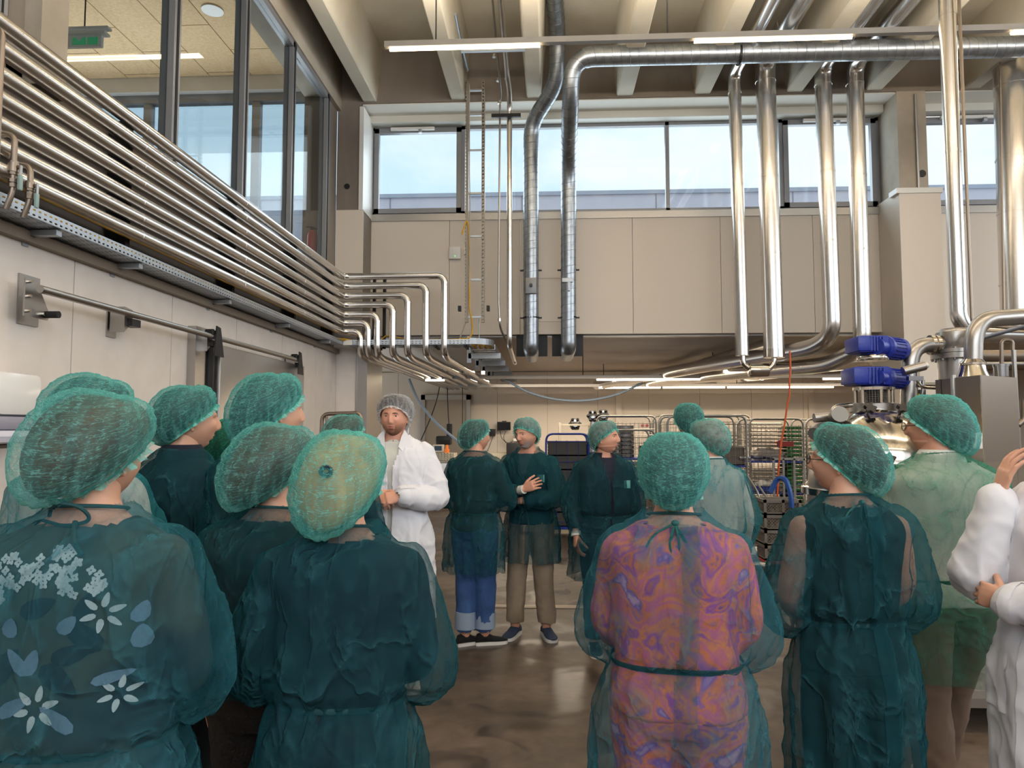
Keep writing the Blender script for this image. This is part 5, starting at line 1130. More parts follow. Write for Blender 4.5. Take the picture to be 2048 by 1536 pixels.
def hand_mesh(mb, W, d, up, side, curl=(35, 45, 30), spread=4, thumb=(40, 20), s=1.0):
    """W wrist, d direction of the fingers, up back of the hand, side +1/-1 thumb side"""
    d = Vector(d).normalized(); up = Vector(up); up = (up - d * up.dot(d)).normalized(); w_ = d.cross(up) * side   # w_ = thumb side
    L = lambda a, b, c: Vector(W) + (d * a + w_ * b + up * c) * s
    vs = []; fs = []; n = 12
    secs = [(-.02, .024, .02, 0), (.01, .027, .019, 0), (.04, .037, .017, .0), (.07, .042, .0145, 0), (.092, .040, .012, 0), (.098, .034, .008, 0)]
    for (a, hw, ht, o_) in secs:
        for k in range(n):
            t = 2 * PI * k / n; vs.append(L(a, o_ + hw * math.cos(t), ht * math.sin(t)))
    for i in range(len(secs) - 1):
        for k in range(n):
            k2 = (k + 1) % n; fs.append((i * n + k, i * n + k2, (i + 1) * n + k2, (i + 1) * n + k))
    fs.append(tuple(range(n))[::-1]); fs.append(tuple(range((len(secs) - 1) * n, len(secs) * n))); mb.add(vs, fs)
    for i in range(4):
        ln = (.044, .049, .046, .036)[i]; b = .030 - .0205 * i; a0 = .090 - .004 * abs(i - 1.2)
        p = Vector((a0 - .012, b, 0)); ang = 0; sp = R(spread * (1.5 - i)); pts = [p.copy(), Vector((a0, b, .001))]; rr = [.0098, .0098]
        for q, (seg, c) in enumerate(zip((ln, ln * .62, ln * .5), curl)):
            ang += R(c); dirv = Vector((math.cos(ang) * math.cos(sp), math.sin(sp), -math.sin(ang)))
            pts.append(pts[-1] + dirv * seg * .5); pts.append(pts[-2] + dirv * seg); rr += [.0088 - .0007 * q, .0086 - .0009 * q]
        mb.tube([L(*v) for v in pts], [r_ * s for r_ in rr], 8, round_ends=True)
    t1, t2 = R(thumb[0]), R(thumb[1])
    p0 = Vector((.015, .018, -.004)); p1 = p0 + Vector((math.cos(t1), math.sin(t1), -.25)) * .045; p2 = p1 + Vector((math.cos(t1 * .7), math.sin(t1 * .7), -.3 - t2)) * .034; p3 = p2 + Vector((math.cos(t1 * .4), math.sin(t1 * .4), -.3 - t2 * 1.5)) * .026
    mb.tube([L(*p0), L(*p1), L(*p2), L(*p3)], [.014 * s, .0125 * s, .0105 * s, .009 * s], 9, round_ends=True)

SKIN = {}
def skin(name, c):
    m = mat(name, c, .5, col2=None); b = m.node_tree.nodes['Principled BSDF']
    b.inputs['Subsurface Weight'].default_value = .12; b.inputs['Subsurface Radius'].default_value = (.02, .008, .004); b.inputs['Subsurface Scale'].default_value = .5
    return m
SK1 = skin('skin_fair', '#dda88e'); SK2 = skin('skin_ruddy', '#dda086'); SK3 = skin('skin_tan', '#b07d62')
VG = mat_gown('gown_fleece_dark', '#29606a', .50)
VG2 = mat_gown('gown_fleece_light', '#33808a', .40)
VG3 = mat_gown('gown_fleece_thin', '#387a88', .34); VG4 = mat_gown('gown_fleece_green', '#448a74', .38)
VN = mat_net('hairnet_fleece', '#5ec9c4', '#b4f6ee', .24, .50)
VN2 = mat_net('hairnet_fleece_thin', '#66ccc6', '#bcf7ef', .10, .46)
VW = mat_net('white_hairnet_fleece', '#dfe2e6', '#f4f5f8', .14, .42)
TIE = mat('gown_tie', '#124247', .8)
COAT = mat('white_coat_cloth', '#e9e8ee', .8, bump=.15, bscale=12)
HB = mat('hair_brown', '#4a3626', .6, col2='#2e2018', nscale=30, nstretch=(1, 1, .15)); HD = mat('hair_dark', '#2c221c', .6, col2='#191310', nscale=30, nstretch=(1, 1, .15))
HBL = mat('hair_blonde', '#c4a066', .55, col2='#8c6a3c', nscale=26, nstretch=(1, 1, .15)); HG = mat('hair_grey', '#8f8a86', .6, col2='#5e5a58', nscale=30)
NAVY = mat('navy_cloth', '#141a2c', .9); DGREY = mat('charcoal_cloth', '#232a2c', .9); JEANS = mat('blue_denim', '#3c5f96', .85, col2='#2c4a7c', nscale=9, bump=.2, bscale=60)
BEIGE = mat('beige_trouser_cloth', '#9c8b78', .85, col2='#877766', nscale=5); TAUPE = mat('taupe_trouser_cloth', '#6e5a4c', .85); LIGHT = mat('pale_shirt_cloth', '#d9d8d0', .85)
BLKC = mat('black_cloth', '#101316', .9); BRN = mat('brown_print_cloth', '#2d221b', .9, col2='#17120f', nscale=14)
LIP = mat('lips', '#a4584e', .45); EYEW = mat('eye_white', '#d8cfc8', .25); IRIS = mat('iris_dark', '#2c2a26', .2); BROW = mat('eyebrow', '#4a3426', .8); STUB = mat('stubble', '#7a5644', .7)
def mat_beard(name, col, a):
    m = bpy.data.materials.new(name); m.use_nodes = True; nt = m.node_tree; b = nt.nodes['Principled BSDF']; b.inputs['Base Color'].default_value = lin(col); b.inputs['Roughness'].default_value = .8
    co = N(nt, 'ShaderNodeTexCoord'); n = _noise(nt, co.outputs['Object'], 420, 2); sp = N(nt, 'ShaderNodeSeparateXYZ'); nt.links.new(co.outputs['UV'], sp.inputs[0])
    e = _math(nt, 'MULTIPLY', _math(nt, 'SUBTRACT', 1.0, _math(nt, 'POWER', _math(nt, 'ABSOLUTE', _math(nt, 'SUBTRACT', _math(nt, 'MULTIPLY', sp.outputs[0], 2), 1.0)), 3), True), _math(nt, 'SUBTRACT', 1.0, _math(nt, 'POWER', sp.outputs[1], 4), True))
    f = _math(nt, 'MULTIPLY', _math(nt, 'ADD', n, a - .35), _math(nt, 'MULTIPLY', e, 1.1), True)
    b.inputs['Alpha'].default_value = 1; nt.links.new(f, b.inputs['Alpha']); return m
def patterned(name, cols, scale, dist=2.5, base=None):
    m = bpy.data.materials.new(name); m.use_nodes = True; nt = m.node_tree; b = nt.nodes['Principled BSDF']; b.inputs['Roughness'].default_value = .85
    tc = N(nt, 'ShaderNodeTexCoord'); n1 = N(nt, 'ShaderNodeTexNoise'); n1.inputs['Scale'].default_value = scale; n1.inputs['Detail'].default_value = 3; n1.inputs['Distortion'].default_value = dist
    r = N(nt, 'ShaderNodeValToRGB'); e = r.color_ramp.elements
    e[0].position = .3; e[0].color = lin(cols[0]); e[1].position = .7; e[1].color = lin(cols[-1])
    for i, c in enumerate(cols[1:-1]): x = e.new(.3 + .4 * (i + 1) / (len(cols) - 1)); x.color = lin(c)
    nt.links.new(tc.outputs['Object'], n1.inputs['Vector']); nt.links.new(n1.outputs[0], r.inputs[0]); nt.links.new(r.outputs[0], b.inputs['Base Color'])
    return m
PAISLEY = patterned('orange_purple_print', ['#6a3aa0', '#e87a3c', '#a34ab0', '#f08a4a', '#d86a9c', '#f0803a', '#8a5ab8', '#d8a8d0'], 8, .7)
def floral():
    m = bpy.data.materials.new('floral_print'); m.use_nodes = True; nt = m.node_tree; b = nt.nodes['Principled BSDF']; L = nt.links.new; b.inputs['Roughness'].default_value = .85
    tc = N(nt, 'ShaderNodeTexCoord'); v = N(nt, 'ShaderNodeTexVoronoi'); v.inputs['Scale'].default_value = 52; v2 = N(nt, 'ShaderNodeTexNoise'); v2.inputs['Scale'].default_value = 6; v2.inputs['Detail'].default_value = 1
    L(tc.outputs['Object'], v.inputs['Vector']); L(tc.outputs['Object'], v2.inputs['Vector'])
    a = N(nt, 'ShaderNodeMath', operation='LESS_THAN'); a.inputs[1].default_value = -1; L(v.outputs['Distance'], a.inputs[0])
    c = N(nt, 'ShaderNodeMath', operation='GREATER_THAN'); c.inputs[1].default_value = .57; L(v2.outputs[0], c.inputs[0])
    mm = N(nt, 'ShaderNodeMath', operation='MULTIPLY'); L(a.outputs[0], mm.inputs[0]); L(c.outputs[0], mm.inputs[1])
    n3 = N(nt, 'ShaderNodeTexNoise'); n3.inputs['Scale'].default_value = 4; L(tc.outputs['Object'], n3.inputs['Vector'])
    cr = N(nt, 'ShaderNodeValToRGB'); cr.color_ramp.elements[0].position = .42; cr.color_ramp.elements[0].color = lin('#172530'); cr.color_ramp.elements[1].position = .55; cr.color_ramp.elements[1].color = lin('#3c4640'); L(n3.outputs[0], cr.inputs[0])
    x = N(nt, 'ShaderNodeMix', data_type='RGBA'); x.inputs[7].default_value = lin('#b9cfd2'); L(mm.outputs[0], x.inputs[0]); L(cr.outputs[0], x.inputs[6]); L(x.outputs[2], b.inputs['Base Color'])
    return m
FLORAL = floral()

ARMS = {
    'front': (((-.232, .02, 1.13), (-.085, .25, 1.02)), ((.232, .02, 1.13), (.085, .25, 1.02))),
    'side': (((-.245, -.02, 1.14), (-.25, .07, .90)), ((.245, -.02, 1.14), (.25, .07, .90))),
    'crossed': (((-.27, .09, 1.14), (.08, .24, 1.16)), ((.27, .09, 1.13), (-.06, .26, 1.20))),
    'phone': (((-.26, .04, 1.13), (-.10, .27, 1.22)), ((.26, .04, 1.13), (.10, .27, 1.25))),
}
def person(label, x, y, rz, H=1.70, g=1.0, head=(0, 0, 0), lean=0.0, arms='front', gown=VG, hem=.62, top=NAVY, top_sleeve=.85, legs=DGREY, leg_skin=False, shoe=BLKC, sole=WHITEP,
           hair=HB, net=VN, puff=.035, droop=.0, bag=1.0, sk=SK1, fine=False, hands=(1, 1), handpose=None, feet=((-.1, 0), (.1, .03)), coat=False, waist=1.03, belt=True, vox_g=.014, seed=1,
           face=False, hairlen=0, shoe_dir=(8, -8), sleeve_puff=1.0, neckline='round', fat=0.0, extra=None, blouse=1.0, hemw=1.0, cuffs=None, gown_arms=True, amp=1.0, brow=None, beard=None, overlap=False):
    s = H / 1.75; root = empty('person', (x, y, 0), rz, label=label, cat='person'); rr = random.Random(seed)
    def S(v): return Vector(v) * s
    def Lr(z, p=None):   # forward lean of the trunk grows with height above the waist
        return lean * max(0, z - .95)
    A = ARMS[arms] if isinstance(arms, str) else arms
    sx = .165 + .02 * g
    sh = [Vector((-sx + .012, -.008 + Lr(1.43), 1.392)), Vector((sx - .012, -.008 + Lr(1.43), 1.392))]
    AR = [(sh[i], Vector(A[i][0]) + Vector((0, Lr(1.15), 0)), Vector(A[i][1]) + Vector((0, Lr(1.15), 0))) for i in (0, 1)]
    AR = [(a, Vector((b.x * (.85 + .15 * g), b.y, b.z)), c) for (a, b, c) in AR]
    hz, hp, hr = head
    HC = Vector((0, .028 + Lr(1.64) + .02 * abs(hp) / 20, 1.632))
    HM = Matrix.Scale(s, 4) @ Matrix.Translation(HC) @ Matrix.Rotation(R(hz), 4, 'Z') @ Matrix.Rotation(R(hp), 4, 'X') @ Matrix.Rotation(R(hr), 4, 'Y')
    # ---- body: trunk, limbs and neck grown into one surface, head and hands continue it
    BP = [(.80, .160, .105), (.90, .172, .115), (.97, .170, .118), (1.05, .150 + .03 * (g - 1), .102), (1.13, .150, .103), (1.22, .163, .112), (1.31, .175, .118), (1.38, .184, .108), (1.44, .150, .084), (1.5, .06, .06)]
    def bprof(z):
        z = max(.8, min(1.5, z))
        for (z0, a0, b0), (z1, a1, b1) in zip(BP, BP[1:]):
            if z <= z1: t = (z - z0) / (z1 - z0); return a0 + (a1 - a0) * t, b0 + (b1 - b0) * t
        return BP[-1][1:]
    def trunk(mb, inf=0.0, z0=.84, z1=1.6, gg=g):
        T = [(.84, .150, .095, 0), (.90, .172, .115, -.01), (.97, .170, .118, -.008), (1.05, .150 + .03 * (gg - 1), .102, 0), (1.13, .150, .103, .003), (1.22, .163, .112, .004), (1.31, .175, .118, 0),
             (1.38, .184, .108, -.006), (1.42, .176, .092, -.010), (1.455, .135, .076, -.010), (1.485, .088, .064, -.006), (1.52, .057, .058, .0), (1.60, .054, .056, .012)]
        secs = []
        for (z, a, b, cy) in T:
            if z < z0 - 1e-6 or z > z1 + 1e-6: continue
            k = gg if z < 1.44 else 1 + (gg - 1) * .4
            secs.append((z * s, 0, (cy + Lr(z)) * s, (a * k + inf) * s, (b * k * (1 + .25 * max(0, gg - 1)) + inf) * s))
        hloft(mb, secs)
    def limb(mb, pts, rs, inf=0.0, n=14):
        P = []; Q = []
        for i in range(len(pts) - 1):
            for k in range(4):
                t = k / 4; P.append(pts[i].lerp(pts[i + 1], t) * s); Q.append((rs[i] * (1 - t) + rs[i + 1] * t + inf) * s)
        P.append(pts[-1] * s); Q.append((rs[-1] + inf) * s)
        # soften the joint
        for _ in range(2): P = [P[0]] + [(P[i - 1] + P[i] * 2 + P[i + 1]) / 4 for i in range(1, len(P) - 1)] + [P[-1]]
        mb.tube(P, Q, n, round_ends=True)
    hips = [Vector((-.09 * g, -.005, .90)), Vector((.09 * g, -.005, .90))]
    ank = [Vector((feet[i][0], feet[i][1], .08)) for i in (0, 1)]
    kn = [hips[i].lerp(ank[i], .5) + Vector((0, .025, .0)) for i in (0, 1)]
    bm_ = MB(); trunk(bm_)
    for a, b, c in AR: limb(bm_, [a, b, c], [.052, .042, .028])
    for i in (0, 1): limb(bm_, [hips[i], kn[i], ank[i]], [.085 * g, .056, .040])
    vs, fs = vox(bm_, .013 * s, 3)
    body = MB().add(vs, fs)
    head_mesh(body, HM, fine=fine, fat=fat)
    hb = MB(); hp_ = handpose or [None, None]
    for i in (0, 1):
        if hands[i]:
            a, b, c = AR[i]; d = (c - b).normalized(); kw = dict(d=d, up=(0, .25, 1), curl=(35, 40, 25))
            if arms == 'side': kw = dict(d=(0, .12, -1), up=((-1, .2, 0) if i == 0 else (1, .2, 0)), curl=(18, 28, 20))
            if hp_[i]: kw.update(hp_[i])
            hand_mesh(hb, c * s, side=(1 if i == 0 else -1) * kw.pop('flip', 1), s=s, **kw)
    if hb.v:
        hv, hf = vox(hb, .0042 if fine else .006, 1); body.add(hv, hf)
    body.obj('body', sk, root, ang=180)
    # ---- clothes
    def cloth(name, shapes, m, size, pred=None, wr=.004, freq=9, smooth=3, ripple=None):
        mb = MB()
        for f in shapes: f(mb)
        vs, fs = vox(mb, size, smooth)
        if pred: vs, fs = keep(vs, fs, pred)
        me = MB().add(vs, fs).mesh(name, m, True, 180)
        off = Vector((seed * 3.1, seed * 1.7, 0)); nrm = [v.normal.copy() for v in me.vertices]
        for v, nn in zip(me.vertices, nrm):
            p = v.co
            d = wr * (noise.noise(Vector((p.x * freq, p.y * freq, p.z * freq * .45)) + off) + .6 * (1 - 2 * abs(noise.noise(Vector((p.x * freq * 1.7, p.y * freq * 1.7, p.z * freq * 1.1)) - off))))
            if amp: d += wr * .55 * max(0, 1 - 6 * abs(noise.noise(Vector((p.x * freq * .8 + p.z * 2, p.y * freq * .8, p.z * freq * .5)) - off * 2))) + wr * .4 * max(0, 1 - 6 * abs(noise.noise(Vector((p.x * freq * 1.6 - p.z * 4, p.y * freq * 1.6, p.z * freq)) + off * 3)))
            if ripple: d += ripple(p)
            v.co = p + nn * d
        me.update(); o = bpy.data.objects.new(name, me); COL.objects.link(o); o.parent = root; return o
    cloth('trousers' if not leg_skin else 'dress', [lambda mb: trunk(mb, .010, .84, 1.06)] + [lambda mb, i=i: limb(mb, [hips[i], kn[i], ank[i] + Vector((0, 0, .06))], [.088 * g, .068 * (.6 + .4 * g), .062], .012) for i in (0, 1)], legs, .014, lambda c: c.z > .115 * s, .006, 10)
    sl = top_sleeve
    shp = [lambda mb: trunk(mb, .016, .90, 1.49)]
    if sl > 0:
        for (a, b, c) in AR:
            e_ = b.lerp(c, max(0, (sl - .5) * 2)) if sl > .5 else a.lerp(b, sl * 2)
            shp.append(lambda mb, a=a, b=b, e_=e_: limb(mb, [a, b, e_] if sl > .5 else [a, e_], [.050, .046, .040] if sl > .5 else [.052, .052], .010))
    shirt = cloth('shirt', shp, top, .014, lambda c: c.z < 1.478 * s or abs(c.x) > .09 * s, .004, 9)
    for k in (0, 1):   # shoes
        an = ank[k]; ya = R(shoe_dir[k]); M_ = Matrix.Translation((an.x * s, an.y * s, 0)) @ Matrix.Rotation(ya, 4, 'Z') @ Matrix.Scale(s, 4)
        b = MB(); vs2 = []; n = 20; prof = [(-.075, .028, .035), (-.06, .034, .085), (-.02, .037, .095), (.03, .040, .085), (.07, .045, .062), (.12, .048, .050), (.16, .042, .040), (.185, .022, .030)]
        for (yy, hw, ht) in prof:
            for q in range(n):
                t = 2 * PI * q / n; vs2.append(M_ @ Vector((hw * math.cos(t), yy, .018 + max(0, ht - .018) * (.5 + .5 * math.sin(t)))))
        f2 = [(i * n + q, i * n + (q + 1) % n, (i + 1) * n + (q + 1) % n, (i + 1) * n + q) for i in range(len(prof) - 1) for q in range(n)] + [tuple(range(n))[::-1], tuple(range((len(prof) - 1) * n, len(prof) * n))]
        so = b.add(vs2, f2).obj('shoe', shoe, root, ang=60)
        b = MB(); ring = [(hw * 1.06, yy) for (yy, hw, ht) in prof]; poly = [M_ @ Vector((a_, c_, 0)) for a_, c_ in ring] + [M_ @ Vector((-a_, c_, 0)) for a_, c_ in ring[::-1]]
        m_ = len(poly); b.add([(p.x, p.y, 0) for p in poly] + [(p.x, p.y, .024 * s) for p in poly], [tuple(range(m_))[::-1], tuple(range(m_, 2 * m_))] + [(i, (i + 1) % m_, m_ + (i + 1) % m_, m_ + i) for i in range(m_)])
        b.obj('sole', sole, so, ang=50)
    # ---- gown or coat
    if gown:
        gi = .022 if not coat else .020
        def gtrunk(mb):
            q = blouse; w0 = waist
            T = [(hem - .012, .235 * hemw, .185 * hemw, 0), (hem + .12, .225 * hemw, .175 * hemw, 0), (.86, .225, .170, -.004), (.95, .206, .156, -.004)]
            if coat: T += [(1.03, .178, .135, 0), (1.10, .176, .132, .004), (1.2, .182, .136, .004)]
            else: T += [(w0 - .01, .163, .125, 0), (w0 + .01, .165, .127, 0), (w0 + .05, .196 * q, .150 * q, .0), (w0 + .11, .204 * q, .158 * q, .002), (1.23, .198 * q, .150 * q, .002)]
            T += [(1.32, .203, .143, -.002), (1.38, .205, .130, -.008), (1.42, .196, .112, -.012), (1.455, .155, .094, -.012), (1.488, .104, .080, -.008), (1.512, .078, .071, -.004), (1.53, .07, .066, 0)]
            T.sort(); T = [t for i, t in enumerate(T) if i == 0 or t[0] > T[i - 1][0] + 1e-4]
            T = [(z, max(a, bprof(z)[0] + .026 / g) if z < 1.43 else a, max(b, bprof(z)[1] + .026 / g) if z < 1.43 else b, cy) if z > .82 else (z, a, b, cy) for (z, a, b, cy) in T]
            if not coat: T = [((z, bprof(z)[0] + .02 / g, bprof(z)[1] + .02 / g, cy) if abs(z - w0) < .012 else (z, a, b, cy)) for (z, a, b, cy) in T]
            if not coat: T = [t for t in T if not (t[0] < w0 - .012 and t[0] > w0 - .04) and not (w0 + .012 < t[0] < w0 + .04)]
            secs = [(z * s, 0, (cy + Lr(z)) * s, a * (g if z < 1.44 else 1 + (g - 1) * .5) * s, b * (g if z < 1.44 else 1 + (g - 1) * .5) * (1 + .25 * max(0, g - 1)) * s) for (z, a, b, cy) in T]
            hloft(mb, secs, 36, 2.25)
        gs = [gtrunk]
        if gown_arms:
            for (a, b, c) in AR:
                w3 = c + (b - c).normalized() * .015; mid = b.lerp(w3, .5) + Vector((0, 0, -.02 * sleeve_puff))
                gs.append(lambda mb, a=a, b=b, w3=w3, mid=mid: limb(mb, [a, a.lerp(b, .55) + Vector((0, 0, -.01)), b + (b - a.lerp(w3, .5)).normalized() * .02 * sleeve_puff, mid, w3], [.066, .068 + .012 * sleeve_puff, .064 + .012 * sleeve_puff, .054 + .008 * sleeve_puff, .038 if not coat else .050], 0, 16))
        ph = rr.uniform(0, 6)
        def rip(p):
            z = p.z / s; r_ = math.hypot(p.x, p.y) / s
            th = math.atan2(p.y, p.x)
            k = sm(waist, .75, z) * (1 if not coat else .35)
            tor = 1 if abs(p.x) < .25 * s * g else 0
            d = k * tor * (.013 * math.cos(9 * th + ph + 1.5 * noise.noise(Vector((th, z * 2, seed)))) + .006 * math.cos(17 * th + 2 * ph))
            if not coat: d += tor * .006 * math.cos(22 * th + ph) * G(z - waist, .10)
            if not coat: d += tor * .0065 * math.cos(13 * th + 2 * ph + 2.5 * noise.noise(Vector((th * 2, z * 3, seed)))) * sm(1.46, 1.25, z) * sm(waist, waist + .08, z)
            return d * s * amp + .008 * s
        gn = 'gown' if not coat else 'coat'
        def gp(c):
            if c.z < hem * s: return False
            if c.z > 1.515 * s and abs(c.x) < .1 * s: return False
            if neckline == 'v':
                dd = c.y - Lr(c.z / s) * s
                if dd > .03 * s and abs(c.x) < (.012 + .30 * max(0, c.z / s - 1.31)) * s: return False
            for (a, b, c3) in AR:
                if gown_arms and ((c3 * s) - c).length < .034 * s and (c - c3 * s).dot(c3 - b) > -.004: return False
            return True
        go = cloth(gn, gs, gown, vox_g, gp, .0105 * amp, 7.5, 2, rip)
        def patch(name, m, cond, out):
            v1, f1 = keep([v.co + v.normal * out * s for v in go.data.vertices], [tuple(p.vertices) for p in go.data.polygons], lambda c: cond(Vector(c) / s))
            if f1: MB().add(v1, f1).obj(name, m, root, ang=180)
        if coat:
            patch('chest_pocket', gown, lambda c: -.165 < c.x < -.055 and 1.21 < c.z < 1.325 and c.y > .05, .004)
            for q in (-1, 1): patch('side_pocket', gown, lambda c: abs(c.x - q * .13) < .06 and .74 < c.z < .92 and c.y > .03, .005)
            patch('front_placket', gown, lambda c: abs(c.x - .008) < .018 and c.z < 1.31 and c.y > .05, .003)
        if overlap:
            vs0 = [v.co.copy() for v in go.data.vertices]; nr = [v.normal.copy() for v in go.data.vertices]; f0 = [tuple(p.vertices) for p in go.data.polygons]
            v1, f1 = keep([p + n_ * .005 * s for p, n_ in zip(vs0, nr)], f0, lambda c: c.y < Lr(c.z / s) * s and abs(c.x - (.03 + .012 * math.sin(c.z * 7 + seed)) * s) < (.040 + .012 * math.sin(c.z * 4)) * s and c.z < 1.49 * s)
            MB().add(v1, f1).obj('back_overlap', gown, root, ang=180)
        if belt and not coat:
            pts = []
            for k in range(41):
                t = 2 * PI * k / 40; pts.append(S(((bprof(waist)[0] * g + .029) * math.cos(t), (bprof(waist)[1] * g * (1 + .25 * max(0, g - 1)) + .029) * math.sin(t) + Lr(waist), waist + .004 * math.sin(3 * t))))
            MB().tube(pts, .0065 * s, 6, flat=(1.3, .4)).obj('belt', TIE, root)
        if neckline == 'round':
            pts = [S((.080 * (1 + (g - 1) * .4) * math.cos(2 * PI * k / 28), .073 * math.sin(2 * PI * k / 28) - .004 + Lr(1.51), 1.510 - .012 * math.sin(2 * PI * k / 28))) for k in range(29)]
            MB().tube(pts, .0045 * s, 6).obj('neckband', TIE, root)
    # ---- hair under the net
    def cap(name, m, off, pf, dr, edge0, par, crinkle=.0, ruffle=True, nu=96, nv=30):
        vs = []; fs = []; uv = []; rows = nv + (3 if ruffle else 0)
        for i in range(rows + 1):
            v = min(1, i / nv); ex = max(0, i - nv)
            for k in range(nu):
                ph_ = 2 * PI * k / nu; c = math.cos(ph_)
                e_ = -4 + (36 * c if c > 0 else 40 * c) + edge0
                el = R(90 - (90 - e_) * v); back = max(0, -c)
                d = Vector((math.cos(el) * math.sin(ph_), math.cos(el) * math.cos(ph_), math.sin(el)))
                p = Vector((HX * d.x, HY * d.y, HZ * d.z))
                prof = math.sin(PI * min(1, v ** 1.25)) ** .75 if v < 1 else 0
                o_ = off + pf * prof * (.55 + .75 * back ** .7 * bag) + .012 * prof
                p += d * o_
                wv = sm(.25, .85, v) * (1 - .55 * sm(.88, 1, v)) * back ** .8
                p += Vector((0, -.55 * dr, -dr)) * wv
                if ex: p += Vector((d.x, d.y, -.5)) * .006 * ex; p += d * .0018 * math.cos(19 * ph_ + 2 * math.sin(5 * ph_)) * ex
                if crinkle:
                    pleat = math.cos(24 * ph_ + 3 * noise.noise(Vector((ph_ * 3, v * 2, seed)))) * .0035 * sm(.45, 1, v)
                    fr = math.cos(46 * ph_ + 2 * math.sin(v * 9)) * .0015 * sm(.3, 0, v) 
                    nn = noise.noise(Vector((d.x * 7, d.y * 7, d.z * 16 + seed))) * .006 + (1 - 2 * abs(noise.noise(Vector((d.x * 15, d.y * 15 + seed, d.z * 15))))) * .0025
                    p += d * (pleat + fr + nn) * crinkle
                vs.append(HM @ p); uv.append((k / nu, v))
        for i in range(rows):
            for k in range(nu):
                k2 = (k + 1) % nu; fs.append((i * nu + k, (i + 1) * nu + k, (i + 1) * nu + k2, i * nu + k2))
        mb = MB().add(vs, fs); me = mb.mesh(name, m, True, 180)
        ul = me.uv_layers.new(name='UVMap'); dat = [0.0] * (2 * len(me.loops))
        for poly in me.polygons:
            for li in poly.loop_indices:
                vi = me.loops[li].vertex_index; u, v = uv[vi]
                if u == 0 and poly.vertices[2] % nu == 0 and vi % nu == 0 and (poly.vertices[0] % nu) == nu - 1: u = 1
                dat[2 * li] = u; dat[2 * li + 1] = v
        ul.data.foreach_set('uv', dat)
        o = bpy.data.objects.new(name, me); COL.objects.link(o); o.parent = par; return o
    if hair: cap('hair', hair, .006, puff * .72, droop * .85, 3, root, 0, False, 40, 18)
    if net:
        cn = cap('hairnet', net, .010, puff, droop, 0, root, 1.0)
        pts = []
        for k in range(49):
            ph_ = 2 * PI * k / 48; c = math.cos(ph_); el = R(-4 + (36 * c if c > 0 else 40 * c)); d = Vector((math.cos(el) * math.sin(ph_), math.cos(el) * math.cos(ph_), math.sin(el)))
            p = Vector((HX * d.x, HY * d.y, HZ * d.z)) + d * .0115 + Vector((0, -.55 * droop, -droop)) * .45 * max(0, -c) ** .8
            pts.append(HM @ p)
        MB().tube(pts, .0035 * s, 6).obj('elastic_band', mat('net_band', '#1f9a86', .8) if net is not VW else LIGHT, cn)
    if face:
        H3 = HM
        FA = lambda x, z, o=0.0: H3 @ face_at(x, z, o, fat)
        for q in (-1, 1):
            ec = face_at(q * .031, .008, -.0085, fat)
            eo = MB().ell((0, 0, 0), (.0122, .0115, .0075), 14, 10, M=H3 @ Matrix.Translation(ec)).obj('eye', EYEW, root)
            MB().ell((0, 0, 0), (.0050, .003, .0050), 12, 8, M=H3 @ Matrix.Translation(ec + Vector((0, .0100, -.0002)))).obj('iris', IRIS, eo)
            MB().tube([FA(q * (.014 + .0105 * t), .0235 + .003 * math.sin(t * 1.1), .0008) for t in (0, .7, 1.4, 2.1, 2.8)], [.0014, .0026, .0026, .002, .0008], 6).obj('eyebrow', brow or BROW, root)
            MB().tube([ec + Vector((q * .0118 * t, .0112 * math.sqrt(max(0, 1 - t * t)) , .0046 * (1 - t * t) + .0012)) for t in (-.98, -.6, -.2, .2, .6, .98)], .0013, 6).obj('eyelid', sk, root).matrix_local = H3
        MB().tube([FA(.021 * t, -.0575 + .0018 * (1 - t * t), .0002) for t in (-1, -.6, -.2, .2, .6, 1)], [.0008, .0022, .003, .003, .0022, .0008], 8).tube([FA(.020 * t, -.0672 - .0015 * (1 - t * t), .0002) for t in (-1, -.6, -.2, .2, .6, 1)], [.0008, .0026, .0038, .0038, .0026, .0008], 8).obj('lips', LIP, root)
        if beard:
            mb = MB(); n1, n2 = 34, 16; vs = []
            for i in range(n2 + 1):
                for k in range(n1 + 1):
                    az = R(-95 + 190 * k / n1); top = R(-10 - 14 * (1 - abs(az) / R(95))) if abs(az) > R(20) else R(-36 + (6 if abs(az) < R(14) else 0)); el = R(-78) + (top + R(78)) * i / n2
                    p = head_pt(az, el, 1, fat); vs.append(H3 @ (p * 1.012))
            mb.add(vs, [(i * (n1 + 1) + k, i * (n1 + 1) + k + 1, (i + 1) * (n1 + 1) + k + 1, (i + 1) * (n1 + 1) + k) for i in range(n2) for k in range(n1)]); bo_ = mb.obj('beard', beard, root, ang=180); ul = bo_.data.uv_layers.new(name='UVMap'); 
            for lp in bo_.data.loops: ul.data[lp.index].uv = ((lp.vertex_index % (n1 + 1)) / n1, (lp.vertex_index // (n1 + 1)) / n2)
    if extra: extra(root, s, HM, AR, Lr)
    return root
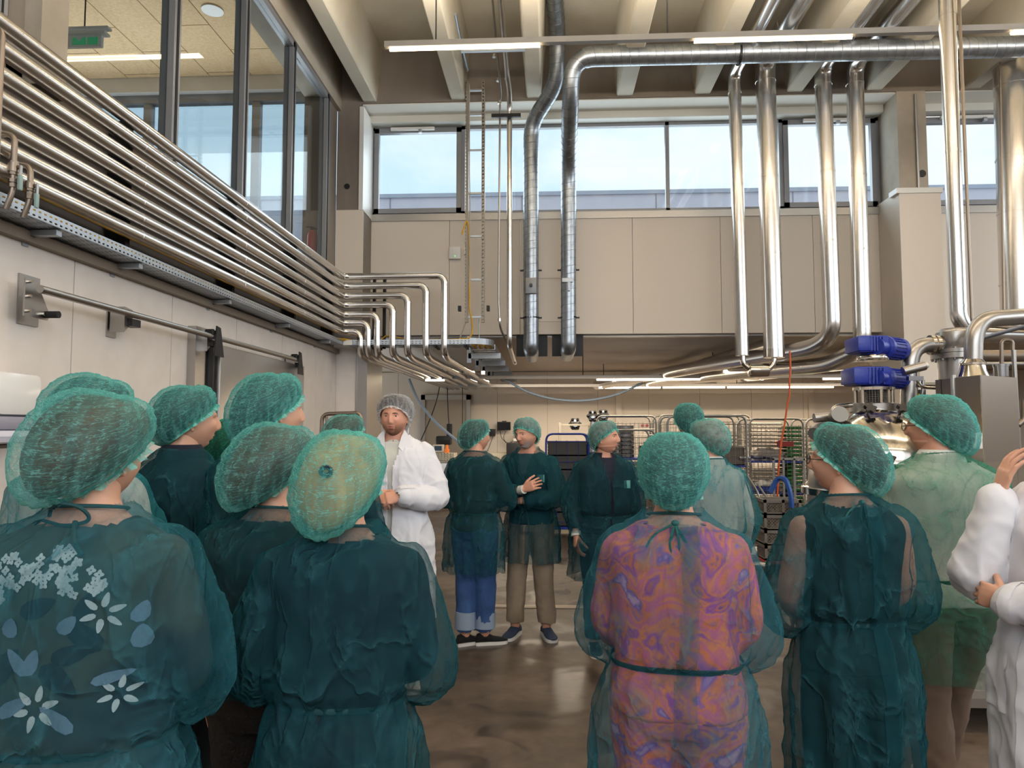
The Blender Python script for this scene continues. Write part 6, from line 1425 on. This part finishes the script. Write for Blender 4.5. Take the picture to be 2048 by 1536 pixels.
def glasses(root, s, HM, AR=None, Lr=None):
    g_ = empty('glasses'); g_.parent = root
    m = MB()
    for q in (-1, 1):
        pts = [HM @ Vector((q * .034 + .024 * math.cos(t * PI / 8), .112 - .003 * abs(math.cos(t * PI / 8)), .002 + .018 * math.sin(t * PI / 8))) for t in range(17)]
        MB().tube(pts, .0016, 6).obj('rim', BLACK, g_); MB().add([p for p in pts[:-1]], [tuple(range(16))]).obj('lens', GL, g_, smooth=False)
        MB().tube([HM @ Vector((q * .058, .108, .004)), HM @ Vector((q * .078, .06, .006)), HM @ Vector((q * .083, .0, .008))], .0016, 6).obj('temple', BLACK, g_)
    MB().tube([HM @ Vector((-.011, .114, .004)), HM @ Vector((0, .119, .007)), HM @ Vector((.011, .114, .004))], .0015, 6).obj('bridge', BLACK, g_)
def bow(root, s, Lr, y=-.085, z=1.50, big=1.0):
    m = MB(); b = Vector((0, y + Lr(z), z))
    def P(l): return [(b + Vector(p) * big) * s for p in l]
    m.tube(bend(P([(0, 0, 0), (-.06, -.01, -.03), (-.085, -.012, -.10), (-.045, -.015, -.14), (-.012, -.008, -.05), (0, 0, 0)]), .04), .0035 * s, 6)
    m.tube(bend(P([(0, 0, 0), (.03, -.01, -.05), (.045, -.015, -.13), (.06, -.02, -.15), (.03, -.01, -.06), (0, 0, 0)]), .04), .0035 * s, 6)
    m.tube(bend(P([(0, 0, 0), (-.02, -.02, -.06), (.02, -.03, -.12), (.035, -.03, -.17)]), .04), .004 * s, 6)
    m.tube(bend(P([(0, 0, 0), (.012, -.02, -.06), (-.005, -.03, -.14)]), .04), .004 * s, 6)
    m.ell((b * s), (.012 * s, .010 * s, .010 * s), 10, 8)
    m.obj('tie_bow', mat('tie_bow_green', '#1d5a58', .8), root)

def hloft_collar(root, s, m, z=1.485, up=.055, r0=.085, r1=.072, gap=.25, name='collar'):
    """stand-and-fall collar: an open band round the neck"""
    vs = []; fs = []; n = 30
    for k in range(n + 1):
        t = gap + (2 * PI - 2 * gap) * k / n + PI / 2
        c, d = math.cos(t), math.sin(t)
        for (r, zz) in ((r0 + .018, z - .012), (r0 + .004, z + up * .55), (r1, z + up), (r1 - .006, z + up * .9), (r0 - .008, z - .01)):
            vs.append(Vector((r * c, r * d * .92 - .002, zz)) * s)
    for k in range(n):
        for j in range(5): fs.append((k * 5 + j, k * 5 + (j + 1) % 5, (k + 1) * 5 + (j + 1) % 5, (k + 1) * 5 + j))
    return MB().add(vs, fs).obj(name, m, root, ang=60)
from mathutils.bvhtree import BVHTree
def prints(root, s, m, shapes, name='printed_flower', out=.004):
    """flat printed motifs laid on the shirt under the gown; shapes: list of lists of (x, z) outlines"""
    sh = [c for c in root.children if c.name.startswith('shirt')][0]
    bt = BVHTree.FromPolygons([v.co[:] for v in sh.data.vertices], [tuple(p.vertices) for p in sh.data.polygons])
    for outs in shapes:
        vs = []; fs = []
        for poly in outs:
            n = len(poly); cx_ = sum(p[0] for p in poly) / n; cz_ = sum(p[1] for p in poly) / n; idx = []
            for (x, z) in poly + [(cx_, cz_)]:
                h = bt.ray_cast(Vector((x * s, -1, z * s)), Vector((0, 1, 0)))
                if h[0] is None: idx = None; break
                idx.append(len(vs)); vs.append(h[0] + Vector((0, -out, 0)))
            if idx:
                for k in range(n): fs.append((idx[k], idx[(k + 1) % n], idx[n]))
        if fs: MB().add(vs, fs).obj(name, m, root, ang=180)
def petal(cx, cz, a, l, w, off=0.0, n=10):
    ca, sa = math.cos(a), math.sin(a); o = []
    for k in range(n):
        t = 2 * PI * k / n; u = off + l / 2 + l / 2 * math.cos(t); v = w / 2 * math.sin(t) * (1 - .35 * math.cos(t))
        o.append((cx + u * ca - v * sa, cz + u * sa + v * ca))
    return o
def star_flower(cx, cz, r, n=6): return [petal(cx, cz, 2 * PI * k / n + .3, r * .72, r * .30, r * .28) for k in range(n)]
def hydrangea(cx, cz, R_, seed):
    rr = random.Random(seed); o = []
    for _ in range(26):
        a = rr.uniform(0, 2 * PI); d = R_ * math.sqrt(rr.random()); x, z = cx + d * math.cos(a), cz + d * math.sin(a) * .7; b = rr.uniform(0, 2)
        for k in range(4): o.append(petal(x, z, b + k * PI / 2, .0095, .0085, .001, 8))
    return o
PX = lambda px, Y: at(px, 858, Y=Y).x
# --- left group
def ex1(root, s, HM, AR, Lr):
    PW = mat('print_white', '#c9dbe0', .8); PB = mat('print_blue', '#6f8ba6', .8); PD = mat('print_dark', '#10192a', .8)
    prints(root, s, PW, [hydrangea(.0, 1.40, .055, 1), hydrangea(.055, 1.365, .05, 2), hydrangea(-.10, 1.385, .05, 3), hydrangea(-.13, 1.34, .03, 4)])
    prints(root, s, PW, [star_flower(.105, 1.30, .045), star_flower(-.16, 1.20, .04), star_flower(-.03, 1.10, .05), star_flower(.13, 1.12, .04)])
    prints(root, s, PB, [[petal(.16, 1.27, 1.2, .05, .03)], [petal(.165, 1.21, 1.5, .055, .035)], [petal(-.09, 1.25, 1.3, .045, .035)], [petal(.02, 1.26, .8, .05, .03)], [petal(-.05, 1.17, 2.2, .07, .03), petal(-.05, 1.17, 1.2, .06, .03)], [petal(.08, 1.15, .2, .08, .025)], [petal(-.12, 1.08, .5, .09, .03)], [petal(.05, 1.05, 2.5, .09, .03)]], 'printed_leaf')
    prints(root, s, PD, [[petal(.10, 1.22, 2.4, .10, .05), petal(.06, 1.28, 1.2, .07, .04)], [petal(-.06, 1.30, .4, .08, .04)], [petal(-.02, 1.19, 5.5, .10, .05), petal(.0, 1.20, .3, .09, .04)], [petal(-.15, 1.14, .8, .12, .05)]], 'printed_leaf', .0025)
    MB().tube(bend([Vector(p) * s for p in ((-.05, -.075, 1.50), (-.02, -.12, 1.535), (.035, -.11, 1.525), (.05, -.085, 1.49), (.0, -.10, 1.478), (-.06, -.08, 1.49))], .03), .0045 * s, 6).tube([Vector(p) * s for p in ((.02, -.10, 1.49), (.03, -.125, 1.45), (.05, -.125, 1.42))], .006 * s, 6).obj('neck_tie', TIE, root)
person('woman nearest the camera at left, sheer gown over a white flower print', PX(187, 1.60), 1.60, R(6), 1.715, 1.10, head=(-18, -6, 6), gown=VG3, top=FLORAL, hair=HB, net=VN2, puff=.050, droop=.045, sk=SK1, fine=True, hem=.5, vox_g=.009, seed=3, arms='front', sleeve_puff=1.6, waist=1.0, extra=ex1, blouse=1.05, legs=BLKC)
person('person in a pale gown half hidden behind the flower-print woman at far left', PX(168, 2.35), 2.35, R(-8), 1.815, 1.0, head=(-26, -12, 0), gown=VG2, top=LIGHT, hair=HD, net=VN, puff=.040, droop=.01, seed=5, vox_g=.014, arms='front')
person('tall man in navy collar seen in profile at left, dark green gown', PX(366, 2.84), 2.84, R(-24), 1.815, 1.03, head=(-26, 0, 0), gown=VG, top=NAVY, hair=HD, net=VN, puff=.030, droop=.012, sk=SK1, fine=True, seed=7, vox_g=.012, arms='side', extra=lambda root, s, HM, AR, Lr: hloft_collar(root, s, NAVY))

def ex4(root, s, HM, AR, Lr):
    MB().tube([Vector((.088 * math.cos(R(a)), .08 * math.sin(R(a)) + .005, 1.495 - .03 * max(0, math.sin(R(a))))) * s for a in range(0, 361, 20)], .002, 5).obj('necklace', mat('gold', '#c9993f', .25, 1), root)
    MB().tube([Vector((.105 * math.cos(R(a)), .093 * math.sin(R(a)) - .004, 1.476 - .02 * max(0, math.sin(R(a))))) * s for a in range(0, 361, 15)], .008, 6).obj('neckband', LIGHT, root)
person('woman with a gold necklace looking right, between the navy-collared man and the tall man', PX(452, 3.35), 3.35, R(-44), 1.69, .95, head=(-14, 12, 0), gown=VG2, top=LIGHT, hair=HD, net=mat_net('hairnet_deep_green', '#2a9a80', '#4fc2a4', .34, .5), puff=.035, droop=.03, sk=SK1, fine=True, seed=11, vox_g=.014, arms='side', face=1, extra=ex4)
def ex5(root, s, HM, AR, Lr):
    MB().tube([HM @ Vector((-.01, -.085, -.075)), HM @ Vector((-.015, -.10, -.13)), HM @ Vector((-.03, -.095, -.2)), HM @ Vector((-.03, -.09, -.28))], [.016, .018, .014, .006], 10).obj('ponytail', HB, root)
person('tallest bearded man of the left group, green cap and small ponytail', PX(535, 2.66), 2.66, R(-20), 1.85, 1.0, head=(-26, 0, 0), gown=VG, top=DGREY, hair=HD, net=VN, puff=.030, droop=.035, sk=SK1, fine=True, seed=13, vox_g=.012, arms='front', extra=ex5)
person('woman with long hair filling her cap, olive-dark gown, behind the blonde one', PX(550, 2.15), 2.15, R(-10), 1.645, 1.05, head=(-22, -6, 4), gown=VG, top=BRN, legs=patterned('leaf_print', ['#15110f', '#2c231d', '#15110f', '#3a2e25'], 22, 4), hair=HB, net=VN2, puff=.050, droop=.060, sk=SK1, fine=True, seed=17, vox_g=.010, arms='side', hem=.95, sleeve_puff=1.3, waist=1.0)
person('woman in glasses whose green cap shows between the tall man and the white coat', PX(687, 4.3), 4.3, R(-35), 1.725, .95, head=(-16, 0, 0), gown=VG, top=NAVY, hair=HB, net=VN2, puff=.032, droop=.03, sk=SK1, fine=True, seed=19, vox_g=.016, arms='front', extra=glasses)
def ex8(root, s, HM, AR, Lr):
    c = HM @ Vector((.012, -.172, .035)); MB().tube([c + Vector((.013 * math.cos(R(a)), -.006, .010 * math.sin(R(a)))) for a in range(0, 361, 30)], .006, 8).obj('hair_tie', NAVY, root)
person('blonde woman with ponytail under her cap, dark blue-green gown, front centre left', PX(690, 1.88), 1.88, R(4), 1.625, 1.0, head=(-11, -3, 4), gown=VG, top=NAVY, hair=HBL, net=VN, puff=.046, droop=.072, bag=1.1, sk=SK1, fine=True, seed=23, vox_g=.009, arms='front', hem=.5, sleeve_puff=1.5, waist=1.04, extra=ex8)
# --- guide in the white coat
def ex9(root, s, HM, AR, Lr):
    hloft_collar(root, s, LIGHT, 1.45, .05, .075, .064, 0.05, 'undershirt_neck')
    for q in (-1, 1):
        pts = [(q * .062, .02, 1.555), (q * .088, .055, 1.525), (q * .125, .085, 1.452), (q * .075, .128, 1.415), (q * .040, .118, 1.450), (q * .052, .075, 1.51)]
        m = MB(); m.add([Vector(p) * s for p in pts] + [(Vector(p) + Vector((0, -.006, -.008))) * s for p in pts], [(0, 1, 2, 5), (5, 2, 3, 4), (11, 8, 7, 6), (10, 9, 8, 11), (0, 6, 7, 1), (1, 7, 8, 2), (2, 8, 9, 3), (3, 9, 10, 4), (4, 10, 11, 5)]); m.obj('collar', COAT, root, ang=30)
    vs = []
    MB().tube([Vector(p) * s for p in ((-.075, -.06, 1.545), (0, -.082, 1.55), (.075, -.06, 1.545))], .016 * s, 8, flat=(1.6, .5)).obj('collar_back', COAT, root)
person('man in a long white coat and white hairnet, hands clasped, talking to the group', PX(790, 4.7), 4.7, R(183), 1.865, 1.06, head=(-5, -2, 0), gown=COAT, coat=True, top=LIGHT, legs=LIGHT, hair=HB, net=VW, puff=.034, droop=.0, sk=SK2, fine=True, seed=29, vox_g=.010, sleeve_puff=.5, beard=mat_beard('short_stubble', '#8a6048', .55), hem=.40, neckline='v', face=1, fat=.12,
       arms=(((-.265, .04, 1.14), (-.085, .25, 1.165)), ((.265, .04, 1.14), (.085, .25, 1.165))), handpose=[dict(d=(.88, .35, -.12), up=(-.2, .8, .5), curl=(40, 55, 25)), dict(d=(-.88, .30, -.12), up=(.2, .8, .5), curl=(40, 60, 30))], extra=ex9, shoe=LIGHT, feet=((-.12, 0), (.12, 0)), amp=1.3)
# --- middle group
def ex10(root, s, HM, AR, Lr):
    for i, (hx, hy) in enumerate(((-.07, -.02), (.06, .06))):
        MB().tube([Vector((hx, hy, .13)) * s, Vector((hx, hy + .006, .26)) * s], .084 * s, 20).obj('turned_up_cuff', mat('denim_cuff', '#8fa0b8', .85), root)
person('woman seen from behind in rolled-up blue jeans and knee-length gown', PX(950, 5.55), 5.55, R(-22), 1.715, 1.05, head=(-35, 0, 0), gown=VG, top=DGREY, legs=JEANS, hair=HD, net=VN2, puff=.026, droop=.02, sk=SK2, fine=True, seed=31, vox_g=.013, hem=.585, shoe=BLKC, arms='phone', feet=((-.07, -.02), (.06, .06)), shoe_dir=(-35, -50), extra=ex10, hemw=.98)
def tag_(root, s, HM, AR, Lr):
    MB().bbox(Vector((-.165, .158, 1.25)) * s, Vector((-.105, .166, 1.31)) * s, .002).obj('name_sticker', mat('teal_label', '#5fa3a3', .6), root)
    w3 = AR[1][2]; b3 = AR[1][1]; d = (w3 - b3).normalized()
    MB().tube([(w3 - d * .04) * s, (w3 + d * .012) * s], .036 * s, 14).obj('shirt_cuff', LIGHT, root)
    m = MB(); 
    for q in (-1, 1): m.tube(bend([Vector(p) * s for p in ((q * .005, .150, waist_z(root)), (q * .03, .185, .99), (q * .05, .19, .85), (q * .045, .195, .76))], .04), .004 * s, 6)
    m.obj('belt_tie', TIE, root)
def waist_z(r): return 1.03
person('grey-bearded man with folded arms, beige trousers and blue shoes', PX(1062, 5.85), 5.85, R(163), 1.735, 1.0, head=(-20, -8, 5), lean=.12, gown=VG, top=mat('petrol_shirt', '#17404a', .9), legs=BEIGE, hair=HG, net=VN2, puff=.014, droop=.0, sk=SK2, fine=True, seed=37, vox_g=.012, beard=mat_beard('grey_stubble', '#c4b8b0', .6), brow=HG, hem=.60, face=1, neckline='v',
       arms=(((-.27, .10, 1.14), (.05, .20, 1.10)), ((.27, .10, 1.13), (-.03, .265, 1.20))), handpose=[None, dict(d=(-.8, .1, .35), up=(-.1, 1, .1), curl=(25, 40, 30), flip=1)], hands=(0, 1), shoe=mat('blue_suede', '#27354f', .8), feet=((-.13, .0), (.12, .06)), shoe_dir=(35, -5), extra=tag_)
def ex12(root, s, HM, AR, Lr):
    hloft_collar(root, s, NAVY, 1.48, .04, .085, .075, .45)
    MB().bbox(Vector((-.16, .146, 1.25)) * s, Vector((-.11, .154, 1.31)) * s, .002).obj('name_sticker', MATS['teal_label'], root)
    for i in (0, 1):
        w3 = AR[i][2]; d = (w3 - AR[i][1]).normalized(); MB().tube([(w3 - d * .02) * s, (w3 + d * .015) * s], .038 * s, 14).obj('shirt_cuff', LIGHT, root)
    MB().tube(bend([Vector(p) * s for p in ((.03, .12, 1.44), (.05, .15, 1.36), (.02, .16, 1.25), (.05, .155, 1.2))], .03), .003 * s, 6).obj('neck_tie', TIE, root)
person('heavy-set man in open gown over navy polo, looking away to the right', PX(1208, 5.5), 5.5, R(192), 1.705, 1.14, head=(54, 3, 0), gown=VG, top=NAVY, legs=NAVY, hair=HG, net=VN2, puff=.016, droop=.005, sk=SK2, fine=True, seed=41, vox_g=.013, hem=.55, face=1, neckline='v', arms='side', extra=ex12, fat=.25)
# --- right group
def ex13(root, s, HM, AR, Lr): bow(root, s, Lr, -.112, 1.495, 1.25)
person('woman in sheer gown over an orange and purple patterned dress, seen from behind', PX(1345, 2.2), 2.2, R(-8), 1.625, 1.16, head=(0, -4, 0), gown=VG3, top=PAISLEY, legs=PAISLEY, leg_skin=True, hair=HD, net=VN, puff=.034, droop=.03, sk=SK1, seed=43, vox_g=.009, hem=.4, waist=1.05, arms='front', sleeve_puff=1.2, top_sleeve=1.0, extra=ex13, overlap=True, blouse=1.03)
person('man with pale shirt collar in a light green gown, turned to the cages', PX(1420, 4.5), 4.5, R(20), 1.70, 1.04, head=(20, -8, 0), gown=VG2, top=LIGHT, hair=HG, net=VN2, puff=.030, droop=.02, sk=SK2, seed=47, vox_g=.014, hem=.55, arms='side', extra=lambda root, s, HM, AR, Lr: hloft_collar(root, s, LIGHT, 1.49, .045, .082, .07))
person('person hidden behind others, only a dark green cap showing before the cages', PX(1378, 5.9), 5.9, R(10), 1.85, 1.0, head=(0, 0, 0), gown=VG, top=NAVY, hair=HD, net=VN, puff=.028, droop=.01, seed=53, vox_g=.018)
def ex16(root, s, HM, AR, Lr): glasses(root, s, HM); bow(root, s, Lr, -.100, 1.495, 1.0)
person('woman in glasses facing left, dark sleeveless dress under her gown', PX(1690, 2.55), 2.55, R(6), 1.655, .98, head=(50, 4, 0), gown=VG, top=BLKC, top_sleeve=0, legs=BLKC, leg_skin=True, hair=HD, net=VN2, puff=.034, droop=.035, sk=SK1, fine=True, seed=59, vox_g=.009, hem=.35, waist=1.07, arms='front', sleeve_puff=1.8, extra=ex16, overlap=True, blouse=1.0)
def ex17(root, s, HM, AR, Lr): glasses(root, s, HM); hloft_collar(root, s, LIGHT, 1.485, .05, .09, .076)
person('large man in glasses facing left, light green gown over a white shirt', PX(1876, 3.25), 3.25, R(8), 1.79, 1.28, head=(36, 0, 0), gown=VG4, top=LIGHT, legs=TAUPE, hair=HB, net=VN, puff=.030, droop=.045, sk=SK2, fine=True, seed=61, vox_g=.012, hem=.62, arms='front', sleeve_puff=1.2, shoe=LIGHT, extra=ex17, feet=((-.14, -.12), (.10, .22)), fat=.3, waist=1.0)
person('person in a white coat cut off by the right picture edge, one hand raised', PX(2125, 2.4), 2.4, R(104), 1.76, 1.05, lean=-.12, head=(0, 0, 0), gown=COAT, coat=True, top=LIGHT, legs=BEIGE, hair=HB, net=VN, puff=.03, sk=SK1, seed=67, vox_g=.010, hem=.42, arms=(((-.24, .10, 1.14), (.04, .22, 1.10)), ((.21, .17, 1.14), (.15, .13, 1.42))), handpose=[dict(d=(1, .1, .1), up=(0, 1, .2), curl=(30, 40, 30)), dict(d=(-.25, -.15, 1), up=(.3, .9, 0), curl=(14, 20, 14), flip=1)], fine=True, shoe=LIGHT)
